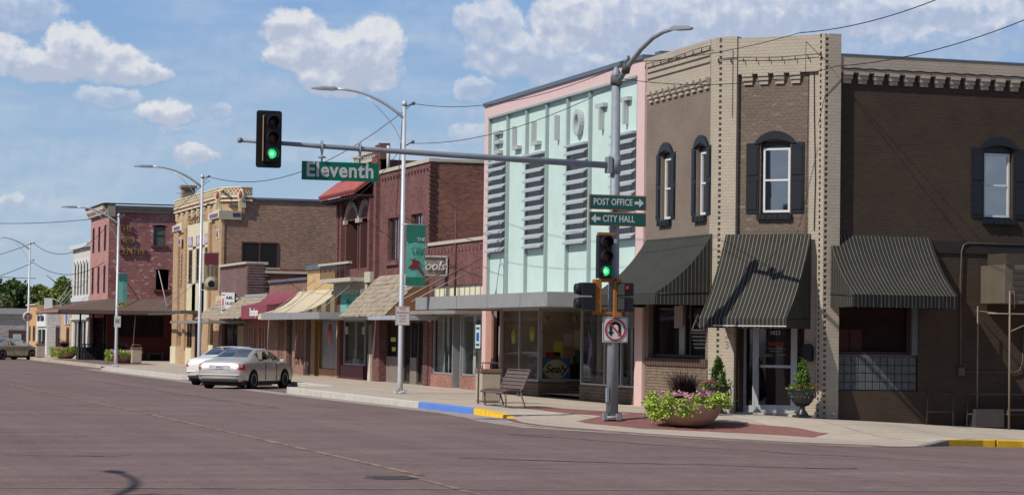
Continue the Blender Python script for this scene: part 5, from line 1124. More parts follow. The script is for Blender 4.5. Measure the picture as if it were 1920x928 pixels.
# white shop with arched windows
J_ = empty('white_arched_building', (20.3, 160, 0), 'narrow white painted building with five tall arched upper windows next to the red corner block', 'building')
WB = brick('white_painted_brick', (.62, .60, .55), (.58, .56, .51), (.5, .48, .44), var=.06, bump=.5)
ops = [(156.4+k*1.55, 157.2+k*1.55, 4.1, 6.2) for k in range(5)]
q = MB(); q.wall(fif, 155.42, 164.4, -.2, 7.4, ops+[(157.0, 163.4, .1, 2.5)], 0, .2); q.build('street_wall', WB, J_)
q = MB(); q.box(20.4, 34, 155.5, 164.3, 6.9, 7.0); q.build('roof', TAR, J_); q = MB(); q.face([(20.3, 164.4, 0), (34, 164.4, 0), (34, 164.4, 7.3), (20.3, 164.4, 7.3)]); q.face([(20.3, 155.42, 0), (34, 155.42, 0), (34, 155.42, 7.3), (20.3, 155.42, 7.3)]); q.build('side_wall', WB, J_)
for o in ops:
    hood(J_, fif, o[0]-.1, o[1]+.1, 6.2, 6.55, .18, 0, .05, W_TRIM); sash(J_, fif, o[0], o[1], 4.1, 6.2, -.01, mat('grey_frame', (.2, .2, .2), .6), .08, pm=FARG)
q = MB(); q.fb(fif, 155.4, 164.4, 0, .25, 7.2, 7.45); q.fb(fif, 155.4, 164.4, 0, .1, 3.7, 4.0); q.fb(fif, 155.4, 164.4, 0, .15, 2.5, 2.62); q.build('cornice', W_TRIM, J_)
q = MB()
for k in range(18): q.fb(fif, 156.8+k*.38, 157.0+k*.38, 0, .06, 2.65, 3.2)
q.build('white_panel', W_TRIM, J_)
shopfront(J_, fif, 157.0, 163.4, .1, 2.5, -.04, (157.1, 158.8, 160.2, 161.8, 163.3), W_TRIM, .14); room(J_, fif, 156, 164, 0, 6.8, -.3, 3, (.02, .02, .02))
# small shops beyond
def lowshop(name, label, y0, y1, z, m, ops, lit=None):
    t = empty(name, (20.3, (y0+y1)/2, 0), label, 'building'); q = MB(); q.wall(fif, y0, y1, -.2, z, ops, 0, .25); q.build('street_wall', m, t)
    q = MB(); q.face([(20.3, y0, 0), (34, y0, 0), (34, y0, z), (20.3, y0, z)]); q.face([(20.3, y1, 0), (34, y1, 0), (34, y1, z), (20.3, y1, z)]); q.build('side_wall', m, t); q = MB(); q.box(20.4, 34, y0+.1, y1-.1, z-.3, z-.2); q.build('roof', TAR, t)
    q = MB(); q.fb(fif, y0, y1, -.2, .12, z-.02, z+.1); q.build('coping', CAPS, t); room(t, fif, y0+.3, y1-.3, 0, z-.4, -.26, 2, (.05, .045, .04))
    for o in ops: shopfront(t, fif, *o, -.02, [o[0]+.08, (o[0]+o[1])/2, o[1]-.08], W_TRIM if lit else mat('timber_frame', (.12, .07, .05)), .12)
    return t
TAN = mat('tan_render', (.52, .34, .18), .8, var=.1); GRB = brick('grey_block', (.33, .31, .30), (.3, .28, .27), (.26, .24, .23), .5, .22, .02, var=.1)
t1 = lowshop('peach_shop', 'small peach rendered shop with an oval wall sign, between the white and grey shopfronts', 164.4, 170.2, 3.4, TAN, [(165.6, 167.4, .6, 2.0)])
q = MB(); q.fb(fif, 165.2, 168.0, 0, .08, 2.2, 3.2); q.build('sign_board', mat('sign_pale', (.5, .5, .5), .6), t1); q = MB(); q.lathe([(.35, 0), (.45, 0), (.45, .02), (.35, .02)], fif(166.6, .12, 2.7), 14, 'x'); q.build('sign_ring', mat('ring_blue', (.12, .2, .35), .6), t1)
t2 = lowshop('grey_block_shop', 'low grey painted block shop with a plain grey door beyond the peach shop', 170.2, 178.9, 3.3, GRB, [(171, 173.6, .3, 2.1)])
t3 = lowshop('white_front_shop', 'low shop with white shopfront and square white name board', 178.9, 186, 3.2, W_TRIM, [(180.0, 185.4, .5, 1.95)], True)
q = MB(); q.fb(fif, 179.2, 185.0, .02, .1, 2.05, 3.1); q.build('sign_board', mat('sign_white', (.7, .7, .7)), t3); text('lettering', 'Hair Salon', fif, 182.3, .12, 2.7, .75, BLACK, t3, .01, flip=True, sx=1.4, bold=.02)
t4 = lowshop('orange_brick_shop', 'low orange tan brick shop, farthest of the street fronts', 186, 193, 3.7, mat('orange_tan_brick', (.55, .33, .15), .8, var=.12), [(186.8, 188.6, .9, 2.1), (190, 191.2, .9, 2.1)])
ps = empty('projecting_sign', (20.1, 176, 3), 'small white projecting sign box held by diagonal rods above the low shops', 'sign')
q = MB(); q.box(19.75, 20.3, 176, 176.2, 3.2, 4.1); q.build('sign_box', mat('sign_white', (.7, .7, .7)), ps); q = MB()
for k in range(5): q.tube([(20.3+k*.18, 176.1, 3.25), (21.5+k*.3, 176.4-k, 5.0)], .03, 4)
q.tube([(20.3, 176.1, 4.1), (22, 176, 3.25)], .03, 4); q.build('bracket', mat('bracket_metal', (.4, .4, .38), .5, .4), ps)
gw_ = empty('grey_block_building', (21, 235, 0), 'long low grey block building closing the street behind the olive car', 'building')
q = MB(); q.box(-6, 24.75, 235, 250, -.3, 3.75); q.build('block_wall', GRB, gw_); q = MB(); q.box(-6.1, 24.8, 234.6, 235.02, 3.3, 3.85); q.build('metal_fascia', mat('corrugated_grey', (.33, .33, .33), .7, .2, .3, 9), gw_)
q = MB(); q.box(23.0, 24.6, 234.9, 234.97, .25, 1.75); q.build('window', mat('maroon_window', (.08, .03, .03), .5), gw_); q = MB(); q.box(23.4, 24.2, 234.85, 234.9, .6, 1.4); q.build('window_poster', mat('pale_teal', (.3, .4, .4)), gw_)

# ------------------------------------------------------------ trees
def leafmat(n, c):
    m = mat(n, c, .6, var=.45, scale=.9); return m
def tree(x, y, h, r, c, label, seed, base=0, lean=0):
    t = empty('tree', (x, y, base), label, 'tree', None); rn = random.Random(seed)
    q = MB(); q.tube([(x, y, base), (x+.1, y, base+h*.3), (x+.25, y+.1, base+h*.6)], [.32, .24, .12], 8)
    for k in range(6):
        a = rn.random()*6.28; q.tube([(x+.1, y, base+h*(.28+.06*k)), (x+math.cos(a)*r*.45, y+math.sin(a)*r*.45, base+h*(.5+.06*k)), (x+math.cos(a)*r*.8, y+math.sin(a)*r*.8, base+h*(.6+.06*k))], [.12, .08, .03], 5)
    q.build('trunk', mat('bark', (.09, .065, .045), .9, var=.3), t)
    q = MB(); lobes = []
    for k in range(16):
        a = rn.random()*6.28; e = rn.random(); rad = r*(.25+.6*rn.random()); lobes.append((x+math.cos(a)*rad, y+math.sin(a)*rad, base+h*(.38+.5*e*(1-.35*rad/r)), r*(.22+.22*rn.random())))
    for (lx, ly, lz, lr) in lobes:
        for k in range(150):
            v = Vector((rn.gauss(0, 1), rn.gauss(0, 1), rn.gauss(0, 1))).normalized()*lr*(.55+.5*rn.random()); v.z *= .8
            p = Vector((lx, ly, lz))+v; s_ = .13+.16*rn.random(); n1 = Vector((rn.gauss(0, 1), rn.gauss(0, 1), rn.gauss(0, 1))).normalized(); n2 = n1.orthogonal().normalized(); n3 = n1.cross(n2)
            q.face([p+n2*s_*1.4, p+n3*s_, p-n2*s_*1.4, p-n3*s_])
    q.build('crown', leafmat('leaf_%s' % c[0], c[1]), t, fix=False); return t
DG_, LG_ = ('dark', (.055, .09, .025)), ('light', (.15, .20, .045)); OG = ('olive', (.085, .10, .03))
TR = [(24.2, 292, 8.9, 4.2, DG_, 'dark green tree at the left edge behind the long grey building'), (28.5, 300, 9.2, 4.0, DG_, 'dark rounded tree behind the grey building, right of the leftmost tree'),
      (26, 285, 7.2, 3.4, OG, 'olive green low tree in front of the dark trees at far left'), (31.6, 300, 8.3, 3.6, DG_, 'dark green tree left of the gap before the light green tree'),
      (33.2, 318, 8.3, 3.8, OG, 'olive tree above the orange tan shop'), (33.6, 290, 9.0, 3.0, LG_, 'light green tree in the gap left of the white arched building'),
      (36.6, 300, 9.6, 3.6, LG_, 'light green tree touching the edge of the white arched building'), (20, 300, 8.4, 4, DG_, 'dark tree cut by the left edge of the photo'), (39.5, 310, 8.8, 3.6, DG_, 'dark tree hidden mostly behind the white arched building')]
for k, (x, y, h, r, c, lab) in enumerate(TR): tree(x, y, h, r, c, lab, 40+k)

# ------------------------------------------------------------ street lamps
def lamp(x, y, H, label, banner=None, sgn=None, arm=(-1, 0), AL=2.05):
    t = empty('street_lamp', (x, y, 0), label, 'street lamp', 'street lamps along the sidewalk')
    q = MB(); q.tube([(x, y, 0), (x, y, .4), (x, y, H)], [.088, .082, .055], 12); q.lathe([(.0, H+.1), (.05, H+.08), (.08, H), (.08, H-.06)][::-1], (x, y, 0), 10); q.build('pole', LAMPM, t)
    q = MB(); q.lathe([(.2, .0), (.2, .05), (.14, .1)], (x, y, 0), 14)
    for a in range(4): q.box(x+.17*math.cos(a*1.57+.78)-.05, x+.17*math.cos(a*1.57+.78)+.05, y+.17*math.sin(a*1.57+.78)-.05, y+.17*math.sin(a*1.57+.78)+.05, 0, .13)
    q.build('base_plate', LAMPM, t)
    ax = Vector((*arm, 0)); q = MB(); pts = []
    for k in range(9): f = k/8; pts.append(Vector((x, y, H-.45))+ax*2.0*math.sin(f*math.pi/2)*1.0+Vector((0, 0, .8*(1-math.cos(f*math.pi/2)*1)**1*1.0 if 0 else .8*math.sin(f*math.pi/2)**.8)))
    pts = [Vector((x, y, H-.45))+ax*(AL*f)+Vector((0, 0, .79*(1-(1-f)**2.2))) for f in [k/8 for k in range(9)]]
    q.tube(pts, [.048]*4+[.038]*5, 8); q.build('arm', LAMPM, t)
    q = MB(); q.tube([Vector((x, y, H-1.6))]+[Vector((x, y, H-1.6))+ax*(1.15*f**1.6)+Vector((0, 0, 1.72*f**.8)) for f in (.2, .4, .6, .8, 1)], .014, 5); q.build('brace', LAMPM, t)
    e = pts[-1]; u = ax; v = Vector((-u.y, u.x, 0)); q = MB(); prof = [(0, .05, .05), (.12, .11, .08), (.5, .13, .07), (.78, .05, .03)]
    rings = [[e+u*a+v*w_*sx+Vector((0, 0, h_*sz-.02)) for sx, sz in ((-1, -.4), (1, -.4), (1, .3), (.5, 1), (-.5, 1), (-1, .3))] for a, w_, h_ in prof]
    vs = [[q.b.verts.new(p) for p in r_] for r_ in rings]
    for a, b in zip(vs, vs[1:]):
        for k in range(6): q.b.faces.new([a[k], a[(k+1) % 6], b[(k+1) % 6], b[k]])
    q.b.faces.new(vs[0]); q.b.faces.new(vs[-1][::-1]); q.build('lamp_head', mat('lamp_head_grey', (.34, .35, .36), .4, .4), t)
    q = MB(); q.tube([(x+.02, y-.05, H-.1), (x+.22, y-.05, H), (x+.3, y-.05, H+.05)], .02, 5); q.tube([(x+.05, y-.05, H-1.25), (x+.28, y-.05, H-1.12)], .02, 5); q.lathe([(.05, -.04), (.05, .05)], (x+.26, y-.05, H), 8); q.lathe([(.05, -.04), (.05, .05)], (x+.26, y-.05, H-1.15), 8); q.build('wire_bracket', mat('dark_bracket', (.08, .08, .08), .6), t)
    return t
def plate(name, label, cat, x, y, z0, z1, w, m, body=None, fr=None, ctr=True):
    t = empty(name, (x, y, z0), label, cat); fr = fr or side(y); q = MB(); a0 = x-w/2
    q.fb(fr, a0, a0+w, -.01, .01, z0, z1); q.build('sign_plate', m, t, bevel=0); return t, fr
WS = mat('sign_sheet_white', (.62, .61, .59), .5, var=.05)
lamp(18.15, 68.8, 8.6, 'tall grey street lamp carrying the green banner, nearest of the lamp row')
lamp(17.3, 98.0, 8.15, 'grey street lamp carrying the maroon and tan banner behind the parked cars')
lamp(16.95, 119.5, 7.5, 'grey street lamp carrying the teal banner by the corner planter') ; 
lamp(17.28, 163.5, 7.6, 'farthest grey street lamp, carrying a round no U-turn sign, beside the orange tan shop')
lamp(-4.2, 24.4, 8.6, 'street lamp standing outside the frame whose shadow lies on the brick street', arm=(-.03, 1), AL=3.9)
# banners
def banner(label, x, y, a0, a1, z0, z1, base):
    t = empty('banner', (x, y, z0), label, 'banner'); fr = side(y); q = MB(); n = 6
    for k in range(n):
        z_0, z_1 = z0+(z1-z0)*k/n, z0+(z1-z0)*(k+1)/n
        q.face([fr(a0, .0, z_0), fr((a0+a1)/2, .03, z_0), fr((a0+a1)/2, .03, z_1), fr(a0, 0, z_1)]); q.face([fr((a0+a1)/2, .03, z_0), fr(a1, 0, z_0), fr(a1, 0, z_1), fr((a0+a1)/2, .03, z_1)])
    q.build('banner_cloth', base, t)
    q = MB(); q.tube([fr(a0-.15, 0, z1+.02), fr(a1+.02, 0, z1+.02)], .015, 5); q.tube([fr(a0-.15, 0, z0-.02), fr(a1+.02, 0, z0-.02)], .015, 5); q.build('banner_rod', ALU, t); return t, fr
bt, bf = banner('green and teal street banner with a flying bird on the nearest street lamp', 18.55, 68.75, 18.25, 18.84, 3.2, 4.99, mat('banner_teal', (.10, .33, .27), .8, var=.12))
q = MB(); q.fb(bf, 18.25, 18.84, .032, .036, 4.5, 4.99); q.fb(bf, 18.25, 18.84, .032, .036, 3.2, 3.45); q.build('banner_band', mat('banner_dark_green', (.02, .14, .10), .8), bt)
text('lettering', 'THE', bf, 18.7, .04, 4.57, .14, mat('banner_grey', (.4, .45, .4), .8), bt, .001, bold=.003); text('lettering', 'GOOD', bf, 18.6, .04, 4.38, .17, mat('banner_green_light', (.16, .45, .36), .8), bt, .001, bold=.004); text('lettering', 'LIFE', bf, 18.62, .04, 4.19, .19, mat('banner_dark_green', (.02, .14, .10)), bt, .001, bold=.003, spacing=1.15)
q = MB(); bd_ = [(18.3, 3.72), (18.42, 3.82), (18.45, 3.9), (18.36, 4.0), (18.48, 3.96), (18.5, 4.05), (18.53, 3.95), (18.64, 3.94), (18.7, 3.86), (18.63, 3.84), (18.7, 3.7), (18.8, 3.58), (18.82, 3.48), (18.72, 3.55), (18.6, 3.72), (18.5, 3.68)]
q.prism([bf(a, .036, z) for a, z in bd_], (0, -.006, 0)); q.build('bird_emblem', mat('banner_maroon', (.16, .02, .03), .8), bt)
bt, bf = banner('maroon and tan street banner with round emblem on the lamp behind the parked cars', 17.7, 97.9, 17.42, 18.02, 3.5, 5.0, mat('banner_tan', (.30, .24, .16), .8, var=.1))
q = MB(); q.fb(bf, 17.42, 18.02, .032, .036, 4.55, 5.0); q.build('banner_band', mat('banner_wine', (.16, .03, .05), .8), bt)
q = MB()
for k in range(3): q.fb(bf, 17.55+k*.15, 17.6+k*.15, .034, .038, 4.1, 4.5)
q.build('banner_stripe', mat('banner_brown', (.18, .13, .08), .8), bt)
q = MB(); q.lathe([(0, 0), (.27, 0), (.27, .004), (0, .004)], bf(17.72, .045, 3.76), 20, 'y'); q.build('emblem_disc', mat('banner_cream', (.42, .36, .26), .8), bt)
q = MB(); q.lathe([(.08, 0), (.14, 0), (.14, .006), (.08, .006)], bf(17.72, .055, 3.74), 12, 'y'); q.fb(bf, 17.74, 17.88, .05, .058, 3.62, 3.68); q.build('emblem', BLACK, bt)
bt, bf = banner('teal street banner with yellow flowers on the lamp at the far corner', 17.2, 119.4, 17.0, 17.42, 3.0, 4.6, mat('banner_sea', (.12, .33, .29), .8, var=.12))
q = MB(); q.fb(bf, 17.0, 17.42, .032, .036, 4.25, 4.6); q.build('banner_band', mat('banner_dark_sea', (.03, .13, .12), .8), bt)
q = MB(); 
for k in range(26): a, z = 17.02+rnd.random()*.38, 3.0+rnd.random()*.22; q.fb(bf, a-.03, a+.03, .04, .044, z-.03, z+.03)
q.build('flower_print', mat('banner_yellow', (.5, .42, .04), .8), bt)
# small signs
np_ = empty('parking_sign', (18.1, 68.6, 2), 'white no parking sign with red lettering strapped to the lamp by the brick block', 'sign'); fr = side(68.64)
q = MB(); q.fb(fr, 17.93, 18.37, 0, .012, 2.02, 2.58); q.build('sign_plate', WS, np_); RDL = mat('sign_red', (.42, .05, .06), .6)
for z, tx, s_ in ((2.5, 'NO', .12), (2.39, 'PARKING', .085), (2.3, '8AM-6PM', .055), (2.22, '2 HOURS', .05), (2.14, 'MON-SAT', .045)): text('lettering', tx, fr, 18.15, .015, z, s_, RDL, np_, .001)
q = MB()
for a0, a1, z0, z1 in ((17.94, 18.36, 2.03, 2.04), (17.94, 18.36, 2.56, 2.57), (17.94, 17.95, 2.04, 2.56), (18.35, 18.36, 2.04, 2.56)): q.fb(fr, a0, a1, .012, .015, z0, z1)
q.build('sign_border', RDL, np_)
s4 = empty('parking_sign', (16.95, 119.3, 1.9), 'small grey white sign plate strapped to the far corner lamp', 'sign'); fr = side(119.3); q = MB(); q.fb(fr, 16.8, 17.12, 0, .012, 1.95, 2.5); q.build('sign_plate', WS, s4); q = MB(); q.fb(fr, 16.86, 17.06, .012, .016, 2.15, 2.35); q.build('sign_print', mat('sign_grey', (.25, .25, .25), .6), s4)
def noturn(t, fr, a0, a1, z0, z1):
    m = (a0+a1)/2; zc = (z0+z1)/2; R_ = (a1-a0)*.42
    u = MB(); th = R_*.13; pts = [(m+R_*.42, zc-R_*.55)]+[(m+R_*.42*math.cos(k*math.pi/8)-.0, zc+R_*.2+R_*.42*math.sin(k*math.pi/8)) for k in range(9)]+[(m-R_*.42, zc-R_*.2)]
    for (p, q2) in zip(pts, pts[1:]):
        d = Vector((q2[0]-p[0], q2[1]-p[1])).normalized()*th; nx, nz = -d.y, d.x
        u.prism([fr(p[0]+nx-d.x*.2, .014, p[1]+nz-d.y*.2), fr(q2[0]+nx+d.x*.2, .014, q2[1]+nz+d.y*.2), fr(q2[0]-nx+d.x*.2, .014, q2[1]-nz+d.y*.2), fr(p[0]-nx-d.x*.2, .014, p[1]-nz-d.y*.2)], fr.n*.003)
    u.prism([fr(m-R_*.42-th*2.2, .014, zc-R_*.18), fr(m-R_*.42, .014, zc-R_*.62), fr(m-R_*.42+th*2.2, .014, zc-R_*.18)], fr.n*.004); u.build('u_turn_arrow', BLACK, t)
    g = MB(); n = 36
    for k in range(n):
        a, b = 2*math.pi*k/n, 2*math.pi*(k+1)/n
        g.hexa([fr(m+r_*math.cos(x), .02, zc+r_*math.sin(x)) for r_, x in ((R_, a), (R_, b), (R_*.84, b), (R_*.84, a))]+[fr(m+r_*math.cos(x), .026, zc+r_*math.sin(x)) for r_, x in ((R_, a), (R_, b), (R_*.84, b), (R_*.84, a))])
    c_ = R_*.9*.7071; w_ = R_*.06; g.prism([fr(m-c_-w_, .02, zc+c_-w_), fr(m-c_+w_, .02, zc+c_+w_), fr(m+c_+w_, .02, zc-c_+w_), fr(m+c_-w_, .02, zc-c_-w_)], fr.n*.005)
    g.build('prohibition_ring', mat('ring_red', (.38, .04, .05), .5), t)
nu = empty('no_u_turn_sign', (18.1, 50.1, 1.6), 'square white no U-turn sign with red ring on the traffic signal pole', 'sign'); fr = side(50.12)
q = MB(); q.fb(fr, 17.83, 18.42, 0, .012, 1.63, 2.19); q.build('sign_plate', WS, nu, bevel=0)
q = MB()
for a0, a1, z0, z1 in ((17.845, 18.405, 1.645, 1.655), (17.845, 18.405, 2.165, 2.175), (17.845, 17.855, 1.655, 2.165), (18.395, 18.405, 1.655, 2.165)): q.fb(fr, a0, a1, .012, .015, z0, z1)
q.build('sign_border', BLACK, nu); noturn(nu, fr, 17.83, 18.42, 1.63, 2.19)
n5 = empty('no_u_turn_sign', (17.2, 163.3, 2.3), 'small round looking no U-turn sign on the farthest street lamp', 'sign'); fr = side(163.2); q = MB(); q.lathe([(0, 0), (.32, 0), (.32, .012), (0, .012)], fr(17.2, .0, 2.67), 18, 'y'); q.build('sign_plate', WS, n5); noturn(n5, fr, 16.88, 17.52, 2.35, 2.99)
# ------------------------------------------------------------ traffic signal pole
PX, PY, PZ = 18.18, 50.4, -.06
tp = empty('signal_pole', (PX, PY, PZ), 'thick galvanised traffic signal pole with long mast arm and curved lamp arm at the corner', 'traffic signal pole')
q = MB(); q.tube([(PX, PY, PZ), (PX, PY, 2.5), (PX, PY, 7.55)], [.135, .122, .098], 20); q.lathe([(.108, 7.52), (.113, 7.62), (.08, 7.7), (.03, 7.78), (0, 7.79)], (PX, PY, 0), 16); q.build('pole', GALV, tp)
q = MB(); q.lathe([(.21, PZ), (.21, PZ+.05), (.15, PZ+.06)], (PX, PY, 0), 20)
for k in range(4): a = k*math.pi/2+.4; q.box(PX+.21*math.cos(a)-.05, PX+.21*math.cos(a)+.05, PY+.21*math.sin(a)-.05, PY+.21*math.sin(a)+.05, PZ-.03, PZ+.11)
q.box(PX-.17, PX-.12, PY-.12, PY-.02, .3, .62); q.build('base_plate', GALV, tp)
q = MB(); q.tube([(PX-.1, PY, 5.57), (14.5, PY, 5.665), (11.4, PY, 5.755), (9.7, PY, 5.815)], [.075, .065, .052, .04], 14); q.tube([(9.72, PY, 5.815), (9.64, PY, 5.82)], .06, 8); q.build('mast_arm', GALV, tp)
q = MB(); q.tube([(PX, PY, 5.4), (PX, PY, 5.78)], .125, 16); q.box(PX-.2, PX-.11, PY-.13, PY+.13, 5.4, 5.76); q.build('arm_clamp', GALV, tp)
q = MB(); q.tube([(PX, 50.3, 7.42), (PX, 49.55, 7.75), (PX, 48.85, 8.0), (PX, 48.1, 8.17), (PX, 47.5, 8.22), (PX, 46.9, 8.22)], [.06, .058, .052, .048, .042, .038], 10); q.build('lamp_arm', GALV, tp)
q = MB(); 
q.tube([(PX, PY, 7.38), (PX, PY, 7.56)], .13, 12); q.tube([(PX-.02, 49.75, 7.6), (PX-.02, 49.62, 7.78)], .1, 8); q.box(PX-.1, PX+.02, 49.8, 49.95, 7.75, 7.84); q.tube([(PX, 49.65, 7.75), (PX, 49.62, 7.95)], .03, 6); q.build('bracket', mat('dark_bracket', (.08, .08, .08)), tp)
q = MB(); vs = []
for a, w_, h_ in ((0, .05, .05), (.15, .12, .07), (.7, .15, .06), (1.1, .04, .02)):
    vs.append([q.b.verts.new((PX+w_*sx, 46.95-a, 8.22+h_*sz-a*.1)) for sx, sz in ((-1, -.5), (1, -.5), (1, .3), (.5, 1), (-.5, 1), (-1, .3))])
for a, b in zip(vs, vs[1:]):
    for k in range(6): q.b.faces.new([a[k], a[(k+1) % 6], b[(k+1) % 6], b[k]])
q.b.faces.new(vs[0]); q.b.faces.new(vs[-1][::-1]); q.build('lamp_head', mat('lamp_head_grey', (.34, .35, .36)), tp)
for x in (11.47, 12.31):
    q = MB(); q.tube([(x, PY, 5.55), (x, PY-.09, 5.66), (x, PY-.09, 5.8), (x, PY, 5.87), (x, PY+.09, 5.78), (x, PY, 5.62)], .022, 6); q.build('hanger_hook', GALV, tp)
# signal heads
SBK = mat('signal_black', (.012, .012, .014), .5); ORN = mat('signal_orange', (.30, .115, .02), .6, var=.1)
def lens(parent, c, m, fr, name):
    q = MB(); q.lathe([(0, -.03), (.06, -.025), (.1, -.01), (.105, .02)], c, 18, 'y'); return q.build(name, m, parent)
GRN = mat('lit_green_lens', (.02, .35, .12), .3, emit=((.05, .85, .30), .8)); GRC = mat('lit_green_core', (.2, .8, .4), .3, emit=((.35, 1.0, .55), 1.0)); RDO = mat('unlit_red_lens', (.05, .012, .012), .25); AMO = mat('unlit_amber_lens', (.10, .035, .012), .25)
def visor(q, c, r_=.13, L_=.2):
    n = 14
    for k in range(n):
        a, b = math.radians(-50+280*k/n), math.radians(-50+280*(k+1)/n)
        q.hexa([Vector(c)+Vector((rr_*math.cos(x), y, rr_*math.sin(x))) for y in (0, -L_) for rr_, x in ((r_, a), (r_, b), (r_-.008, b), (r_-.008, a))])
def head(t, x, y, z0, z1, back=True, w=.17):
    """three-section signal facing -Y"""
    q = MB(); q.box(x-w, x+w, y-.0, y+.2, z0, z1); q.build('housing', SBK, t, bevel=.01)
    st_ = (z1-z0)/3
    q = MB()
    for k in range(3): visor(q, (x, y, z0+st_*(k+.5)))
    q.build('visor', SBK, t)
    for k, (m, nm) in enumerate(((GRN, 'green_lens'), (AMO, 'amber_lens'), (RDO, 'red_lens'))):
        l_ = lens(t, (x, y-.015, z0+st_*(k+.5)), m, None, nm)
    q = MB(); q.lathe([(0, -.045), (.03, -.04), (.05, -.03)], (x-.005, y-.02, z0+st_*.5), 10, 'y'); q.build('lens_glow', GRC, t)
s1 = empty('traffic_light', (10.28, 50.2, 5.84), 'traffic light with black backplate showing green at the far end of the mast arm', 'traffic light'); x0 = 10.285
q = MB(); c_ = .05; A0, A1, Z0, Z1 = 10.01, 10.56, 5.24, 6.46
q.prism([(x_, 50.26, z_) for x_, z_ in ((A0+c_, Z0), (A1-c_, Z0), (A1-.015, Z0+.015), (A1, Z0+c_), (A1, Z1-c_), (A1-.015, Z1-.015), (A1-c_, Z1), (A0+c_, Z1), (A0+.015, Z1-.015), (A0, Z1-c_), (A0, Z0+c_), (A0+.015, Z0+.015))], (0, .012, 0)); q.build('backplate', SBK, s1)
head(s1, 10.31, 50.06, 5.36, 6.36)
q = MB(); q.box(10.115, 10.125, 50.04, 50.1, 5.37, 6.34); q.build('hinge_edge', mat('hinge_bronze', (.42, .25, .12), .5), s1); q = MB(); q.box(10.2, 10.37, 50.27, 50.36, 5.72, 5.94); q.build('bracket', GALV, s1)
s2_ = empty('traffic_light', (17.83, 50.1, 3.04), 'smaller traffic light showing green fixed low on the signal pole', 'traffic light'); head(s2_, 17.85, 50.05, 3.04, 4.0, w=.155)
q = MB(); q.box(17.7, 18.1, 50.1, 50.2, 4.0, 4.06); q.box(17.8, 18.1, 50.1, 50.3, 2.96, 3.04); q.build('bracket', ORN, s2_)
s3 = empty('traffic_light', (17.55, 50.1, 2.3), 'black signal seen from the side, left of the pole on an orange bracket', 'traffic light')
q = MB()
for z in (2.34, 2.66): q.box(17.3, 17.62, 50.0, 50.28, z, z+.28); q.lathe([(.13, 0), (.12, -.14)], (17.32, 50.14, z+.14), 14, 'x')
q.build('housing', SBK, s3, bevel=.015); q = MB(); q.box(17.62, 17.78, 50.05, 50.25, 2.28, 3.02); q.box(17.62, 18.1, 50.1, 50.2, 2.24, 2.3); q.build('bracket', ORN, s3, bevel=.01)
s4_ = empty('traffic_light', (18.35, 50.1, 2.3), 'black two-section pedestrian signal showing a faint red hand, right of the pole', 'traffic light')
q = MB()
for z in (2.34, 2.66): q.box(18.12, 18.5, 49.95, 50.3, z, z+.29)
q.build('housing', SBK, s4_, bevel=.02); q = MB(); q.box(18.06, 18.12, 50.0, 50.1, 2.2, 3.0); q.box(18.1, 18.22, 49.98, 50.1, 2.95, 3.04); q.box(18.1, 18.22, 49.98, 50.1, 2.2, 2.3); q.build('bracket', ORN, s4_)
q = MB(); q.box(18.13, 18.27, 49.93, 49.95, 2.68, 2.93); q.box(18.13, 18.27, 49.93, 49.95, 2.36, 2.61); q.build('signal_face', mat('signal_face_grey', (.07, .075, .07), .4), s4_); q = MB(); q.lathe([(0, -.01), (.07, 0)], (18.36, 49.94, 2.82), 12, 'y'); q.build('red_lens', mat('faint_red', (.16, .012, .012), .3), s4_)
# street name sign and direction signs
GS = mat('sign_green', (.0, .13, .07), .45, var=.06); GSD = mat('sign_dark_green', (.012, .085, .07), .5, var=.06); LT = mat('sign_letter', (.50, .50, .50), .6)
ns = empty('street_name_sign', (11.9, 50.35, 5.2), 'green street name sign reading Eleventh hanging from the mast arm', 'sign'); fr = side(50.36)
q = MB(); q.fb(fr, 11.03, 12.72, 0, .02, 5.02, 5.42); q.build('sign_plate', GS, ns)
text('lettering', 'Eleventh', fr, 11.87, .024, 5.235, .44, LT, ns, .002, bold=.012, sx=.92, spacing=1.08)
for x in (11.47, 12.31):
    q = MB(); q.tube([(x, 50.37, 5.4), (x, 50.37, 5.64)], .018, 6); q.lathe([(.09, 5.5), (.08, 5.53), (.03, 5.55)], (x, 50.37, 0), 10); q.build('hanger', GALV, ns)
for lab, tx, z0, z1, arrow, ar in (('dark green sign reading POST OFFICE with right arrow on the signal pole', 'POST OFFICE', 4.57, 4.9, 1, 18.66), ('dark green sign reading CITY HALL with left arrow on the signal pole', 'CITY HALL', 4.21, 4.52, -1, 17.68)):
    t = empty('direction_sign', (18.15, 50.18, z0), lab, 'sign'); fr = side(50.2)
    q = MB(); q.fb(fr, 17.5, 18.85, 0, .018, z0, z1); q.build('sign_frame', mat('sign_orange_edge', (.35, .14, .06), .6), t); q = MB(); q.fb(fr, 17.52, 18.83, .018, .024, z0+.02, z1-.02); q.build('sign_plate', GSD, t)
    zc = (z0+z1)/2; text('lettering', tx, fr, 18.06 if arrow > 0 else 18.2, .027, zc, .205, LT, t, .002, bold=.004, sx=.74, spacing=1.04)
    q = MB(); s_ = arrow; q.prism([fr(ar-.09*s_, .026, zc-.035), fr(ar+.02*s_, .026, zc-.035), fr(ar+.02*s_, .026, zc-.1), fr(ar+.13*s_, .026, zc), fr(ar+.02*s_, .026, zc+.1), fr(ar+.02*s_, .026, zc+.035), fr(ar-.09*s_, .026, zc+.035)], fr.n*.003); q.build('arrow', LT, t)
hp = empty('accessible_parking_sign', (17.6, 58.9, 0), 'narrow blue and white accessible parking sign on thin post beside the trash bin', 'sign')
q = MB(); q.box(17.585, 17.625, 58.88, 58.92, 0, 2.0); q.build('post', mat('brown_post', (.12, .10, .08), .6), hp); fz = frame((17.6, 58.9, 0), (-.08, 1, 0), (-1, -.08, 0))
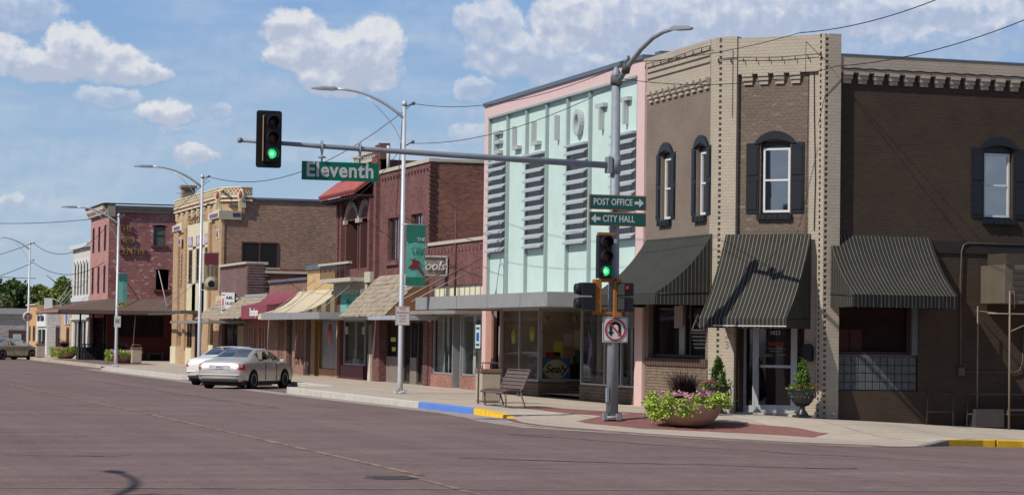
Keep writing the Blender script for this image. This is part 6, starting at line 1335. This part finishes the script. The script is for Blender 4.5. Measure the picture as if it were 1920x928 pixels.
q = MB(); q.fb(fz, -.17, .17, .02, .03, 1.42, 2.02); q.build('sign_plate', mat('sign_pale_blue', (.5, .58, .60), .5), hp); q = MB(); q.fb(fz, -.09, .09, .03, .034, 1.6, 1.82); q.build('symbol', mat('sign_blue2', (.02, .08, .35), .5), hp)
q = MB(); q.fb(fz, -.12, .12, .03, .033, 1.9, 1.96); q.fb(fz, -.12, .12, .03, .033, 1.48, 1.54); q.build('sign_print', mat('sign_green', (.0, .13, .07)), hp)
# ------------------------------------------------------------ cars (built along +x, rear at x=0, wheels on z=0)
def paint(n, c, metal=.6, rough=.32): return mat(n, c, rough, metal, .02, coat=.6)
CGL = None
def car(label, pm, base_label=None, tail=1., plate_low=False):
    global CGL
    t = empty('parked_car', (0, 0, 0), label, 'car', 'parked cars')
    #   x,   w,   zb,  belt, wt,  top
    S = [(0.0, .66, .38, .70, .62, .74), (.05, .80, .32, .84, .74, .90), (.14, .87, .27, .92, .78, .985), (.42, .905, .24, .955, .80, 1.03), (.80, .915, .22, .97, .78, 1.06), (1.05, .92, .2, .98, .74, 1.13), (1.45, .92, .2, .985, .66, 1.30),
         (1.80, .92, .2, .98, .61, 1.415), (2.25, .92, .2, .975, .60, 1.45), (2.75, .92, .2, .965, .60, 1.445), (3.05, .92, .2, .96, .61, 1.40), (3.45, .915, .2, .95, .67, 1.22), (3.85, .91, .2, .935, .74, 1.03), (4.25, .895, .22, .88, .72, .94), (4.58, .86, .25, .78, .66, .84), (4.76, .78, .3, .66, .58, .70), (4.83, .62, .36, .56, .5, .58)]
    def ring(s):
        x, w, zb, bl, wt, tp_ = s; cab = tp_-bl > .12
        sh = .985 if cab else .97
        return [(x, 0, zb), (x, w*.86, zb), (x, w*.985, zb+.09), (x, w*1.0, (zb+bl)/2), (x, w*.985, bl-.06), (x, w*.95, bl), (x, wt+(.0 if cab else .0), tp_-.045), (x, wt*.82, tp_), (x, 0, tp_+.018)]
    Rg = [ring(s) for s in S]
    body, side_g, rear_g, front_g = MB(), MB(), MB(), MB()
    for i in range(len(S)-1):
        xm = (S[i][0]+S[i+1][0])/2
        for sgn in (1, -1):
            for k in range(8):
                a, b = Rg[i], Rg[i+1]
                pts = [(p[0], p[1]*sgn, p[2]) for p in (a[k], a[k+1], b[k+1], b[k])]
                tgt = body
                if k == 5 and 1.45 < xm < 3.8:
                    # glass inset in the side above the belt, leaving pillars and roof rail
                    lo0, hi0, hi1, lo1 = [Vector(p) for p in (pts[0], pts[1], pts[2], pts[3])]
                    def lp(u, v): return lo0.lerp(hi0, v).lerp(lo1.lerp(hi1, v), u)
                    u0 = .35 if i == 6 else (0 if i not in (9,) else 0); u1 = 1
                    if i == 11: u1 = .55
                    vv0, vv1 = .06, .88
                    if i == 8: u1 = .90
                    q4 = [lp(u0, vv0), lp(u1, vv0), lp(u1, vv1), lp(u0, vv1)]
                    side_g.face(q4)
                    body.face([lp(0, 0), lp(1, 0), lp(1, vv0), lp(0, vv0)]); body.face([lp(0, vv1), lp(1, vv1), lp(1, 1), lp(0, 1)])
                    if u0 > 0: body.face([lp(0, vv0), lp(u0, vv0), lp(u0, vv1), lp(0, vv1)])
                    if u1 < 1: body.face([lp(u1, vv0), lp(1, vv0), lp(1, vv1), lp(u1, vv1)])
                    continue
                if k == 7 and i in (5, 6): tgt = rear_g
                if k == 7 and i in (10, 11): tgt = front_g
                tgt.face(pts)
    for rg in (Rg[0], Rg[-1]): body.face([(p[0], p[1], p[2]) for p in rg]+[(p[0], -p[1], p[2]) for p in rg[-2:0:-1]])
    bo = body.build('body', pm, t, smooth=True)
    for f in bo.data.polygons: f.use_smooth = True
    try:
        bo.data.set_sharp_from_angle(angle=R(38))
    except Exception: pass
    CG = glass('car_glass', (.22, .27, .26), .45)
    side_g.build('side_window', CG, t); rear_g.build('rear_window', CG, t); front_g.build('windscreen', CG, t)
    q = MB(); q.box(1.3, 3.6, -.72, .72, .25, .9); q.build('seats', mat('car_interior', (.05, .045, .04), .9), t)
    q = MB()
    for y in (-.4, .4): q.box(1.75, 1.95, y-.22, y+.22, .8, 1.22); q.box(2.75, 2.9, y-.22, y+.22, .8, 1.25)
    q.build('head_rest', mat('car_seat_tan', (.16, .14, .11), .9), t)
    q = MB(); q.fb = q.fb
    for y in (-.62, .62): pass
    # trunk lines, bumper crease, lamps
    q = MB(); q.box(-.035, .3, -.80, .80, .47, .53); bb = q.build('bumper', pm, t, bevel=.03)
    q = MB(); q.box(-.025, .2, -.7, .7, .27, .36); q.build('bumper_valance', mat('dark_plastic', (.03, .03, .03), .6), t, bevel=.01)
    for y in (-1, 1):
        q = MB(); q.hexa([(.01, y*.60, .70), (.30, y*.895, .70), (.32, y*.885, .90), (.06, y*.58, .90), (-.005+.03, y*.80, .69), (.22, y*.93, .70), (.24, y*.91, .89), (.07, y*.77, .90)]); q.build('tail_lamp', mat('tail_lamp_red', (.42, .015, .015), .2, coat=.5), t, bevel=.01)
        q = MB(); q.hexa([(4.50, y*.84, .60), (4.74, y*.66, .58), (4.74, y*.62, .70), (4.48, y*.80, .76), (4.46, y*.88, .60), (4.70, y*.78, .58), (4.70, y*.74, .70), (4.44, y*.85, .76)]); q.build('headlight', mat('headlight_clear', (.6, .6, .62), .1, coat=.5), t)
    q = MB(); z0 = .72 if not plate_low else .42
    q.box(-.012 if not plate_low else -.045, .06, -.40, .40, z0-.02, z0+.15); q.build('plate_recess', mat('pale_trim', (.6, .6, .6), .4, .2), t)
    q = MB(); q.box(-.03 if not plate_low else -.055, .0, -.16, .16, z0, z0+.13); pl = q.build('license_plate', mat('plate_white', (.55, .57, .62), .5), t)
    q = MB()
    for k in range(5): q.box(-.034 if not plate_low else -.059, -.03, -.11+k*.045, -.085+k*.045, z0+.04, z0+.09)
    q.build('plate_characters', mat('plate_blue', (.04, .06, .2), .5), pl)
    q = MB(); q.box(.3, 4.5, -.84, .84, .14, .3); q.build('underbody', mat('dark_plastic', (.03, .03, .03)), t)
    q = MB()
    for x in (2.02, 2.98):
        for y in (-1, 1): q.box(x-.006, x+.006, y*.9-.03, y*.9+.03, .32, .95)
    q.build('door_seam', mat('seam_dark', (.05, .05, .05), .7), t)
    for y in (-1, 1):
        for x in (1.78, 2.72):
            q = MB(); q.box(x-.09, x+.09, y*.925-.02, y*.925+.02, .80, .835); q.build('door_handle', pm, t)
        q = MB(); q.box(3.28, 3.42, y*.98-.1, y*.98+.1, .93, 1.07); q.build('wing_mirror', pm, t, bevel=.03)
    TY = mat('tyre', (.018, .018, .018), .85); RM = mat('alloy', (.45, .45, .46), .3, .8, .05)
    for x in (.98, 3.73):
        for y in (-1, 1):
            q = MB(); q.lathe([(.0, 0), (.375, 0), (.375, .012), (0, .012)], (x, y*(.918)-.006, .345), 24, 'y'); q.build('wheel_arch', mat('arch_black', (.01, .01, .01), .9), t)
            q = MB(); c = (x, y*.83, .325); q.lathe([(.2, -.10), (.30, -.11), (.325, -.08), (.325, .08), (.30, .11), (.2, .10)], c, 24, 'y'); w_ = q.build('wheel', TY, t)
            q = MB(); q.lathe([(0, .085), (.05, .1), (.06, .09)] if y > 0 else [(0, -.085), (.05, -.1), (.06, -.09)], c, 12, 'y')
            for k in range(5):
                a = k*2*math.pi/5; q.hexa([Vector(c)+Vector((r_*math.cos(a)-o*math.sin(a), y*d, r_*math.sin(a)+o*math.cos(a))) for d in (.07, .098) for r_, o in ((.04, -.045), (.215, -.035), (.215, .035), (.04, .045))])
            q.lathe([(.195, y*.06), (.225, y*.108), (.205, y*.112), (.19, y*.06)], c, 24, 'y'); q.build('rim', RM, w_)
    return t
H1 = R(90-36)
def put(t, rrx, rry, z, hd, sc=.96):
    """rear right wheel (x=.98,y=-.83) at the given ground point; hd = heading angle from +x"""
    v = Vector((.98*sc, -.9*sc, 0)); v.rotate(Matrix.Rotation(hd, 3, 'Z')); t.location = (rrx-v.x, rry-v.y, z); t.rotation_euler = (0, 0, hd); t.scale = (sc,)*3
c1 = car('silver sedan parked nose-in at the kerb, nearest of the parked cars', paint('silver_paint', (.62, .59, .55), .5, .36)); put(c1, 16.42, 82.2, -.2, H1)
q = MB(); q.box(-.02, .03, -.05, .05, .9, .95); q.build('badge', mat('badge_blue', (.03, .05, .12), .3), None) if False else q.b.free()
c2 = car('white sedan parked nose-in beside the silver sedan, partly hidden behind it', paint('white_paint', (.72, .71, .69), .05, .3), plate_low=True); put(c2, 16.95, 87.6, -.2, H1, .98)
c3 = car('olive tan sedan cut by the left edge of the photo at the far block', paint('olive_paint', (.36, .32, .25), .5, .35)); put(c3, 15.3, 160.0, -.2, R(38), .95)
# ------------------------------------------------------------ planters
def leaves(q, c, n, size, spread, rn, droop=0):
    for _ in range(n):
        p = Vector(c)+Vector((rn.gauss(0, spread[0]), rn.gauss(0, spread[1]), rn.gauss(0, spread[2]))); s_ = size*(.6+.8*rn.random()); n1 = Vector((rn.gauss(0, 1), rn.gauss(0, 1), rn.gauss(.6, .8))).normalized(); a = n1.orthogonal().normalized(); a.rotate(Matrix.Rotation(rn.random()*6.28, 3, n1)); b = n1.cross(a)
        q.face([p+a*s_, p+a*s_*.2+b*s_*.55, p-a*s_*.7, p+a*s_*.2-b*s_*.55])
LIME = mat('lime_leaf', (.28, .38, .055), .5, var=.35, scale=20); PNK = mat('pink_petal', (.62, .26, .42), .6, var=.3, scale=25); PGR = mat('purple_grass', (.03, .017, .017), .6, var=.3); REDP = mat('red_petal', (.42, .05, .09), .6, var=.2); GRL = mat('green_leaf', (.10, .19, .03), .55, var=.4, scale=20)
BOWLM = mat('tan_cast_stone', (.40, .27, .20), .8, var=.1, scale=8, bump=.2)
def planter(x, y, z, label, seed, r=.80, side_bias=1.):
    t = empty('bowl_planter', (x, y, z), label, 'planter', 'round flower bowls on the sidewalk'); rn = random.Random(seed)
    q = MB(); q.lathe([(.0, 0), (.36, .0), (.44, .03), (.62, .17), (r*.94, .34), (r, .47), (r*1.0, .5), (r*.93, .5), (r*.86, .43), (0, .43)], (x, y, z), 36); q.build('bowl', BOWLM, t)
    q = MB()
    for k in range(80):
        a = rn.random()*6.28; left = max(0, -math.cos(a-.2)); dz = -.0-.40*left*rn.random()**.7 if rn.random() < .8 else .07; rad = r*(.97+.08*rn.random()+.06*left) - max(0, -dz-.1)*.5
        leaves(q, (x+math.cos(a)*rad, y+math.sin(a)*rad, z+.54+dz), 70, .042, (.075, .075, .065), rn)
    for k in range(20): a = rn.random()*6.28; rad = rn.random()*r*.8; leaves(q, (x+math.cos(a)*rad, y+math.sin(a)*rad, z+.56), 34, .036, (.08, .08, .05), rn)
    q.build('foliage', LIME, t, fix=False)
    q = MB()
    for k in range(74):
        a = rn.random()*6.28; rad = r*(.35+.68*rn.random()); c = (x+math.cos(a)*rad, y+math.sin(a)*rad, z+.66+.05*rn.random()-.08*(rad > r*.9)); leaves(q, c, 12, .032, (.045, .045, .025), rn)
    q.build('blossoms', PNK, t, fix=False)
    q = MB()
    for k in range(700):
        a = rn.random()*6.28; L_ = .48+.42*rn.random()+.15*max(0, -math.cos(a)); lean = .25+.7*rn.random(); px, py, pz = x-.08+rn.gauss(0, .1), y+rn.gauss(0, .07), z+.5; w_ = .008; pr = None
        for s_ in range(6):
            f = s_/5; c = Vector((px+math.cos(a)*L_*lean*f**1.5, py+math.sin(a)*L_*lean*f**1.5, pz+L_*(f-.35*lean*f*f*f*1.4))); sd_ = Vector((-math.sin(a), math.cos(a), 0))*w_*(1.1-f)
            if pr: q.face([pr[0], pr[1], c+sd_, c-sd_])
            pr = (c-sd_, c+sd_)
    q.build('purple_grass', PGR, t, fix=False); return t
planter(19.33, 48.72, -.15, 'large tan bowl planter with lime vine, pink flowers and dark purple grass at the corner', 1, .76)
planter(19.2, 132.5, .0, 'tan bowl planter with lime vine and pink flowers beside the far trash bin and hydrant', 2, .85)
planter(18.45, 152.5, .0, 'farthest tan bowl planter with lime vine and dark grass under the skirt roof corner', 3, .8)
URN = mat('black_urn', (.02, .022, .022), .35, var=.1, spec=.5)
def urn(x, y, z, label, seed, tall):
    t = empty('urn_planter', (x, y, z), label, 'planter', 'black urns beside the corner entrance'); rn = random.Random(seed)
    q = MB(); q.box(x-.17, x+.17, y-.17, y+.17, z, z+.06); q.lathe([(.15, .06), (.13, .1), (.07, .18), (.06, .24), (.12, .28), (.22, .38), (.26, .5), (.25, .56), (.29, .62), (.31, .64), (.28, .66), (0, .62)], (x, y, z), 24)
    q.build('urn', URN, t)
    q = MB()
    for s_ in (-1, 1): q.tube([(x+s_*.24, y, z+.42), (x+s_*.34, y, z+.48), (x+s_*.33, y, z+.58), (x+s_*.27, y, z+.6)], .015, 6)
    for k in range(18): a = k*math.pi/9; q.tube([(x+.13*math.cos(a), y+.13*math.sin(a), z+.28), (x+.23*math.cos(a), y+.23*math.sin(a), z+.39), (x+.262*math.cos(a), y+.262*math.sin(a), z+.5)], .012, 4)
    q.build('handle', URN, t)
    q = MB(); H_t = tall
    for k in range(110):
        f = rn.random()**1.2; rad = .20*(1-f)**.8+.02; a = rn.random()*6.28; leaves(q, (x+math.cos(a)*rad*.85, y+math.sin(a)*rad*.85, z+.66+H_t*f), 16, .03, (.025, .025, .04), rn)
    q.build('conifer', mat('conifer_green', (.08, .15, .02), .6, var=.4, scale=14), t, fix=False)
    q = MB()
    for k in range(22): a = rn.random()*6.28; leaves(q, (x+math.cos(a)*.27, y+math.sin(a)*.27, z+.68), 14, .035, (.05, .05, .035), rn)
    q.build('foliage', GRL, t, fix=False)
    q = MB()
    for k in range(8): a = rn.random()*6.28; leaves(q, (x+math.cos(a)*.3, y+math.sin(a)*.3, z+.72), 12, .025, (.04, .04, .03), rn)
    q.build('blossoms', REDP, t, fix=False); return t
urn(21.45, 52.2, -.01, 'black urn with small conifer and red flowers, left of the entrance behind the bowl planter', 5, .62)
urn(22.95, 50.75, -.04, 'black urn with small conifer and red flowers, right of the entrance door', 6, .62)
# ------------------------------------------------------------ bins, bench, hydrant
AGG = mat('exposed_aggregate', (.42, .35, .27), .9, var=.25, scale=25, bump=.6, bscale=60); LID = mat('brown_lid', (.20, .12, .09), .6)
def bin_(x, y, label, s_=1.):
    t = empty('trash_bin', (x, y, 0), label, 'trash bin', 'aggregate trash bins on the sidewalk'); w_ = .27*s_
    q = MB(); q.box(x-w_, x+w_, y-w_, y+w_, .04, .78); q.box(x-w_*.9, x+w_*.9, y-w_*.9, y+w_*.9, 0, .04); q.build('body', AGG, t, bevel=.03)
    q = MB(); q.box(x-w_-.02, x+w_+.02, y-w_-.02, y+w_+.02, .78, .88); q.build('lid', LID, t, bevel=.015)
    q = MB(); zt_ = 1.04
    for dy in (-.18,): q.tube([(x-w_*.85, y+dy, .87), (x-w_*.75, y+dy, zt_), (x+w_*.75, y+dy, zt_), (x+w_*.85, y+dy, .87)], .02, 6)
    q.tube([(x-w_*.85, y+.18, .87), (x-w_*.75, y+.18, zt_), (x+w_*.75, y+.18, zt_), (x+w_*.85, y+.18, .87)], .02, 6); q.build('handle', LID, t)
    q = MB(); q.box(x+.07, x+.14, y-.12, y+.1, .88, 1.02); q.build('liner', BLACK, t); return t
bin_(18.2, 60.0, 'square aggregate trash bin with brown lid behind the bench'); bin_(19.75, 131.5, 'square aggregate trash bin with brown lid beside the far bowl planter'); bin_(17.5, 158.0, 'farthest aggregate trash bin, beside the farthest street lamp')
bn = empty('street_bench', (17.6, 56.2, 0), 'brown slatted metal bench facing the street in front of the mint green store', 'bench')
BRN = mat('brown_powder_coat', (.13, .09, .075), .5, var=.1)
q = MB(); B0, B1 = 55.3, 57.1
sl = [(17.18, .40), (17.26, .43), (17.34, .44), (17.42, .44), (17.50, .43), (17.58, .42)]
for x, z in sl: q.box(x-.033, x+.033, B0, B1, z-.012, z+.012)
q.tube([(17.14, B0, .37), (17.14, B1, .37)], .025, 6); q.build('seat', BRN, bn)
q = MB()
for k in range(5): x, z = 17.66+k*.035, .5+k*.088; q.hexa([(x-.01, B0, z-.034), (x+.01, B0, z-.038), (x+.01, B1, z-.038), (x-.01, B1, z-.034), (x+.016, B0, z+.034), (x+.036, B0, z+.03), (x+.036, B1, z+.03), (x+.016, B1, z+.034)])
q.tube([(17.84, B0, .92), (17.84, B1, .92)], .02, 6); q.build('backrest', BRN, bn)
for y in (B0+.03, B1-.03):
    q = MB(); q.tube([(17.14, y, .37), (17.18, y, .41), (17.58, y, .41), (17.64, y, .46), (17.84, y, .92)], .022, 6); q.tube([(17.58, y, .41), (17.52, y, .36), (17.55, y, .30), (17.62, y, .33), (17.62, y, .42)], .02, 6)
    q.tube([(17.22, y, .4), (17.24, y, .03), (17.45, y, .03)], .022, 6); q.tube([(17.6, y, .4), (17.72, y, .03), (17.45, y, .03)], .022, 6); q.build('leg', BRN, bn)
hy = empty('fire_hydrant', (18.45, 130.0, 0), 'red fire hydrant with turquoise top beside the far bowl planter', 'fire hydrant')
q = MB(); q.lathe([(.2, 0), (.2, .06), (.13, .08), (.12, .5), (.17, .52), (.17, .56)], (18.45, 130, 0), 16); q.lathe([(.07, -.22), (.07, .22)], (18.45, 130, .42), 10, 'x'); q.lathe([(.09, -.2), (.09, 0)], (18.45, 130, .38), 10, 'y'); q.build('body', mat('hydrant_red', (.30, .04, .06), .5), hy)
q = MB(); q.lathe([(.17, .56), (.165, .64), (.12, .74), (.05, .78), (.03, .84), (0, .84)], (18.45, 130, 0), 16); q.build('bonnet', mat('hydrant_teal', (.10, .42, .45), .5), hy)
# ------------------------------------------------------------ overhead wires
def wire(pts, label, sag=.3, r_=.011, twist=False):
    q = MB()
    for a, b in zip(pts, pts[1:]):
        a, b = Vector(a), Vector(b); n = 14; L_ = []
        for k in range(n+1):
            f = k/n; p = a.lerp(b, f); p.z -= sag*4*f*(1-f); L_.append(p)
        q.tube(L_, r_, 4, False)
    o = q.build('overhead_wire', mat('wire_black', (.03, .03, .035), .6)); o.name = 'overhead_wire'; tag(o, label, 'wire', 'overhead wires'); return o
T2, L2 = (18.4, 68.75, 8.6), (18.4, 68.75, 7.42); T3, L3 = (17.55, 97.95, 8.15), (17.55, 97.95, 7.0); T4, L4 = (17.2, 119.4, 7.5), (17.2, 119.4, 6.3); T5, L5 = (17.5, 163.4, 7.6), (17.5, 163.4, 6.3)
wire([T2, (18.2, 49.7, 7.8)], 'upper wire from the second street lamp to the signal pole lamp arm', .42, .009)
wire([L2, (18.3, 50.25, 7.45)], 'lower wire from the second street lamp to the top of the signal pole', .38, .009)
wire([(18.2, 49.6, 7.8), (23.1, 51.4, 8.92)], 'wire from the signal lamp arm to the parapet of the corner building', .12, .008)
wire([(18.3, 50.25, 7.5), (23.78, 51.0, 8.1)], 'wire from the signal pole top across the cut corner of the brown building', .25, .008)
wire([(23.1, 51.4, 8.92), (21.75, 42, 8.39)], 'wire rising from the corner parapet to the top right', .12, .011)
wire([(23.78, 51.0, 8.12), (24.81, 44, 8.4)], 'wire running from the beige corner pier to the right edge', .18, .011)
wire([T3, T2], 'sagging wire between the second and third street lamps', 1.0, .013)
wire([(18.1, 68.8, 8.3), (26, 100.3, 4.2)], 'wire running down from the second street lamp to the brown side wall', .1, .012)
wire([(18.1, 68.8, 7.3), (22.2, 94.2, 6.9)], 'wire from the second street lamp to the tile roof building', .3, .012)
wire([T4, T3], 'sagging wire between the third and fourth street lamps', .9, .014); 
wire([L5, (20.2, 148, 6.0)], 'low sagging wire from the farthest lamp to the red corner block', .8, .02); wire([T5, (20.2, 147.2, 8.2)], 'sagging wire from the farthest lamp to the pink brick front', 1.2, .02)
wire([T5, (8, 172, 5.9)], 'wire leaving the farthest lamp to the left edge', .6, .02); wire([L5, (8, 166, 4.6)], 'low sagging wire leaving the farthest lamp to the left edge', .8, .02)
wire([(8, 150, 8.7), T4], 'upper wire from the left edge to the fourth street lamp', .5, .016)
wire([(12, 250, 8.9), (26, 240, 6.9)], 'distant wire crossing the sky above the trees', .5, .03)
wire([(17.6, 97.9, 8.0), (22.4, 135, 9.6)], 'wire from the third street lamp to the chimney of the tan hall', .2, .012)
# ------------------------------------------------------------ far side of the street (outside the frame, seen in the shop windows)
for k, (y0, y1, z, c, lab) in enumerate(((46, 60, 7.5, (.30, .14, .10), 'red brick block across the street, outside the frame'), (60, 74, 5.2, (.42, .36, .27), 'cream low block across the street, outside the frame'), (74, 92, 8.2, (.26, .17, .12), 'brown brick block across the street, outside the frame'), (92, 125, 6.5, (.35, .28, .22), 'tan block across the street, outside the frame'), (126, 165, 8, (.33, .17, .13), 'long red brick block across the street, outside the frame'), (165, 240, 6, (.4, .33, .26), 'long pale block across the street, outside the frame'), (2, 34, 7.5, (.34, .22, .17), 'brown brick corner block behind the off-frame street lamp'))):
    t = empty('opposite_building', (-5, (y0+y1)/2, 0), lab, 'building'); fo = frame((-5, 0, 0), (0, 1, 0), (1, 0, 0)); ops = [(a, a+1.0, 4.3, 5.9) for a in [y0+1+2.4*i for i in range(int((y1-y0-2)/2.4))]] if z > 6 else []
    q = MB(); q.wall(fo, y0, y1, -.2, z, ops+[(y0+1, y1-1, .4, 2.7)], 0, .3); q.build('street_wall', mat('opposite_%d' % k, c, .9), t)
    q = MB(); q.face([(-5, y0, -.2), (-18, y0, -.2), (-18, y0, z), (-5, y0, z)]); q.face([(-5, y1, -.2), (-18, y1, -.2), (-18, y1, z), (-5, y1, z)]); q.face([(-18, y0, -.2), (-18, y1, -.2), (-18, y1, z), (-18, y0, z)]); q.face([(-5, y0, z-.2), (-18, y0, z-.2), (-18, y1, z-.2), (-5, y1, z-.2)]); q.build('rear_wall', mat('opposite_%d' % k, c), t)
    q = MB(); q.fb(fo, y0+1, y1-1, 0, 1.8, 2.8, 3.0); q.build('canopy', mat('canopy_white', (.55, .53, .5), .7), t); q = MB(); q.fb(fo, y0+.5, y1-.5, -.5, -.4, .2, z-1); q.build('window', mat('dark_window', (.02, .02, .02), .2), t)
t = empty('opposite_building', (45, 14, -.5), 'low red brick block south of the corner building, outside the frame', 'building'); q = MB(); q.box(30, 70, 2, 27, -.8, 5.2); q.build('block_wall', mat('opposite_0', (.30, .14, .10)), t); q = MB(); q.box(32, 60, 27.0, 27.06, .3, 2.6); q.build('window', mat('dark_window', (.02, .02, .02)), t)
tag(sheet([(-5, 44), (.5, 44), (.5, 130), (-5, 130)], lambda x, y: -.02, 0, 6, 90).build('sidewalk', WALKM), kind='structure')
